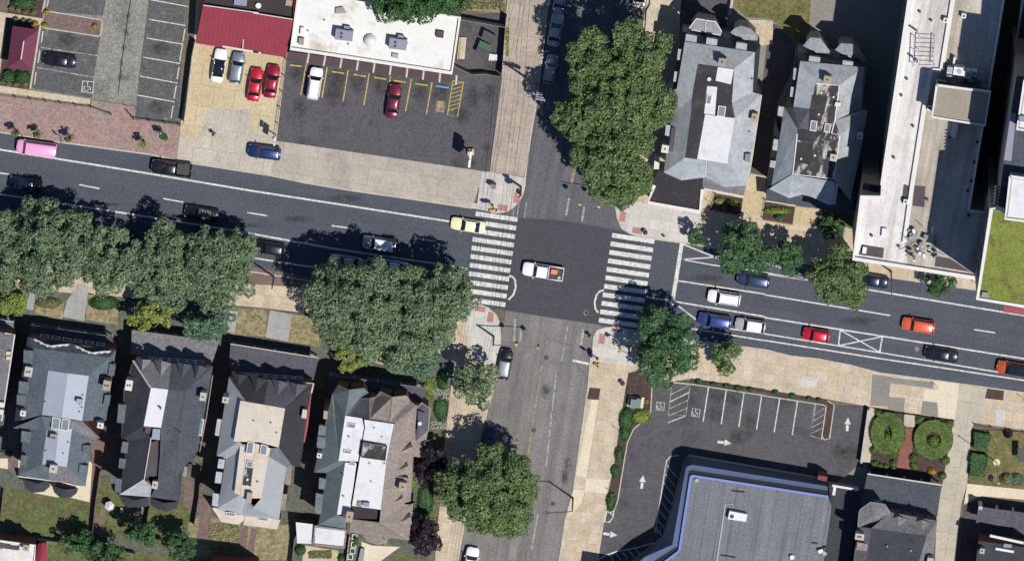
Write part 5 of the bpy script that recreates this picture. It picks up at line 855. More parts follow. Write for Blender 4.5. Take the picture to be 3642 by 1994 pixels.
lo = flat(b, '14', [(1945, -200), (1932, 0), (1722, 1400), (1640, 1560), (1900, 1560), (2300, 400), (2300, -200)], 9.0, 'plum_shingle', 'lower_roof', 8.9, 'stone_wall'); MB().strip(WL('14', [(1940, -200), (1930, 0), (1722, 1395)], 9.1), 0.3, 9.3, 'white_coping', 8.9).build('parapet', lo)
windows(b, o[7], o[6], (4, 8, 12, 16, 20, 24, 28, 32, 35.5), 4, 1.6, 2.0, 'stone_wall')
cn = flat(b, '24', [(1795, 898), (2100, 945), (2100, 995), (1788, 945)], 3.6, 'red_metal_roof', 'awning', 0.3)
# ---------------- blue trimmed store
E9 = [W('bl', 300, 1680, 3.3), W('bl', 1260, 900, 3.3), W('bl', 1640, 590, 3.3), W('33', 1318, 690, 3.3), W('33', 1340, 640, 3.3), W('33', 1378, 626, 3.3), W('34', 480, 805, 3.3)]
R9 = [W('bl', 400, 1700, 5.2), W('bl', 1352, 915, 5.2), W('bl', 1800, 715, 5.2), W('33', 1346, 715, 5.2), W('33', 1362, 698, 5.2), W('33', 1398, 690, 5.2), W('34', 468, 850, 5.2)]
I9 = [W('bl', 520, 1710, 4.5), W('bl', 1470, 1000, 4.5), W('bl', 1885, 735, 4.5), W('33', 1366, 738, 4.5), W('33', 1372, 730, 4.5), W('33', 1392, 728, 4.5), W('34', 472, 882, 4.5)]
B9 = [W('bl', 680, 1720, 4.5), W('bl', 1660, 1000, 4.5), W('bl', 1915, 805, 4.5), W('33', 1382, 780, 4.5), W('33', 1385, 772, 4.5), W('33', 1394, 768, 4.5), W('34', 476, 925, 4.5)]
far = [W('34', 500, 1000, 4.5), W('34', 440, 1420, 4.5), W('34', 390, 1900, 4.5)]
b = bld('store', 'low store with grey flat roof edged by a blue metal band', 'store', B9 + far)
walls(b, E9 + far, 3.2, 'stucco_wall', 0.4)
mb = [(m, [a[i], a[i + 1], c_[i + 1], c_[i]]) for a, c_, m in ((E9, R9, 'shaded_blue_metal'),) for i in range(6)]; roofsheet(MB(), mb, 0.1).build('mansard', b)
mb = [(m, [a[i], a[i + 1], c_[i + 1], c_[i]]) for a, c_, m in ((R9, I9, 'blue_steel'),) for i in range(6)]; roofsheet(MB(), mb, 0.1).build('mansard_back', b)
mb = [('black_rubber', [I9[i], I9[i + 1], B9[i + 1], B9[i]]) for i in range(6)]; roofsheet(MB(), mb, 0.1).build('roof_gutter', b)
fr = MB().prism(B9 + far, 4.1, 4.55, 'store_roof').build('roof', b); MB().strip(B9, 0.32, 4.85, 'blue_metal', 4.4).build('coping', fr)
u = boxon(fr, '33', [(1672, 1035), (1805, 1060), (1795, 1115), (1660, 1095)], 5.6, 4.5, 'white_plastic', 'air_conditioner'); q = W('33', 1690, 1075, 5.65); MB().tube([(q.x, q.y, 5.6), (q.x, q.y, 5.66)], 0.3, 'dark_metal', 12).build('fan', u)
vent(fr, '33', 1426, 808, 4.5, 0.3, 0.35, 'galvanised'); MB().tube(WL('33', [(1705, 1010, 4.7), (1700, 985, 4.7), (1640, 982, 4.7), (1575, 1420, 4.7)]), 0.05, 'white_plastic', 6).build('roof_pipe', fr)
for a in (((1688, 884), (1788, 895)), ((1605, 1366), (1718, 1382))): MB().tube(WL('33', [(*a[0], 4.8), (*a[1], 4.8)]), 0.06, 'dark_metal', 6).build('roof_pipe', fr)
vent(fr, '34', 205, 1382, 4.5, 0.35, 0.6, 'white_plastic'); q = W('34', 435, 1335, 5.2); MB().box((q.x - .3, q.y, 4.9), (0.7, 0.5, 0.8), 'white_plastic', .3).box((q.x + .25, q.y - .3, 4.9), (0.5, 0.6, 0.9), 'galvanised', .8).box((q.x + .3, q.y + .35, 4.8), (0.4, 0.4, 0.6), 'dark_metal', .2).build('roof_unit', fr)
MB().tube(WL('34', [(350, 1272, 4.8), (400, 1280, 4.8)]), 0.06, 'dark_metal', 6).build('roof_pipe', fr)
er = flat(b, '34', [(478, 845), (705, 880), (700, 1000), (640, 1420), (600, 1900), (390, 1900), (495, 1000)], 3.2, 'dark_shingle', 'rear_roof', 3.1, 'stucco_wall'); MB().strip(WL('34', [(505, 843), (700, 876)], 3.3), 0.3, 3.5, 'white_coping', 3.0).strip(WL('34', [(525, 850), (515, 915)], 3.3), 0.4, 3.45, 'white_coping', 3.0).build('parapet', er)
cp = flat(b, 'bl', [(517, 1053), (1200, 1170), (1100, 1700), (420, 1600)], 4.5, 'store_roof', 'canopy', 0.5)
for x, y in ((600, 1150), (520, 1500)): q = W('bl', x, y, 4); MB().tube([(q.x, q.y, 0), (q.x, q.y, 4.1)], 0.15, 'white_trim', 8).build('post', cp)
boxon(b, '34', [(400, 768), (470, 780), (462, 815), (395, 800)], 4.0, 0.1, 'brick_wall', 'pillar')
# ---------------- brick house with corner turret
o = PT('s2', (245, 600, 8), (385, 500, 8), (590, 530, 8), (665, 640, 8), (1340, 760, 8), (1260, 1420, 8), (1180, 2000, 8), (50, 2000, 8), (130, 1420, 8), (205, 850, 8))
b = bld('house', 'red brick house with pale octagonal turret roof and blue-grey porch roof', 'house', o); walls(b, o, 7.9, 'brick_wall', 0.25)
K_ = 'mottled_shingle'
rf = roof(b, [(K_, 's2', [(660, 640, 8), (1340, 765, 8), (1190, 975, 9.8), (400, 870, 9.8)]), (K_, 's2', [(1340, 765, 8), (1260, 1420, 8), (1180, 2000, 8), (980, 2000, 9.8), (1055, 1420, 9.8), (1190, 975, 9.8)]), (K_, 's2', [(205, 850, 8), (400, 870, 9.8), (320, 1420, 9.8), (250, 2000, 9.8), (50, 2000, 8), (130, 1420, 8)]), ('dark_shingle', 's2', [(400, 870, 9.8), (1190, 975, 9.8), (1055, 1420, 9.8), (980, 2000, 9.8), (250, 2000, 9.8), (320, 1420, 9.8)])])
R = WL('s2', [(225, 640), (245, 600), (385, 500), (590, 530), (665, 640), (600, 880), (400, 880), (205, 850)], 8.2); ap = W('s2', 430, 690, 9.0); tr = roofsheet(MB(), [(K_, [R[i], R[(i + 1) % 8], ap]) for i in range(8)], 0.14).build('turret_roof', b); MB().strip(R[7:] + R[:5], 0.14, 8.25, 'grey_trim', 8.0).build('gutter', tr)
for x in (740, 1075): gabled(rf, 's2', (x + 50, 700 + (x - 740)*.15), (x + 40, 900 + (x - 740)*.15), (x - 60, 730 + (x - 740)*.15), (x + 170, 750 + (x - 740)*.15), 'brown_shingle', 'mottled_shingle', 9.3, 8.3)
po = roof(b, [('slate_shingle', 's2', [(340, 95, 3.6), (1400, 258, 3.6), (1340, 700, 4.6), (250, 560, 4.6)])], 'porch_roof'); MB().strip(WL('s2', [(342, 95), (1400, 255)], 3.6), 0.16, 3.66, 'white_trim', 3.4).build('gutter', po)
for i in range(5): q = W('s2', 380 + 245*i, 125 + 38*i, 3.4); MB().tube([(q.x, q.y, .1), (q.x, q.y, 3.45)], 0.12, 'white_trim', 8).build('post', b)
windows(b, W('s2', 1340, 760, 7.7), W('s2', 665, 640, 7.7), (6.3,), 3, 0.9, 1.6, 'grey_trim'); windows(b, W('s2', 590, 530, 7.7), W('s2', 385, 500, 7.7), (6.3,), 1, 0.9, 1.6, 'grey_trim')
chimney(rf, 's2', 230, 992, 10.4, (0.8, 1.15), 8, 'stucco_wall', 2, rz=math.pi/2 - SA); boxon(rf, 's2', [(195, 1070), (355, 1095), (345, 1195), (185, 1180)], 9.6, 8, 'brown_shingle', 'dormer'); boxon(rf, 's2', [(1200, 1290), (1290, 1300), (1280, 1400), (1190, 1390)], 10.4, 8, 'stucco_wall', 'chimney')
for x, y in ((625, 1130), (960, 1190)): vent(rf, 's2', x, y, 9.8, 0.12, 0.5)
# house beyond it
o = PT('s2', (1925, 1050, 7), (2700, 1160, 7), (2600, 2000, 7), (1820, 2000, 7)); b = bld('house', 'dark flat roofed house with white roof edges in the bottom right corner', 'house', o); walls(b, o, 6.8, 'brick_wall', 0.2)
fr = flat(b, 's2', [(1925, 1050), (2700, 1160), (2600, 2000), (1820, 2000)], 7.0, 'dark_shingle')
po = flat(b, 's2', [(1925, 560), (2800, 680), (2750, 900), (1890, 790)], 3.5, 'plum_shingle', 'porch_roof'); boxon(po, 's2', [(1930, 555), (1985, 562), (1980, 610), (1925, 602)], 3.8, 0.1, 'stucco_wall', 'pillar')
for i in range(4): q = W('s2', 1960 + 230*i, 590 + 30*i, 3.3); MB().box((q.x, q.y, 1.7), (0.3, 0.3, 3.2), 'stucco_wall', -SA).build('post', b)
for a, c_ in (((2090, 975), (2570, 1080)), ((2170, 1160), (2430, 1205))): MB().strip(WL('s2', [a, c_], 7.2), 0.35, 7.3, 'white_coping', 6.9).build('parapet', fr)
boxon(fr, 's2', [(2290, 1090), (2410, 1105), (2390, 1150), (2280, 1140)], 7.4, 7.0, 'unit_grey', 'roof_unit'); chimney(fr, 's2', 1980, 1195, 8.4, (0.6, 0.6), 7, 'stucco_wall', 1)
# ---------------- north-west: red roofed garage, white roofed store, pavilion
o = PT('11', (1470, 322, 3.2), '12', (246, 430, 3.2), (330, -200, 3.2), '11', (1530, -200, 3.2)); b = bld('garage', 'auto garage with red standing seam front roof', 'garage', o); walls(b, o, 3.1, 'stucco_wall', 0.5)
rf = roofsheet(MB(), [('red_metal_roof', PT('11', (1465, 325, 3.2), '12', (246, 432, 3.2), (300, 150, 5.3), '11', (1522, 38, 5.3))), ('red_metal_roof', PT('12', (246, 432, 3.2), (340, -200, 3.2), (318, -200, 5.3), (300, 150, 5.3))), ('red_metal_roof', PT('11', (1465, 325, 3.2), (1522, 38, 5.3), (1550, -200, 5.3), (1515, -200, 3.2)))], 0.14).build('roof', b)
fr = MB().prism(PT('11', (1530, 40, 4.6), '12', (290, 148, 4.6), (312, -200, 4.6), '11', (1552, -200, 4.6)), 3.0, 4.6, 'dark_flat_roof').build('flat_roof', b)
q = boxon(fr, '11', [(1755, -15), (1850, -5), (1845, 48), (1750, 38)], 5.1, 4.6, 'unit_grey', 'roof_unit'); vent(fr, '12', 40, 45, 4.6, 0.42, 0.4, 'white_plastic'); boxon(fr, '12', [(248, 0), (298, 6), (290, 50), (242, 42)], 4.9, 4.6, 'tan_block', 'roof_hatch')
MB().strip(WL('11', [(1665, 346), (1936, 392)], 3.3), 0.24, 3.5, 'white_trim', 3.1).strip(WL('12', [(0, 385), (58, 396)], 3.3), 0.24, 3.5, 'white_trim', 3.1).build('fascia_sign', b); MB().strip(WL('11', [(1822, 295), (1816, 370)], 3.9), 0.12, 3.95, 'white_trim', 3.3).build('roof_flashing', b)
MB().strip(WL('11', [(1522, 40), (1936, 98)], 5.3), 0.12, 5.36, 'white_trim', 5.0).strip(WL('12', [(0, 98), (296, 146)], 5.3), 0.12, 5.38, 'white_trim', 5.0).build('coping', rf)
o = WL('12', [(275, 378), (1490, 562), (1556, 130), (1100, 60), (760, 5), (760, -200), (360, -200)], 4.8); b = bld('store', 'white roofed store with ribbed brown awning along its car park', 'store', o); walls(b, o, 4.5, 'stucco_wall', 0.1)
fr = MB().prism(o, 4.3, 4.6, 'store_membrane').build('roof', b); MB().strip(WL('12', [(362, -200), (282, 362), (1484, 544), (1546, 134), (1100, 66)], 4.9), 0.36, 5.0, 'white_coping', 4.4).build('parapet', fr)
aw = roofsheet(MB(), [('brown_awning', PT('12', (272, 385, 4.2), (1482, 560, 4.2), (1476, 622, 2.9), (258, 450, 2.9)))], 0.12).build('awning', b)
for i in range(10): f = (0.12 + 0.1015*i); MB().tube([W('12', 272 + 1210*f, 382 + 178*f, 4.24), W('12', 258 + 1218*f, 450 + 172*f, 2.94)], 0.17, 'white_trim', 6).build('awning_rib', aw)
for x, y in ((682, 258), (1085, 325)):
    q = WL('12', [(x - 62, y - 40), (x + 70, y - 22), (x + 60, y + 55), (x - 72, y + 38)], 6.0); u = MB().prism(q, 4.6, 6.0, 'unit_grey').build('air_conditioner', fr)
    c0 = W('12', x - 20, y - 8, 6.0)
    for k in (0, 1): MB().tube([(c0.x - .05*k, c0.y - .55*k, 6.0), (c0.x - .05*k, c0.y - .55*k, 6.08)], 0.2, 'dark_metal', 10).build('fan', u)
    MB().prism(WL('12', [(x, y - 62), (x + 45, y - 56), (x + 40, y - 28), (x - 4, y - 34)], 5.4), 4.6, 5.4, 'unit_grey').build('unit_hood', u)
q = W('12', 878, 305, 4.8); MB().tube([(q.x, q.y, 4.5), (q.x, q.y, 5.0)], 0.92, 'white_coping', 20).dome((q.x, q.y, 5.0), 0.86, 0.86, 0.55, 'white_plastic', 20, 6).build('roof_dome', fr, smooth=False)
boxon(fr, '12', [(1375, 232), (1430, 240), (1424, 288), (1370, 280)], 5.2, 4.6, 'roof_patch', 'roof_hatch'); boxon(fr, '12', [(1042, 400), (1090, 408), (1085, 440), (1040, 432)], 5.0, 4.6, 'galvanised', 'vent_cowl'); boxon(fr, '12', [(345, 285), (382, 290), (378, 340), (340, 335)], 5.3, 4.6, 'pent_roof', 'roof_unit'); boxon(fr, '12', [(358, 205), (384, 210), (380, 265), (352, 260)], 5.2, 4.6, 'white_plastic', 'roof_unit')
boxon(fr, '12', [(620, 60), (670, 55), (700, 100), (615, 105)], 5.0, 4.6, 'pent_roof', 'roof_unit')
for x, y in ((412, 235), (535, 155), (1155, 330), (715, 335)): vent(fr, '12', x, y, 4.6, 0.12, 0.4, 'galvanised')
o = PT('pv', (190, 400, 3.0), (590, 455, 3.0), (490, 1088, 3.0), (105, 1030, 3.0)); b = bld('pavilion', 'small pavilion with maroon tiled hip roof', 'pavilion', o); walls(b, o, 2.9, 'stucco_wall', 0.5)
r0, r1 = (360, 625, 4.5), (318, 905, 4.5); rf = roof(b, [('maroon_tile', 'pv', [(190, 400, 3.0), (590, 455, 3.0), r0]), ('maroon_tile', 'pv', [(590, 455, 3.0), (490, 1088, 3.0), r1, r0]), ('maroon_tile', 'pv', [(490, 1088, 3.0), (105, 1030, 3.0), r1]), ('maroon_tile', 'pv', [(105, 1030, 3.0), (190, 400, 3.0), r0, r1])]); MB().tube(WL('pv', [(360, 625, 4.55), (318, 905, 4.55)]), 0.12, 'cream_trim', 6).build('ridge_cap', rf)
# ================================================================== TREES, HEDGES, PLANTS
def leaf_arrays(rng, C, N, size, jit=0.8):
    n = len(C); d = N + rng.normal(0, jit, (n, 3)); d /= np.linalg.norm(d, axis=1)[:, None]
    a = np.cross(d, rng.normal(0, 1, (n, 3))); a /= np.linalg.norm(a, axis=1)[:, None] + 1e-9; b = np.cross(d, a)
    s = size*rng.uniform(0.6, 1.35, n)[:, None]; asp = rng.uniform(0.6, 1.0, n)[:, None]
    V = np.stack([C - a*s - b*s*asp*0.35, C + a*s*0.3 - b*s*asp, C + a*s + b*s*asp*0.35, C - a*s*0.3 + b*s*asp], 1)
    return V.reshape(-1, 3)
def mesh_quads(name, V, m, parent=None, loc=None, tri_extra=None):
    n = len(V)//4; me = bpy.data.meshes.new(name); me.vertices.add(len(V)); me.vertices.foreach_set('co', V.astype(np.float32).ravel())
    me.loops.add(4*n); me.loops.foreach_set('vertex_index', np.arange(4*n, dtype=np.int32)); me.polygons.add(n)
    me.polygons.foreach_set('loop_start', np.arange(0, 4*n, 4, dtype=np.int32)); me.polygons.foreach_set('loop_total', np.full(n, 4, dtype=np.int32))
    me.materials.append(MATS[m]); me.update(calc_edges=True); o = bpy.data.objects.new(name, me); COL.objects.link(o)
    if parent is not None: o.parent = parent
    return o
def tree(name, label, px, py, rx, ry, zc, rz, m, seed, group=None, clumps=34, dens=1.0, cl=0.26, leaf=0.15, code='d', cat='tree', low=0.0):
    """crown seen at picture mark (px,py), radii rx, ry in marks, at real height zc"""
    rng = np.random.default_rng(seed); c = W(code, px, py, zc); k = PX/REG[code][2]*(1.0) ; RX, RY = rx*k, ry*k
    t = thing(name, label, cat, (c.x, c.y, 0.0), 0, group); P = []; Rm = (RX*RY)**0.5
    cz = zc - rz*0.35; rz1 = rz*1.35; tries = 0; sp = 0.80*cl*Rm
    while len(P) < clumps and tries < 4000:
        tries += 1; rho = math.sqrt(rng.random()); th = rng.uniform(0, 2*math.pi); wob = 1 + 0.10*math.sin(3*th + seed) + 0.07*math.sin(5*th + 2.1*seed)
        x, y = RX*rho*0.84*wob*math.cos(th), RY*rho*0.84*wob*math.sin(th); top = math.sqrt(max(0.0, 1 - (rho*0.93)**2))
        z = cz + rz1*top*rng.uniform(0.45, 1.0) if rng.random() < 0.62 else cz + rz1*top*rng.uniform(-0.1, 0.4)
        if any((x - q[0])**2 + (y - q[1])**2 + 0.6*(z - q[2])**2 < sp*sp for q in P): continue
        P.append((x, y, z, cl*Rm*rng.uniform(0.62, 1.15)))
    C, N = [], []
    for x, y, z, r in P:
        n = int(470*dens*(r/1.5)**2*(0.17/leaf)**2) + 30; d = rng.normal(0, 1, (n, 3)); d[:, 2] = np.abs(d[:, 2])*0.9 - 0.35*rng.random(n); d /= np.linalg.norm(d, axis=1)[:, None]
        lob = 1 + 0.16*np.sin(d[:, 0]*5 + x*3) + 0.13*np.sin(d[:, 1]*6 + y*3)
        C.append(np.array([x, y, z]) + d*(r*lob*(0.72 + 0.34*rng.random(n)))[:, None]*np.array([1, 1, 0.8])); N.append(d*0.85 + np.array([0.08, -0.05, 0.32]))
    core = np.clip(rng.normal(0, 0.36, (int(55*dens*clumps/10*(0.24/leaf)), 3)), -0.72, 0.72)*np.array([RX, RY, rz*0.8]) + np.array([0, 0, zc - rz*0.45]); C.append(core); N.append(np.tile([0, 0, 1.0], (len(core), 1)))
    C = np.concatenate(C); N = np.concatenate(N)
    C[:, 2] = np.maximum(C[:, 2], max(0.4, low))
    mesh_quads('crown', leaf_arrays(rng, C, N, leaf, 0.45), m, t)
    mb = MB(); r0 = max(0.05, 0.045*Rm + 0.03); mb.tube([(0, 0, 0), (0.03, 0.02, zc*0.35), (0.08, -0.05, max(zc - rz*0.5, zc*0.5))], r0, 'bark', 8, r0*0.6)
    for x, y, z, r in P[::4]: mb.tube([(0.05, 0, zc*0.4), (x*0.5, y*0.5, zc*0.4 + (z - zc*0.4)*0.6), (x*0.95, y*0.95, z)], r0*0.42, 'bark', 5, r0*0.08)
    mb.build('trunk', t, local=True); return t
PLT = 'plane trees along the south pavement'
tree('plane_tree', 'big grey-green plane tree at the left edge above the pale roofed house', 8, 622, 88, 112, 6.4, 3.3, 'plane_leaf', 1, PLT, 40)
tree('plane_tree', 'big grey-green plane tree overhanging the bike lane above the scalloped house', 135, 622, 112, 122, 7.0, 3.5, 'plane_leaf', 2, PLT, 52)
tree('plane_tree', 'narrow grey-green plane tree above the paved front walk', 278, 650, 72, 105, 6.2, 3.2, 'plane_leaf', 3, PLT, 34)
tree('plane_tree', 'grey-green plane tree between the yellow-green tree and the black convertible', 402, 672, 94, 112, 5.6, 2.8, 'plane_leaf', 4, PLT, 44)
tree('plane_tree', 'big grey-green plane tree left of the pale pavement and bracket lamp', 545, 678, 104, 114, 5.4, 2.8, 'plane_leaf', 5, PLT, 50)
tree('plane_tree', 'huge plane tree behind the white hatchback by the west crosswalk', 905, 762, 136, 124, 9.0, 4.2, 'plane_leaf', 6, PLT, 60)
tree('plane_tree', 'plane tree touching the lower end of the west crosswalk', 1088, 762, 104, 108, 8.6, 3.9, 'plane_leaf', 7, PLT, 50)
tree('plane_tree', 'low plane tree crown between the yellow bush and blue-green tree', 1000, 850, 125, 72, 7.6, 3.2, 'plane_leaf', 8, PLT, 40)
tree('yellow_tree', 'yellow-green tree beside the dark twin house porch', 380, 795, 62, 44, 4.6, 2.2, 'yellow_leaf', 11, None, 22)
tree('yellow_tree', 'bright green tree at the left edge by the front steps', 20, 745, 66, 42, 4.4, 2.2, 'bright_leaf', 12, None, 22)
tree('small_tree', 'blue-green tree overhanging the porch of the dark twin house', 522, 805, 68, 50, 5.0, 2.4, 'teal_leaf', 13, None, 22)
tree('yellow_tree', 'golden yellow small tree in front of the corner twin house', 886, 895, 56, 38, 3.8, 1.9, 'yellow_leaf', 14, None, 20)
tree('small_tree', 'round blue-green tree in front of the corner twin house', 1040, 905, 70, 52, 4.8, 2.4, 'teal_leaf', 15, None, 26)
SID = 'leafy trees along the side street'
for i, (x, y, rx, ry, z, lb) in enumerate(((1610, 125, 80, 80, 11.6, 'green street tree nearest the octagonal bay roofs'), (1492, 155, 66, 84, 11.4, 'small green street tree beside the parked cars in deep shade'), (1578, 240, 116, 104, 11.6, 'largest green street tree in the middle of the side street cluster'), (1462, 295, 70, 76, 10.2, 'green street tree opposite the utility pole, leaning over the road'), (1548, 388, 112, 96, 10.4, 'green street tree west of the low black roofed shop'), (1555, 465, 86, 50, 9.0, 'green street tree over the signal arm at the north-east corner'))):
    tree('street_tree', lb, x, y, rx, ry, z, 3.8 if rx > 80 else 2.8, 'green_leaf', 20 + i, SID, 60 if rx > 80 else 34)
tree('street_tree', 'round green tree over the side street beside the white coping kerb, south part', 1240, 1240, 128, 114, 8.2, 3.8, 'green_leaf', 30, SID, 58)
tree('street_tree', 'thin grey-green street tree behind the parked silver roofed black car', 1200, 962, 58, 64, 5.6, 2.6, 'plane_leaf', 31, SID, 26, 0.8)
EAS = 'dark street trees east of the junction'
tree('street_tree', 'very dark tree standing on the south-east corner', 1672, 872, 82, 100, 7.6, 3.4, 'dark_leaf', 32, EAS, 42)
tree('street_tree', 'small light green tree below the parked blue car', 1830, 893, 44, 48, 4.6, 2.2, 'green_leaf', 33, EAS, 22)
tree('street_tree', 'dark round tree hiding the start of the triangular road marking', 1868, 628, 74, 68, 6.4, 2.8, 'dark_leaf', 34, EAS, 38)
tree('street_tree', 'small dark tree above the blue car on the north kerb', 1982, 655, 42, 54, 5.4, 2.4, 'dark_leaf', 35, EAS, 22)
tree('street_tree', 'mid green tree covering the dark car beside the white parapet corner', 2112, 692, 76, 84, 6.8, 3.0, 'green_leaf', 36, EAS, 40)
tree('street_tree', 'small tree below the white parapet of the mid-rise block', 2365, 714, 46, 34, 4.4, 1.8, 'deep_leaf', 37, EAS, 18)
tree('street_tree', 'sparse little tree at the tip of the painted triangle', 1752, 600, 28, 30, 3.6, 1.6, 'deep_leaf', 38, EAS, 10)
tree('conical_shrub', 'dense pointed dark evergreen by the grey house porch', 2092, 574, 32, 30, 2.2, 2.2, 'deep_leaf', 39, None, 18, 1.2, cat='shrub')
tree('street_tree', 'dense dark green tree overhanging the white roofed store', 1045, 2, 128, 50, 8.0, 3.4, 'deep_leaf', 40, None, 46)
PUR = 'purple leaved trees beside the corner twin house'
tree('purple_tree', 'dark purple tree shading the yellow paved sidewalk beside the brown roof', 1085, 1168, 46, 62, 4.6, 2.4, 'purple_leaf', 41, PUR, 24)
tree('purple_tree', 'dark purple tree by the white patio at the bottom', 1066, 1345, 46, 58, 4.6, 2.4, 'purple_leaf', 42, PUR, 24)
BCK = 'trees behind the back lawns'
for i, (x, y, rx, ry, z, lb) in enumerate(((355, 1340, 42, 36, 5.2, 'dark green tree at the end of the narrow back lawn'), (455, 1378, 44, 40, 5.4, 'dark green tree at the bottom next to the dark back wall shadow'), (270, 1398, 62, 36, 5.0, 'dark green tree cut by the bottom edge right of the red shed'), (195, 1362, 52, 34, 3.8, 'shaded low tree along the back fence above the red shed'))):
    tree('garden_tree', lb, x, y, rx, ry, z, 2.4, 'deep_leaf', 50 + i, BCK, 22)
# saplings on the brick pavement
SAP = 'saplings on the brick pavement'
for i, (c, x, y, m, lb) in enumerate((('pk', 430, 575, 'olive_leaf', 'thin sapling behind the front of the pink van'), ('pk', 1045, 600, 'olive_leaf', 'thin sapling behind the middle of the pink van'), ('pk', 1925, 720, 'olive_leaf', 'thin sapling just right of the pink van and post sign'), ('11', 1228, 1028, 'deep_leaf', 'green sapling near the forecourt on the brick pavement'), ('11', 1070, 1080, 'yellow_leaf', 'yellow-green sapling on the brick pavement behind the black pickup'))):
    s = REG[c][2]; tree('sapling', lb, x, y, 16*s if m != 'yellow_leaf' else 14*s, 17*s, 2.6, 0.9, m, 60 + i, SAP, 9, 0.7, 0.36, 0.10, code=c)
def shrub(label, c, x, y, rx, ry, h, m, seed, name='shrub', group=None, z0=0.15, flat_=0.85, leaf=0.10, dens=1.0, cat='shrub', parent=None):
    """clipped dense shrub: a solid core covered with small leaves; radii in marks of its view"""
    rng = np.random.default_rng(seed); s = REG[c][2]; p = W(c, x, y, h*0.8); RX, RY = rx/s*PX, ry/s*PX
    t = thing(name, label, cat, (p.x, p.y, z0), 0, group)
    n = int(dens*max(60, 260*RX*RY + 130*h*(RX + RY))); d = rng.normal(0, 1, (n, 3)); d[:, 2] = np.abs(d[:, 2]); d /= np.linalg.norm(d, axis=1)[:, None]
    C = d*np.array([RX, RY, h])*(0.93 + 0.14*rng.random(n))[:, None]
    mesh_quads('foliage', leaf_arrays(rng, C, d, leaf, 0.5), m, t)
    MB().dome((0, 0, 0), RX*0.9, RY*0.9, h*0.9, m, 12, 5).build('core', t, local=True); return t
def hedge(label, pts, w, h, m, seed, name='hedge', closed=False, leaf=0.10, group=None, z0=0.15):
    rng = np.random.default_rng(seed); P = [Vector((p.x, p.y, 0)) for p in pts]; P = P + [P[0]] if closed else P; c = cen(P)
    t = thing(name, label, 'hedge', (c.x, c.y, z0), 0, group); C, N = [], []; core = MB()
    for a, b in zip(P[:-1], P[1:]):
        d = b - a; L = d.length; d.normalize(); q = Vector((-d.y, d.x, 0)); n = int(L*(w + 2*h)*95)
        for k in range(n):
            s = rng.uniform(-h - w/2, h + w/2); u = a + d*rng.uniform(0, L)
            if abs(s) < w/2: o, nn, z = s, Vector((0, 0, 1)), h
            else: o, nn, z = math.copysign(w/2, s), q*math.copysign(1, s), h - (abs(s) - w/2)
            if z > h - 0.15: o *= 0.95
            o *= 1 + 0.12*math.sin(u.x*2.3 + u.y*1.7 + seed); v = u + q*o; C.append((v.x - c.x + rng.uniform(-.1, .1), v.y - c.y + rng.uniform(-.1, .1), z + rng.uniform(-.09, .09))); N.append(nn)
        core.strip([(a.x - c.x, a.y - c.y), (b.x - c.x, b.y - c.y)], w*0.92, h*0.95, m, 0)
    mesh_quads('foliage', leaf_arrays(rng, np.array(C), np.array([tuple(v) for v in N]), leaf, 0.5), m, t); core.build('core', t, local=True); return t
def ring_hedge(label, c, x, y, rx, ry, w, h, m, seed, group):
    rng = np.random.default_rng(seed); s = REG[c][2]; p = W(c, x, y, h); RX, RY = rx/s*PX, ry/s*PX; t = thing('hedge', label, 'hedge', (p.x, p.y, .15), 0, group); n = int(6.28*(RX + RY)/2*(w + 2*h)*130)
    th = rng.uniform(0, 2*math.pi, n); u = rng.uniform(-1, 1, n)*(w/2 + h); k = np.clip(u, -w/2, w/2); dz = np.abs(u) - w/2; top = dz < 0; z = np.where(top, h - 0.12*(k/(w/2))**4, h - dz - .05) + rng.uniform(-.06, .06, n)
    C = np.stack([(RX + k)*np.cos(th), (RY + k)*np.sin(th), z], 1); N = np.where(top[:, None], np.array([0, 0, 1.0]), np.stack([np.sign(k)*np.cos(th), np.sign(k)*np.sin(th), 0*th + .2], 1))
    mesh_quads('foliage', leaf_arrays(rng, C, N, .1, .45), m, t)
    core = MB(); core.strip([((RX)*math.cos(i*math.pi/18), (RY)*math.sin(i*math.pi/18)) for i in range(37)], w*.92, h*.94, m, 0); core.build('core', t, local=True); return t
RG = 'clipped hedges of the formal front garden'
ring_hedge('oval ring hedge left of the red brick garden path', '34', 922, 455, 80, 112, 1.9, 0.9, 'box_leaf', 71, RG)
ring_hedge('ring hedge right of the red brick garden path', '34', 1262, 500, 102, 106, 1.7, 0.9, 'box_leaf', 72, RG)
for i, (x, y, r, lb) in enumerate(((915, 488, 42, 'round clipped bush inside the left oval hedge'), (1262, 525, 52, 'round clipped bush inside the right ring hedge'), (850, 305, 26, 'small clipped ball at the top left corner of the formal garden'), (1160, 355, 34, 'clipped ball above the right ring hedge, next to the path'), (1378, 390, 36, 'clipped ball at the top right corner of the formal garden'), (815, 585, 30, 'clipped ball below the left end of the oval hedge'), (955, 600, 48, 'clipped ball below the oval hedge beside the red path'), (1115, 640, 34, 'clipped ball at the lower left of the ring hedge by the red path'), (1350, 660, 36, 'clipped ball at the lower right of the ring hedge'), (825, 690, 32, 'small ball in the front row, far left by the porch'), (905, 708, 24, 'small ball in the front row, third from the left'), (962, 680, 26, 'small ball above the front row beside the red path'), (865, 700, 24, 'small ball in the front row, second from the left'), (962, 718, 24, 'small ball at the right end of the front row left of the path'), (1118, 698, 32, 'ball right of the red path before the porch'), (1250, 742, 30, 'yellowish bush before the porch'), (1330, 775, 30, 'dark bush at the right end before the porch'))):
    shrub(lb, '34', x, y, r, r, 0.75 if r < 40 else 0.95, 'gold_leaf' if x == 1250 else 'box_leaf', 80 + i, 'clipped_bush', RG)
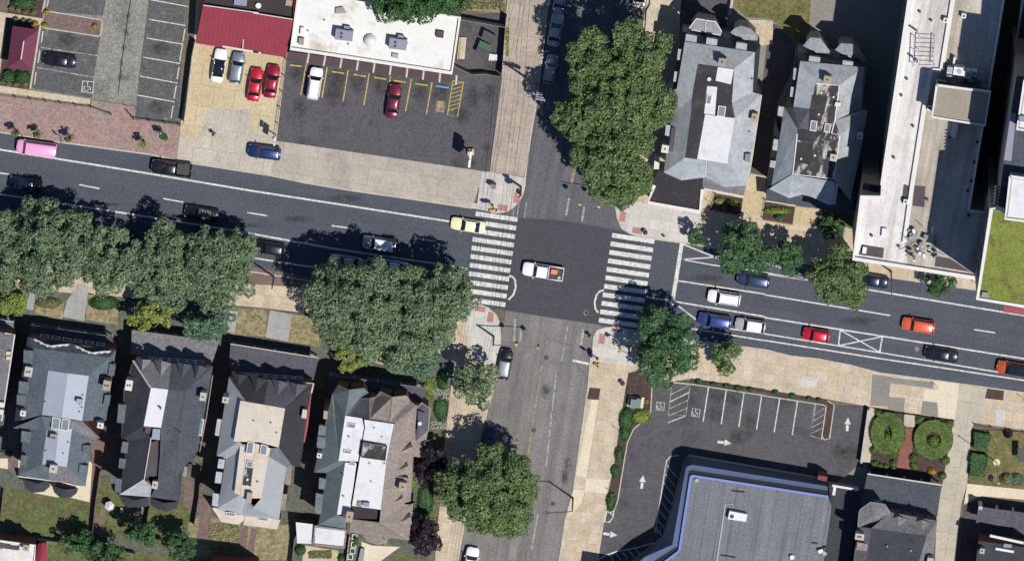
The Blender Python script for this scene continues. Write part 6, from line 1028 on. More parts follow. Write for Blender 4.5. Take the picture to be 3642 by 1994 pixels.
hedge('thick dark hedge at the corner of the far garden, upper block', WL('34', [(1630, 455), (1612, 575)], 1.1), 2.1, 1.1, 'deep_leaf', 105)
hedge('thick dark hedge along the walk in the far garden, lower block', WL('34', [(1605, 610), (1585, 775)], 1.1), 2.2, 1.1, 'deep_leaf', 106)
for i, (x, y, rx, ry, h, m, lb) in enumerate(((1822, 460, 34, 34, 1.0, 'purple_leaf', 'round purplish bush inside the far garden'), (1810, 800, 50, 48, 0.9, 'olive_leaf', 'olive bush right of the flagpole foot'), (1885, 800, 52, 46, 0.8, 'teal_leaf', 'blue-green bush at the lower edge of the far garden'), (1695, 790, 18, 26, 0.4, 'violet_flower', 'small violet flower clump by the flagpole top'))):
    shrub(lb, '34', x, y, rx, ry, h, m, 110 + i)
# bushes by the porches and walls, planting strips
for i, (c, x, y, rx, ry, h, m, lb) in enumerate((('nf', 730, 715, 48, 30, .7, 'bright_leaf', 'left yellow-green bush in the railed bed by the black roofed shop'), ('nf', 865, 735, 62, 32, .7, 'bright_leaf', 'right yellow-green bush in the railed bed by the black roofed shop'), ('nf', 790, 785, 34, 34, .9, 'deep_leaf', 'dark bush in front of the two yellow-green bushes'), ('nf', 1310, 820, 140, 36, .8, 'bright_leaf', 'long curved low bush in the bed of the second grey house'), ('nf', 1335, 885, 50, 46, 1.2, 'deep_leaf', 'dark bush in front of the long curved bush'), ('21', 775, 880, 110, 55, .9, 'deep_leaf', 'dark oval hedge in front of the scalloped house, left of the shaded passage'), ('21', 365, 880, 95, 40, .8, 'olive_leaf', 'olive oval bush left of the paved front walk'), ('32', 1415, 60, 40, 75, 1.0, 'deep_leaf', 'hedge between the thin street tree and stony bed'), ('32', 1405, 270, 55, 95, .5, 'deep_leaf', 'clipped green patch beside the corner tower'), ('32', 1190, 830, 32, 45, .7, 'bright_leaf', 'bright bush between the purple tree and brown roof'), ('32', 1290, 960, 62, 120, .6, 'deep_leaf', 'long green hedge between the two purple trees'), ('32', 1290, 110, 40, 30, .8, 'bright_leaf', 'light green bush beside the brick tower top'), ('32', 355, 1330, 40, 40, .9, 'deep_leaf', 'small bush behind the white roofed addition'), ('32', 665, 1395, 30, 35, .8, 'deep_leaf', 'bush at the bottom beside the narrow stepping path'), ('32', 770, 1260, 20, 35, .8, 'deep_leaf', 'narrow bush between stepping path and patio'), ('11', 175, 25, 95, 45, 1.0, 'deep_leaf', 'large dark hedge above the light path, top left'), ('11', 60, 580, 50, 55, 1.0, 'deep_leaf', 'left dark bush below the maroon pavilion'), ('11', 165, 580, 60, 55, 1.0, 'deep_leaf', 'right dark bush below the maroon pavilion'),
    ('33', 1015, 330, 70, 60, .8, 'bright_leaf', 'light bush below the green utility box'), ('33', 900, 360, 55, 95, .9, 'deep_leaf', 'long dark bush in the curb strip below the utility box'), ('33', 885, 460, 40, 55, .8, 'deep_leaf', 'dark bush where the curb strip narrows'), ('33', 845, 610, 34, 60, .7, 'deep_leaf', 'dark bush in the middle of the curb strip'), ('33', 815, 740, 32, 50, .7, 'deep_leaf', 'dark bush below the middle of the curb strip'), ('33', 785, 965, 36, 70, .8, 'deep_leaf', 'long dark bush in the tip of the curb strip'), ('33', 1050, 215, 16, 22, .5, 'gold_leaf', 'small yellow bush right of the utility box'))):
    shrub(lb, c, x, y, rx, ry, h, m, 130 + i)
BED = 'small bushes in the bed along the car park'
for i, (c, x, y, r) in enumerate((('33', 1440, 70, 26), ('33', 1550, 88, 22), ('33', 1650, 102, 26), ('33', 1735, 118, 28), ('33', 1830, 128, 24), ('34', 78, 150, 26), ('34', 205, 172, 24), ('34', 330, 195, 22), ('34', 405, 205, 20))):
    shrub(('first', 'second', 'third', 'fourth', 'fifth', 'sixth', 'seventh', 'eighth', 'ninth')[i] + ' small bush from the left in the bed above the parking bays', c, x, y, r, r*.8, .6, 'deep_leaf', 170 + i, group=BED)
YEL = 'low yellow edged bushes along the light path'
for i, (x, y) in enumerate(((85, 66), (135, 75), (190, 88), (248, 95), (345, 92), (118, 148), (175, 158), (222, 165), (262, 178), (332, 190), (712, 195), (190, 632), (62, 628), (120, 632), (22, 615))):
    lb = ('first', 'second', 'third', 'fourth')[i] + ' low round bush from the left under the top left hedge' if i < 4 else ('yellow-tipped bush at the upper left corner of the brick island', 'first low bush from the left above the maroon pavilion', 'second low bush from the left above the maroon pavilion', 'third low bush from the left above the maroon pavilion', 'yellow bush at the right end of the row above the pavilion', 'yellow-tipped bush at the lower left corner of the brick island', 'yellow bush alone in the rounded end of the brick island', 'bush near the kerb corner below the pavilion', 'second little bush from the left along the lower path', 'third little bush from the left along the lower path', 'first little bush from the left along the lower path')[i - 4]
    shrub(lb, '11', x, y, 22, 20, .6, 'gold_leaf' if i in (4, 8, 9, 10) else 'olive_leaf', 190 + i, group=YEL)
def scatter(name, c, x0, y0, x1, y1, n, m, seed, zmax=0.35, leaf=0.09):
    rng = np.random.default_rng(seed); q = [W(c, rng.uniform(x0, x1), rng.uniform(y0, y1)) for _ in range(n)]
    C = np.array([(p.x, p.y, 0.15 + zmax*rng.random()) for p in q]); o = mesh_quads(name, leaf_arrays(rng, C, np.tile([0, 0, 1.0], (n, 1)), leaf, .6), m); return props(o, kind='stuff')
scatter('flowers', '32', 1340, 120, 1470, 200, 260, 'white_flower', 1); scatter('flowers', '32', 1330, 360, 1440, 420, 200, 'white_flower', 2); scatter('ground_cover', '32', 1300, 30, 1380, 200, 500, 'bright_leaf', 3)
scatter('ground_cover', 'h5', 260, 780, 620, 900, 700, 'olive_leaf', 4); scatter('weeds', '12', 1570, -20, 1880, 70, 700, 'olive_leaf', 5, .3); scatter('ground_cover', '13', 0, 200, 25, 420, 160, 'bright_leaf', 6)
scatter('weeds', '31', 1560, 1120, 1790, 1330, 900, 'olive_leaf', 7, .2)
# ================================================================== VEHICLES
def paint(name, rgb, metal=0.15, rough=0.3, k=1.15): mat(name, A(*rgb, k), rough, 0, grain=0, metal=metal, coat=1.0); return name
for nm, rgb, mt in (('white_car_paint', (254, 254, 255), 0), ('silver_car_paint', (176, 178, 184), .35), ('lilac_silver_paint', (200, 190, 196), .2), ('grey_car_paint', (150, 156, 170), .4), ('black_car_paint', (28, 30, 36), .2), ('ink_car_paint', (30, 40, 66), .3), ('blue_car_paint', (62, 84, 150), .4), ('navy_car_paint', (40, 60, 110), .4),
                    ('red_car_paint', (206, 30, 56), .2), ('crimson_car_paint', (160, 26, 52), .3), ('maroon_car_paint', (120, 40, 62), .4), ('orange_car_paint', (232, 102, 74), .15), ('rust_car_paint', (214, 96, 44), .25), ('pink_car_paint', (255, 176, 222), 0), ('taxi_paint', (255, 250, 206), 0), ('plum_car_paint', (44, 34, 54), .4), ('slate_car_paint', (58, 72, 104), .4)):
    paint(nm, rgb, mt)
KIND = {'sedan': dict(L=4.75, Wd=1.82, belt=0.95, top=1.45, f0=.21, f1=.07, r1=-.20, r0=-.345, hood=.80, tail=.92), 'suv': dict(L=4.65, Wd=1.88, belt=1.08, top=1.72, f0=.245, f1=.13, r1=-.415, r0=-.475, hood=.98, tail=1.08), 'hatch': dict(L=4.2, Wd=1.78, belt=1.0, top=1.5, f0=.235, f1=.10, r1=-.36, r0=-.465, hood=.88, tail=1.0),
        'van': dict(L=5.6, Wd=2.02, belt=1.25, top=2.1, f0=.345, f1=.262, r1=-.488, r0=-.497, hood=1.12, tail=1.25), 'pickup': dict(L=5.7, Wd=1.98, belt=1.15, top=1.85, f0=.25, f1=.15, r1=-.085, r0=-.115, hood=1.05, tail=1.0), 'convertible': dict(L=4.6, Wd=1.82, belt=0.95, top=1.32, f0=.2, f1=.1, r1=-.12, r0=-.26, hood=.85, tail=.92)}
def car(label, code, x, y, head, kind, pm, Ls=1.0, rack=False, roofm=None, cat='car', group=None, name='parked_car', load=False):
    K = KIND[kind]; L = K['L']*Ls; Wd = K['Wd']; p = W(code, x, y, 0.85); rz = math.atan2(-head[1], head[0])
    t = thing(name, label, cat, (p.x, p.y, GZ(p)), rz, group); h = L/2
    fx = lambda f: f*L
    st = []
    belt, hood, tail = K['belt'], K['hood'], K['tail']
    xs = [h, h - .05, h - .18, h - .45, h - .9, fx(K['f0']) + .15, fx(K['f0']) - .1, 0.0, fx(K['r0']) + .1, fx(K['r0']) - .1, -h + .55, -h + .22, -h + .06, -h]
    xs = sorted(set(round(v, 3) for v in xs), reverse=True)
    for X in xs:
        e = min(1.0, max(0.0, (h - abs(X))/0.55)); w = Wd/2*(0.74 + 0.26*math.sin(e*math.pi/2)**0.7) if kind not in ('van', 'pickup') or X > 0 else Wd/2*(0.9 + 0.1*min(1, e*3))
        if X > fx(K['f0']): u = (X - fx(K['f0']))/(h - fx(K['f0'])); zt = belt + (hood - belt)*min(1, u*1.5) - max(0, u - .55)**2*.7
        elif X < fx(K['r0']): u = (fx(K['r0']) - X)/max(.01, h + fx(K['r0'])); zt = belt + (tail - belt)*u - max(0, u - .8)*.5
        else: zt = belt
        if kind == 'pickup' and X < fx(K['r0']) - .05: zt = 0.78
        st.append((X, w, zt))
    mb = MB(); n = 11; k0 = 0
    for X, w, zt in st:
        zb = 0.24 if abs(X) < h - .1 else 0.36
        mb.v += [(X, -w*.93, zb), (X, -w, zb + .16), (X, -w, zt - .2), (X, -w*.965, zt - .06), (X, -w*.86, zt), (X, 0, zt + .035), (X, w*.86, zt), (X, w*.965, zt - .06), (X, w, zt - .2), (X, w, zb + .16), (X, w*.93, zb)]
    mi = mb.mi(pm)
    for i in range(len(st) - 1):
        for j in range(n): a, b_ = i*n + j, i*n + (j + 1) % n; mb.f.append((a, b_, b_ + n, a + n)); mb.m.append(mi)
    mb.f.append(tuple(range(n))); mb.m.append(mi); mb.f.append(tuple(reversed(range((len(st) - 1)*n, len(st)*n)))); mb.m.append(mi)
    # pillars, bumpers
    bw, tw = Wd*.455, Wd*.385; ztp = K['top']; zb = belt - .02
    F0, F1, Q1, Q0 = fx(K['f0']), fx(K['f1']), fx(K['r1']), fx(K['r0'])
    for s in (-1, 1):
        if kind != 'convertible':
            for a, b_ in (((F0, s*bw, zb), (F1, s*tw, ztp - .03)), ((Q0, s*bw, zb), (Q1, s*tw, ztp - .03)), (((F1 + Q1)/2, s*bw*1.0, zb), ((F1 + Q1)/2, s*tw, ztp - .03))): mb.tube([a, b_], 0.045, pm, 6)
        mb.box((F0 - .12, s*(Wd/2 + .09), belt + .06), (0.14, 0.22, 0.14), pm)
    if kind == 'pickup':
        for s in (-1, 1): mb.box(((Q0 - .12 - h)/2, s*(Wd/2 - .07), .98), (h + Q0 - .14, .12, .42), pm)
        mb.box((-h + .06, 0, .96), (.1, Wd - .05, .4), pm); mb.box((Q0 - .1, 0, .98), (.08, Wd - .1, .4), pm)
    b = mb.build('body', t, True, True)
    def panel(nm, q, m, parent=t): return MB().face(q, m).build(nm, parent, False, True)
    G = 'car_glass'
    panel('windscreen', [(F0, -bw, zb), (F0, bw, zb), (F1, tw, ztp - .02), (F1, -tw, ztp - .02)], G)
    if kind != 'convertible':
        panel('rear_window', [(Q0, bw, zb), (Q0, -bw, zb), (Q1, -tw, ztp - .02), (Q1, tw, ztp - .02)], G if kind != 'van' else pm)
        for s in (-1, 1): panel('side_window', [(F0, s*bw, zb), (F1, s*tw, ztp - .02), (Q1, s*tw, ztp - .02), (Q0, s*bw, zb)][::s], G)
        rb = MB(); xsr = [F1 + .04, F1 - .15, (F1 + Q1)/2, Q1 + .15, Q1 - .04]
        for i, X in enumerate(xsr):
            c = 0.0 if i in (0, 4) else .05
            rb.v += [(X, -tw - .04, ztp - .05), (X, -tw, ztp - .01 + c*.3), (X, -tw*.5, ztp + c), (X, 0, ztp + c + .01), (X, tw*.5, ztp + c), (X, tw, ztp - .01 + c*.3), (X, tw + .04, ztp - .05)]
        q = rb.mi(roofm or pm)
        for i in range(4):
            for j in range(6): a = i*7 + j; rb.f.append((a, a + 7, a + 8, a + 1)); rb.m.append(q)
        r = rb.build('roof', t, True, True)
        if rack:
            rk = MB()
            for s in (-1, 1): rk.tube([(F1 - .2, s*tw*.88, ztp + .1), (Q1 + .2, s*tw*.88, ztp + .1)], .03, 'galvanised', 6)
            rk.build('roof_rail', r, False, True)
    else:
        MB().box(((F1 + Q0)/2, 0, belt - .0), (F1 - Q0 - .1, Wd*.78, .1), 'trim_black').build('cabin', t, False, True)
        for s in (-1, 1):
            for X in (F1 - .75, Q0 + .35): MB().box((X, s*.38, belt + .1), (.5, .5, .25), 'dull_slab').box((X - .25, s*.38, belt + .3), (.14, .46, .45), 'dull_slab').build('seat', t, False, True)
    if kind == 'pickup':
        MB().box(((Q0 - .15 - h)/2, 0, .8), (h + Q0 - .2, Wd - .25, .03), 'trim_black').build('bed_floor', t, False, True)
    for s in (-1, 1):
        MB().box((h - .22, s*Wd*.36, hood - .17), (.22, .34, .13), 'headlight_lens', s*.35).build('headlight', t, False, True); MB().box((-h + .09, s*Wd*.39, tail - .2), (.12, .26, .16), 'taillight_lens').build('taillight', t, False, True)
        for X in (h*.62, -h*.6):
            w = MB().tube([(X, s*(Wd/2 - .2), .33), (X, s*(Wd/2 + .01), .33)], .33, 'tyre', 14).build('wheel', t, False, True); MB().tube([(X, s*(Wd/2 + .0), .33), (X, s*(Wd/2 + .02), .33)], .2, 'rim', 10).build('rim', w, False, True)
    return t, L, rz, p
def GZ(p): return 0.06
HW = (-1, -0.157); VN = (0.16, -1)
ML = 'traffic and parked cars on the main street'; FC = 'cars on the garage forecourt'; DL = 'cars in the store car park'; SR = 'cars parked along the side street'
car('very dark purple parked sedan alone in the worn car park by the pavilion', '11', 445, 453, (-1, -.13), 'sedan', 'plum_car_paint')
def lot(lb, c, x, y, k, pm, g, Ls=1.0, head=VN, **kw):
    t = car(lb, c, x, y, head, k, pm, Ls, group=g, **kw)[0]; t.location.z = 0.145 if g in (FC, ML + 'x') else 0.10; return t
lot('white sedan with black glass roof on the forecourt, leftmost of four', '11', 1640, 492, 'sedan', 'white_car_paint', FC, roofm='car_glass')
lot('grey compact car on the forecourt, between white sedan and red car', '11', 1775, 510, 'hatch', 'grey_car_paint', FC, 1.06)
lot('bright red car with dark sunroof on the forecourt', '12', 15, 634, 'sedan', 'red_car_paint', FC)
lot('darker crimson car at the right end of the forecourt row', '12', 140, 610, 'sedan', 'crimson_car_paint', FC)
lot('white suv parked in a yellow marked bay of the store', '12', 462, 625, 'suv', 'white_car_paint', DL, .98, rack=True)
lot('maroon sedan parked in a yellow marked bay of the store', '12', 1052, 758, 'sedan', 'maroon_car_paint', DL, 1.03)
t = car('dark blue suv crossing the concrete apron in front of the forecourt', '12', 85, 1138, (-1, -.13), 'suv', 'navy_car_paint', 1.0, name='car'); t[0].location.z = .16
car('bright pink van parked beside the saplings', '11', 272, 1108, (-1, -.13), 'van', 'pink_car_paint', .99, cat='van', name='parked_van')
car('black pickup truck parked at the kerb near the forecourt', '11', 1283, 1258, (-1, -.12), 'pickup', 'black_car_paint', 1.0, cat='pickup truck', name='parked_pickup')
car('dark car almost lost in tree shade at the left', 'd', 64, 463, HW, 'sedan', 'ink_car_paint', 1.0, group=ML)
car('black open topped car in the lane beside the tree shadow', '21', 1510, 208, HW, 'convertible', 'black_car_paint', 1.08, group=ML, name='car')
car('black hatchback parked between the two bright kerb lines', '22', 120, 468, HW, 'hatch', 'black_car_paint', 1.12, group=ML)
car('white roofed silver suv driving past the huge plane tree', '22', 945, 435, HW, 'suv', 'silver_car_paint', 1.02, roofm='white_car_paint', group=ML, name='car')
car('silver car parked under the huge plane tree, only its nose in view', '22', 700, 572, HW, 'sedan', 'lilac_silver_paint', 1.0, group=ML)
car('white car parked under the plane tree, only its tail in view', '22', 1040, 606, HW, 'sedan', 'white_car_paint', 1.0, group=ML)
car('pale yellow taxi sedan stopped on the west crosswalk', '22', 1610, 298, HW, 'sedan', 'taxi_paint', 1.03, group=ML, name='taxi', cat='taxi')
tp = car('white pickup truck in the middle of the junction', '23', 278, 640, HW, 'pickup', 'white_car_paint', 1.02, cat='pickup truck', name='pickup')
car('dark blue suv half under the round tree, north lane', '23', 1850, 706, HW, 'suv', 'slate_car_paint', 1.0, group=ML)
car('dark grey car sticking out from under the tree beside the white parapet', '24', 800, 708, HW, 'sedan', 'ink_car_paint', 1.0, group=ML)
car('white suv in the lane right of the east stop line', '23', 1632, 838, HW, 'suv', 'white_car_paint', 1.0, rack=True, group=ML, name='car')
car('blue suv parked at the tip of the diagonal line', '23', 1562, 1010, HW, 'suv', 'blue_car_paint', 1.0, group=ML)
car('pale silver hatchback parked behind the blue suv', '23', 1828, 1045, HW, 'hatch', 'lilac_silver_paint', 1.02, roofm='white_car_paint', group=ML)
car('small bright red car parked left of the crossed box', '24', 385, 1118, HW, 'hatch', 'red_car_paint', .9, group=ML)
car('orange-red suv driving above the crossed box', '24', 1150, 1045, HW, 'suv', 'orange_car_paint', 1.0, group=ML, name='car')
car('black sedan parked right of the crossed box', '24', 1320, 1262, HW, 'sedan', 'black_car_paint', 1.02, group=ML)
car('rust orange car with dark roof cut by the right edge', '24', 1860, 1368, HW, 'suv', 'rust_car_paint', 1.0, roofm='car_glass', group=ML)
S1 = (.17, -1)
car('black car with silver roof parked by the utility mast on the lower side street', '22', 1885, 1335, S1, 'hatch', 'black_car_paint', 1.05, roofm='silver_car_paint', group=SR)
car('dark car in tree shade on the lower side street', '32', 1760, 545, S1, 'sedan', 'ink_car_paint', 1.0, group=SR)
car('white car with its front just in view at the bottom edge', '32', 1630, 1425, S1, 'suv', 'white_car_paint', 1.0, group=SR)
car('silver car in deep tree shade on the upper side street', '13', 372, 225, S1, 'sedan', 'silver_car_paint', 1.0, group=SR)
car('dark grey car in deep shade just below the silver one', '13', 335, 520, S1, 'hatch', 'grey_car_paint', 1.0, group=SR)
car('grey car in deep shade at the top edge of the side street', '13', 410, -20, S1, 'sedan', 'grey_car_paint', .95, group=SR)
car('white car at the top edge on the far side of the side street', '13', 1010, -65, S1, 'sedan', 'white_car_paint', 1.0, group=SR)
# load in the pickup's bed and the taxi's roof light
root, L_, rz_, p_ = tp
def inbed(x, y): return Vector((p_.x, p_.y, 0)) + Matrix.Rotation(rz_, 3, 'Z') @ Vector((x, y, 0))
q = inbed(-1.55, -.22); o = MB().box((q.x, q.y, 1.05), (0.85, 0.6, 0.4), 'orange_plastic', rz_).box((q.x, q.y, 1.27), (0.92, 0.66, 0.05), 'orange_plastic', rz_).build('crate'); props(o, 'orange crate lying in the bed of the white pickup', 'crate')
q = inbed(-2.35, .5); o = MB().tube([(q.x, q.y, .88), (q.x, q.y, 1.2)], .22, 'tan_block', 12).tube([(q.x, q.y, 1.2), (q.x, q.y, 1.24)], .24, 'stucco_wall', 12).build('bucket'); props(o, 'tan bucket in the rear corner of the white pickup bed', 'bucket')
# ================================================================== STREET FURNITURE, FENCES, PEOPLE
def post(label, name, cat, c, x, y, group=None, z=0.15): p = W(c, x, y, z); return thing(name, label, cat, (p.x, p.y, z), 0, group)
def dirv(dx, dy): v = Vector((dx, -dy, 0)); return v.normalized()
def lamp(label, c, x, y, h, arm, L, group='street lamps'):
    t = post(label, 'street_lamp', 'street lamp', c, x, y, group); d = dirv(*arm)
    MB().tube([(0, 0, 0), (0, 0, .5)], .17, 'bronze_pole', 10).tube([(0, 0, .4), (0, 0, h)], .13, 'bronze_pole', 10, .1).build('pole', t, local=True)
    MB().tube([(0, 0, h - .1), tuple(d*L*.5 + Vector((0, 0, h + .15))), tuple(d*L + Vector((0, 0, h + .2)))], .06, 'bronze_pole', 8).build('arm', t, local=True)
    rz = math.atan2(d.y, d.x); e = d*(L + .3); hd = MB().box((e.x, e.y, h + .22), (.8, .34, .14), 'bronze_pole', rz).build('lamp_head', t, local=True); MB().box((e.x, e.y, h + .14), (.6, .26, .04), 'headlight_lens', rz).build('lens', hd, local=True); return t
def head(mbp, parent, v, rz, m='signal_yellow'):
    s = MB().box((v.x, v.y, v.z), (.34, .38, 1.05), m, rz); f = Matrix.Rotation(rz, 3, 'Z') @ Vector((.2, 0, 0)); o = s.build('signal_head', parent, local=True)
    for k in (-1, 0, 1): MB().tube([(v.x + f.x*.8, v.y + f.y*.8, v.z + .33*k), (v.x + f.x*1.8, v.y + f.y*1.8, v.z + .33*k - .02)], .13, 'dark_metal', 8).build('visor', o, local=True)
    return o
SG = 'traffic signal masts'
def mast(label, c, x, y, h, arm, L, spots, group=SG):
    t = post(label, 'signal_mast', 'traffic signal', c, x, y, group); d = dirv(*arm); rz = math.atan2(d.y, d.x)
    MB().tube([(0, 0, 0), (0, 0, h)], .16, 'bronze_pole', 10, .12).build('pole', t, local=True); MB().tube([(0, 0, h - .3), tuple(d*L + Vector((0, 0, h)))], .09, 'galvanised', 8, .05).build('arm', t, local=True)
    for s, off in spots: head(None, t, d*s + Vector((0, off, h - .55)), rz + math.pi/2)
    return t
def pedpole(label, c, x, y, h, heads, group=SG):
    t = post(label, 'signal_post', 'traffic signal', c, x, y, group); MB().tube([(0, 0, 0), (0, 0, .3)], .2, 'signal_yellow', 10).tube([(0, 0, .2), (0, 0, h)], .09, 'bronze_pole', 10).build('pole', t, local=True)
    for dx, dy, z, rz in heads: head(None, t, Vector((dx, dy, z)), rz)
    return t
lamp('bronze street lamp on the pale pavement left of the huge plane tree', '22', 155, 680, 8.6, (.1, -1), 2.6); lamp('bronze street lamp on the pavement below the curb, lower side street', '33', 500, 938, 8.8, (-1, .05), 3.2)
lamp('street lamp hidden in the plane tree by the west crosswalk', '22', 1590, 765, 8.6, (.02, -1), 2.8); lamp('street lamp on the car park verge by the mid-rise block', '24', 945, 640, 8.4, (.0, 1), 1.8)
mast('signal mast with two heads over the lower side street', 'sw', 520, 842, 6.2, (1, .06), 6.6, ((3.3, .25), (6.4, 0)))
mast('signal mast reaching out from under the big trees, two heads over the upper street', 'ne', 1275, 545, 6.0, (-1, -.13), 6.2, ((3.3, -.4), (6.0, -.4)))
pedpole('short signal post at the kerb by the west crosswalk top end', 'nw', 600, 1090, 3.3, ((.25, -.1, 2.9, 0), (-.25, -.1, 2.9, math.pi)))
t = pedpole('heavy signal post at the round corner near the control cabinet', 'nw', 1235, 668, 6.4, ((-.5, .0, 2.9, 0), (-.35, .25, 4.2, 1.5), (-.3, -.25, 4.2, -1.5))); MB().tube([(0, 0, 0), (0, 0, 6.4)], .17, 'bronze_pole', 10).build('pole_sleeve', t, local=True)
pedpole('signal post with yellow heads on the south-east corner', 'se', 832, 975, 6.0, ((0, .3, 2.8, 1.5), (.1, -.2, 2.9, -1.5), (-.3, .2, 4.6, 2.6)))
mast('thin signal post with a bracket by the south-east crosswalk', 'se', 1400, 760, 5.2, (-1, -.4), 1.5, ((1.4, 0),))
t = post('tan traffic control cabinet on the north-west corner', 'control_cabinet', 'cabinet', 'nw', 608, 615); MB().box((0, 0, .8), (.75, .55, 1.55), 'pent_roof', -SA).build('body', t, local=True); MB().box((0, 0, 1.61), (.83, .63, .07), 'dull_slab', -SA).build('lid', t, local=True)
# tall wooden utility pole
t = post('tall wooden utility pole with crossarms beside the upper side street', 'utility_pole', 'utility pole', 'up', 595, 850); MB().tube([(0, 0, 0), (0, 0, 12.2)], .19, 'wood_pole', 10, .13).build('pole', t, local=True)
for z, L in ((11.6, 2.9), (10.7, 2.9), (9.4, 2.4)):
    a = MB().box((0, .12, z), (L, .12, .14), 'galvanised', -SA).build('crossarm', t, local=True); ins = MB()
    for k in (-1, -.6, .6, 1): ins.tube([(k*L*.47, -k*L*.47*.157 + .12, z + .06), (k*L*.47, -k*L*.47*.157 + .12, z + .32)], .06, 'white_plastic', 6)
    ins.build('insulator', a, local=True)
for dx, dy in ((.35, .35), (-.3, .3), (.75, .2)): MB().tube([(dx, dy, 8.1), (dx, dy, 9.1)], .26, 'white_plastic' if dx < .5 else 'unit_grey', 10).build('transformer', t, local=True)
up0 = Vector((t.location.x, t.location.y, 0))
def wire(label, pts, r=0.016, m='dark_metal'):
    P = [Vector(p) for p in pts]; Q = []
    for a, b in zip(P[:-1], P[1:]):
        L = (b - a).length
        for i in range(10): f = i/10; v = a.lerp(b, f); v.z -= 0.018*L*4*f*(1 - f); Q.append(v)
    o = MB().tube(Q + [P[-1]], r, m, 5).build('power_line'); return props(o, label, 'power line', 'overhead power lines')
spots = (-1.36, -.75, .75, 1.36); far_ = W('d', 1195, 1500, 11)
for i, k in enumerate(spots):
    a = up0 + Vector((k, -k*.157 + .12, 11.9)); b_ = W('d', 1400 + i*9, -60, 11.9); e = W('d', 1236 + i*7, 760, 9.5); f_ = W('d', 1120 + i*8, 1480, 9.5)
    wire(('westmost', 'second from the west', 'second from the east', 'eastmost')[i] + ' wire on the top crossarm of the utility pole', [b_, a, e, f_])
for i, (x0, x1) in enumerate(((1292, 1262), (1302, 1272), (1316, 1284))): wire(('left', 'middle', 'right')[i] + ' low cable along the west pavement of the upper side street', [W('d', x0 + 20, -60, 7.2), W('d', x0, 240, 7.2), W('d', x1 - 30, 780, 7.2)], .02)
# signs
t = post('tall white pole sign at the corner of the store car park', 'pole_sign', 'sign', 'sg', 655, 690, z=.1)
MB().tube([(0, 0, 0), (0, 0, 6.4)], .14, 'white_trim', 10).build('pole', t, local=True); MB().box((0, 0, 4.9), (.35, 2.3, 2.4), 'white_plastic', -.12).build('sign_panel', t, local=True); MB().box((0, .1, 3.2), (.3, 1.5, .7), 'white_plastic', -.12).build('sign_panel', t, local=True); MB().box((0, 0, .35), (.9, .9, .7), 'cream_trim', .1).build('base', t, local=True)
t = post('white post sign at the forecourt edge beside the railing', 'pole_sign', 'sign', 'fc', 1800, 640); MB().tube([(0, 0, 0), (0, 0, 5.6)], .1, 'white_trim', 8).build('pole', t, local=True); MB().box((0, -.05, 3.6), (.22, 1.4, 1.5), 'white_plastic', -.15).build('sign_panel', t, local=True); MB().box((.0, .25, 5.2), (.18, .9, .8), 'white_plastic', -.15).build('sign_panel', t, local=True)
t = post('post sign with a small plate behind the pink van', 'post_sign', 'sign', 'pk', 1715, 690); MB().tube([(0, 0, 0), (0, 0, 3.4)], .05, 'galvanised', 8).build('pole', t, local=True); MB().box((0, 0, 2.5), (.06, .62, .8), 'galvanised', .5).build('plate', t, local=True); MB().box((0, 0, 3.25), (.06, .4, .4), 'galvanised', .5).build('plate', t, local=True)
SP = 'thin parking sign posts'
for c, x, y, lb in (('33', 850, 432, 'thin sign post beside the curb strip, upper one'), ('33', 795, 893, 'thin sign post beside the curb strip, lower one'), ('nf', 1700, 945, 'thin sign post on the yellow walk of the second grey house'), ('nf', 645, 735, 'thin sign post by the railed bed near the black roofed shop'), ('24', 1590, 735, 'thin sign post at the tower corner'), ('34', 1290, 100, 'leaning thin sign post by the dark tree pit'), ('34', 1935, 190, 'thin sign post at the right edge of the pavement'), ('33', 1420, 125, 'thin post by the accessible bay'), ('22', 60, 990, 'thin post on the front lawn')):
    t = post(lb, 'sign_post', 'sign', c, x, y, SP); MB().tube([(0, 0, 0), (0, 0, 2.4)], .035, 'bronze_pole', 6).build('pole', t, local=True); MB().box((0, 0, 2.2), (.04, .32, .42), 'galvanised', .6).build('plate', t, local=True)
t = post('tall flagpole on a round white base in the far garden', 'flagpole', 'flagpole', 'gd', 775, 668); MB().tube([(0, 0, .0), (0, 0, 14)], .07, 'galvanised', 8, .05).build('pole', t, local=True); MB().dome((0, 0, 14), .14, .14, .14, 'white_plastic', 10, 5, True).build('finial', t, local=True); MB().tube([(0, 0, 0), (0, 0, .1)], .5, 'pale_slab', 20).build('base', t, local=True)
# bins, boxes, dumpsters
def dumpster(lb, quad, m, lid):
    P = WL('db', quad, 1.3); c = cen(P); t = thing('dumpster', lb, 'dumpster', (c.x, c.y, .1), 0, 'dumpsters'); q = [Vector((p.x, p.y, 0)) for p in P]
    MB().prism(inset(q, .08), .12, 1.2, m).build('bin', t)
    a = ccw([*q]); o = MB().prism([q[0], q[1], q[1].lerp(q[2], .48), q[0].lerp(q[3], .48)], 1.2, 1.3, lid).build('lid', t); MB().prism([q[0].lerp(q[3], .52), q[1].lerp(q[2], .52), q[2], q[3]], 1.2, 1.3, m).build('lid', t)
dumpster('black dumpster, upper one in the fenced yard', [(2140, 470), (2340, 575), (2270, 710), (2090, 620)], 'dumpster_black', 'dumpster_black'); dumpster('green dumpster, lower one in the fenced yard', [(2075, 640), (2265, 720), (2200, 930), (2000, 830)], 'dumpster_black', 'dumpster_green')
o = MB()
for i in range(4): o.prism(WL('db', [(2225 + 30*i, 850 + 4*i), (2250 + 30*i, 854 + 4*i), (2245 + 30*i, 960), (2210 + 30*i, 955)], .6), .45, .6, 'white_plastic')
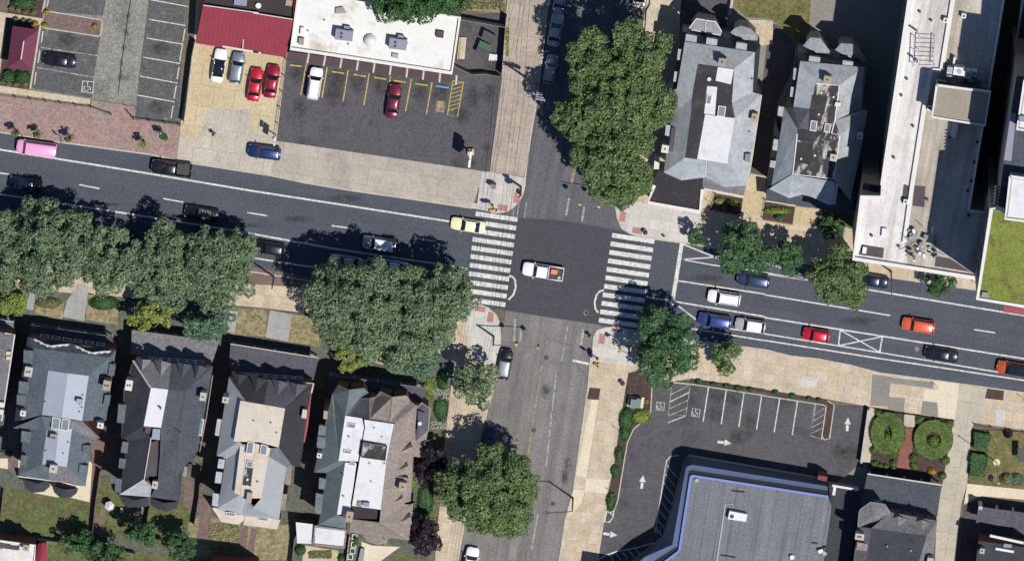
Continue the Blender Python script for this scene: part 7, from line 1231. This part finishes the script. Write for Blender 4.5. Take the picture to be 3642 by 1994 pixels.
o.prism(WL('db', [(2225, 850), (2350, 862), (2340, 965), (2205, 955)], .4), .3, .42, 'white_plastic'); o.prism(WL('db', [(2230, 860), (2260, 862), (2255, 900), (2225, 898)], .4), .1, .3, 'wood_pole'); props(o.build('pallet'), 'white slatted pallet beside the green dumpster', 'pallet')
o = MB().prism(WL('db', [(1745, 590), (1862, 595), (1830, 940), (1712, 930)], .4), .1, .35, 'tan_slab').prism(WL('db', [(1760, 600), (1780, 600), (1750, 930), (1730, 930)], .5), .35, .45, 'tan_block'); props(o.build('loading_step'), 'low tan step along the side wall of the white roofed store', 'step')
t = post('green utility box on a pale pad in the mulch', 'utility_box', 'utility box', '33', 965, 218); MB().box((.1, 0, .08), (2.3, 1.6, .16), 'pale_slab', -SA).build('pad', t, local=True); MB().box((-.25, 0, .85), (.8, 1.3, 1.4), 'teal_box', -SA).build('cabinet', t, local=True); MB().box((.5, .05, .8), (.7, 1.35, 1.3), 'teal_box', -SA).build('cabinet', t, local=True); MB().box((-.8, .1, .5), (.35, .9, .7), 'teal_box', -SA).build('cabinet', t, local=True)
def bin_(lb, c, x, y, m, top):
    t = post(lb, 'litter_bin', 'litter bin', c, x, y); MB().tube([(0, 0, 0), (0, 0, .95)], .32, m, 14).build('body', t, local=True); MB().dome((0, 0, .95), .34, .34, .2, top, 14, 4).build('lid', t, local=True)
bin_('black and white litter bin at the head of the east crosswalk', 'ne', 1690, 1120, 'white_plastic', 'dark_metal'); bin_('black litter bin with white side on the wide tan pavement', '33', 872, 72, 'white_plastic', 'dark_metal')
t = post('small red fire hydrant near the north-east kerb', 'fire_hydrant', 'hydrant', '23', 1180, 372); MB().tube([(0, 0, 0), (0, 0, .6)], .13, 'red_cloth', 10).dome((0, 0, .6), .16, .16, .16, 'red_cloth', 10, 4).build('body', t, local=True); MB().tube([(-.24, 0, .42), (.24, 0, .42)], .07, 'red_cloth', 8).build('outlet', t, local=True)
# garden pieces
o = MB(); c = W('g1', 1110, 850, 1.6); R = [Vector((c.x + .72*math.cos(i*1.0472 + .3), c.y + .72*math.sin(i*1.0472 + .3), 1.55)) for i in range(6)]; ap = Vector((c.x, c.y, 2.0))
t = thing('garden_umbrella', 'white garden umbrella standing on the narrow back lawn', 'umbrella', (c.x, c.y, .15)); roofsheet(MB(), [('white_plastic', [R[i], R[(i + 1) % 6], ap]) for i in range(6)], .04).build('canopy', t); MB().tube([(c.x, c.y, .15), (c.x, c.y, 1.95)], .03, 'white_trim', 6).build('pole', t)
c = W('g1', 1240, 888, .6); t = thing('garden_chair', 'small white garden chair on the narrow back lawn', 'chair', (c.x, c.y, .15)); MB().box((c.x, c.y, .58), (.5, .5, .05), 'white_plastic').build('seat', t); MB().box((c.x, c.y - .24, .85), (.5, .05, .55), 'white_plastic').build('backrest', t)
for sx in (-.2, .2):
    for sy in (-.2, .2): MB().tube([(c.x + sx, c.y + sy, .15), (c.x + sx, c.y + sy, .57)], .025, 'white_plastic', 6).build('leg', t)
for i, (x, y, lb) in enumerate(((985, 568, 'topmost of the four square white planters beside the narrow fence'), (970, 690, 'second from the top of the square white planters'), (955, 788, 'third from the top of the square white planters'), (918, 882, 'lowest and largest of the square white planters'))):
    P = WL('h5', [(x - 36, y - 42), (x + 36, y - 34), (x + 30, y + 42), (x - 42, y + 34)], .5); c = cen(P); t = thing('planter', lb, 'planter', (c.x, c.y, .14), 0, 'square white planters'); MB().strip([*P, P[0]], .13, .55, 'white_plastic', .14).build('box', t)
    rng = np.random.default_rng(300 + i); C = np.array([c.x, c.y, .45]) + rng.uniform(-.25, .25, (60, 3)) - np.array([c.x, c.y, .14]); mesh_quads('plant', leaf_arrays(rng, C, np.tile([0, 0, 1.], (60, 1)), .1, .6), 'deep_leaf', t)
P = WL('h5', [(1085, 752), (1142, 760), (1110, 1000), (1030, 1000)], .8); o = MB().prism(P, .15, .75, 'white_trim').prism(inset(P, -.05), .75, .85, 'unit_grey'); props(o.build('storage_box'), 'long blue-grey lidded box along the patio edge', 'box')
t = post('dark arch frame at the right edge of the far garden', 'garden_arch', 'garden arch', '34', 1915, 590)
for sx in (-.35, .35):
    for sy in (-.9, .9): MB().tube([(sx, sy, 0), (sx, sy, 2.1)], .05, 'dark_metal', 6).build('leg', t, local=True)
MB().box((0, 0, 2.12), (.9, 2.1, .08), 'dark_metal').build('top', t, local=True)
# fences
def fence(label, name, cat, pts, h, m, kind='board', step=2.2, z0=.1, group=None):
    P = [Vector((p.x, p.y, 0)) for p in pts]; c = cen(P); t = thing(name, label, cat, (c.x, c.y, z0), 0, group)
    if kind == 'board': MB().strip(P, .06, h, m, z0).build('board_panel', t)
    elif kind == 'wall': MB().strip(P, .28, h, m, z0).build('wall_body', t); MB().strip(P, .36, h + .06, 'kerb_stone', h).build('coping', t)
    else:
        rails, bars = MB(), MB()
        for a, b in zip(P[:-1], P[1:]):
            for z in (z0 + .15, h - .05): rails.tube([(a.x, a.y, z), (b.x, b.y, z)], .025, m, 5)
            n = int((b - a).length/.16)
            for i in range(n): q = a.lerp(b, i/n); bars.box((q.x, q.y, (z0 + h)/2), (.022, .022, h - z0), m)
        rails.build('rail', t); bars.build('railing_bars', t)
    for a, b in zip(P[:-1], P[1:]):
        n = max(1, round((b - a).length/step))
        for i in range(n + (1 if b is P[-1] else 0)):
            q = a.lerp(b, i/n); MB().box((q.x, q.y, (z0 + h + .12)/2), (.12, .12, h + .12 - z0), m if kind != 'iron' else 'dark_metal').build('post', t)
    return t
I_ = 'dark_metal'
fence('black iron railing along the light path by the brick pavement', 'iron_fence', 'fence', PT('11', (-120, 680), (0, 703), (680, 795), (832, 850)), 1.2, I_, 'iron'); fence('black iron railing closing the worn car park, right of its entrance', 'iron_fence', 'fence', PT('11', (955, 828), (1000, 882), (1348, 930)), 1.2, I_, 'iron')
fence('tall wooden fence between the worn car park and the garage forecourt', 'board_fence', 'fence', PT('11', (1462, 300), (1440, 400), (1392, 800), (1378, 905)), 2.1, 'stone_wall', 'board', 2.6); fence('white railing between the forecourt and the store car park', 'railing', 'fence', PT('12', (250, 440), (168, 1040)), 1.1, 'white_trim', 'iron')
fence('dark yard fence behind the dumpsters, along the dry lawn', 'board_fence', 'fence', PT('12', (1560, 128), (1888, 185)), 2.3, 'stone_wall'); fence('dark yard fence beside the upper pavement', 'board_fence', 'fence', PT('12', (1898, 110), (1862, 545)), 2.3, 'stone_wall'); fence('gate panels closing the front of the dumpster yard', 'board_fence', 'fence', PT('12', (1525, 490), (1640, 545), (1740, 540), (1850, 560)), 1.8, 'stone_wall')
fence('black iron railing in front of the far garden', 'iron_fence', 'fence', PT('34', (1575, 385), (1936, 438), (2200, 475)), 1.1, I_, 'iron'); fence('low stone wall on the left side of the formal garden', 'garden_wall', 'wall', PT('34', (778, 262), (722, 660)), 1.5, 'pent_roof', 'wall'); fence('low iron railing in front of the formal garden', 'iron_fence', 'fence', PT('34', (830, 272), (1045, 305)), .9, I_, 'iron'); fence('low iron railing on the right half of the formal garden front', 'iron_fence', 'fence', PT('34', (1130, 318), (1415, 358)), .9, I_, 'iron')
fence('tall dark fence between the wide back lawn and the narrow lawn', 'board_fence', 'fence', PT('31', (752, 720), (715, 980), (690, 1250)), 1.9, 'wood_pole'); fence('dark fence between the narrow lawn and the next lawn', 'board_fence', 'fence', PT('31', (1118, 1000), (1085, 1190)), 1.7, 'wood_pole'); fence('dark fence left of the brown brick path', 'board_fence', 'fence', PT('31', (1505, 700), (1490, 920), (1455, 1130)), 1.9, 'wood_pole'); fence('long pale topped fence along the back of the lawns', 'board_fence', 'fence', PT('31', (285, 1235), (620, 1275), (960, 1330), (1010, 1340)), 1.7, 'stone_wall'); fence('short fence at the left edge of the wide back lawn', 'board_fence', 'fence', PT('31', (28, 870), (5, 1080)), 1.2, 'wood_pole')
fence('low fence between the addition and the square planters', 'board_fence', 'fence', PT('h5', (905, 540), (850, 960)), 1.4, 'cream_trim'); fence('dark fence beside the addition at the corner house', 'board_fence', 'fence', PT('32', (322, 1130), (290, 1420)), 1.9, 'wood_pole'); fence('iron railing around the bed by the black roofed shop', 'iron_fence', 'fence', PT('nf', (690, 640), (625, 790)), 1.0, I_, 'iron'); fence('iron railing at the bed of the second grey house', 'iron_fence', 'fence', PT('nf', (1190, 700), (1168, 885)), 1.0, I_, 'iron')
fence('white wall stub between the lots behind the grey house, left one', 'lot_wall', 'wall', PT('n1', (530, -200), (520, 40), (485, 245)), 1.2, 'white_coping', 'wall'); fence('white wall stub between the lots behind the grey house, right one', 'lot_wall', 'wall', PT('n1', (1350, -200), (1335, 20), (1300, 210)), 1.2, 'white_coping', 'wall'); fence('pale kerb wall between side street pavement and shaded lot', 'lot_wall', 'wall', PT('n1', (90, -150), (70, 80), (20, 160), (5, 340)), .6, 'white_coping', 'wall')
# people
def person(label, c, x, y, shirt, rz):
    p = W(c, x, y, .06); t = thing('person', label, 'person', (p.x, p.y, .06 if c == 'se' else .14), rz)
    def skin(nm, verts, edges, rad, m, parent):
        me = bpy.data.meshes.new(nm); me.from_pydata(verts, edges, []); me.materials.append(MATS[m]); o = bpy.data.objects.new(nm, me); COL.objects.link(o); o.parent = parent
        md = o.modifiers.new('skin', 'SKIN'); sv_ = me.skin_vertices[0].data
        for i, r in enumerate(rad): sv_[i].radius = (r, r*.85)
        sv_[0].use_root = True; s = o.modifiers.new('sub', 'SUBSURF'); s.levels = 1; s.render_levels = 1; return o
    V = [(0, 0, .95), (0, 0, 1.2), (0, 0, 1.42), (0, 0, 1.53), (.02, 0, 1.66), (.01, 0, 1.74), (0, .2, 1.4), (.02, .27, 1.12), (.12, .26, .88), (.15, .26, .78), (0, -.2, 1.4), (-.02, -.27, 1.12), (.05, -.28, .86), (.08, -.28, .77), (0, .1, .88), (.14, .11, .5), (.12, .11, .09), (.26, .12, .05), (0, -.1, .88), (-.12, -.11, .5), (-.22, -.11, .1), (-.08, -.12, .05)]
    E = [(0, 1), (1, 2), (2, 3), (3, 4), (4, 5), (2, 6), (6, 7), (7, 8), (8, 9), (2, 10), (10, 11), (11, 12), (12, 13), (0, 14), (14, 15), (15, 16), (16, 17), (0, 18), (18, 19), (19, 20), (20, 21)]
    r = [.14, .14, .15, .06, .1, .07, .06, .045, .035, .04, .06, .045, .035, .04, .09, .065, .045, .04, .09, .065, .045, .04]
    b = skin('body', V, E, r, 'skin', t)
    skin('shirt', [V[i] for i in (0, 1, 2, 6, 7, 10, 11)], [(0, 1), (1, 2), (2, 3), (3, 4), (2, 5), (5, 6)], [.17, .17, .18, .085, .065, .085, .065], shirt, b); skin('trousers', [V[i] for i in (0, 14, 15, 16, 18, 19, 20)], [(0, 1), (1, 2), (2, 3), (0, 4), (4, 5), (5, 6)], [.17, .115, .085, .065, .115, .085, .065], 'dark_cloth', b)
    MB().dome((0, 0, 1.68), .115, .1, .11, 'hair', 12, 5).build('hair', b, local=True)
    for s in (-1, 1): MB().box((.21, s*.115, .03), (.27, .1, .07), 'dark_cloth').build('shoe', b, local=True) if s > 0 else MB().box((-.13, s*.115, .03), (.27, .1, .07), 'dark_cloth').build('shoe', b, local=True)
    return t
person('person in a red top walking across the lower side street by the crosswalk', 'se', 690, 548, 'red_cloth', 2.2); person('person in dark clothes walking over the concrete forecourt', 'fc', 385, 590, 'dark_cloth', 2.6)

for i, (x, y, lb) in enumerate(((1440, 640, 'dark wheeled bin in the shaded passage by the second house, upper one'), (1420, 690, 'dark wheeled bin in the shaded passage by the second house, lower one'), (75, 610, 'dark wheeled bin on the brown passage at the left edge'))):
    t = post(lb, 'wheeled_bin', 'bin', '31', x, y, 'wheeled bins'); MB().box((0, 0, .55), (.58, .68, .95), 'trim_black', -SA).build('body', t, local=True); MB().box((0, 0, 1.06), (.62, .74, .07), 'dumpster_black', -SA).build('lid', t, local=True)
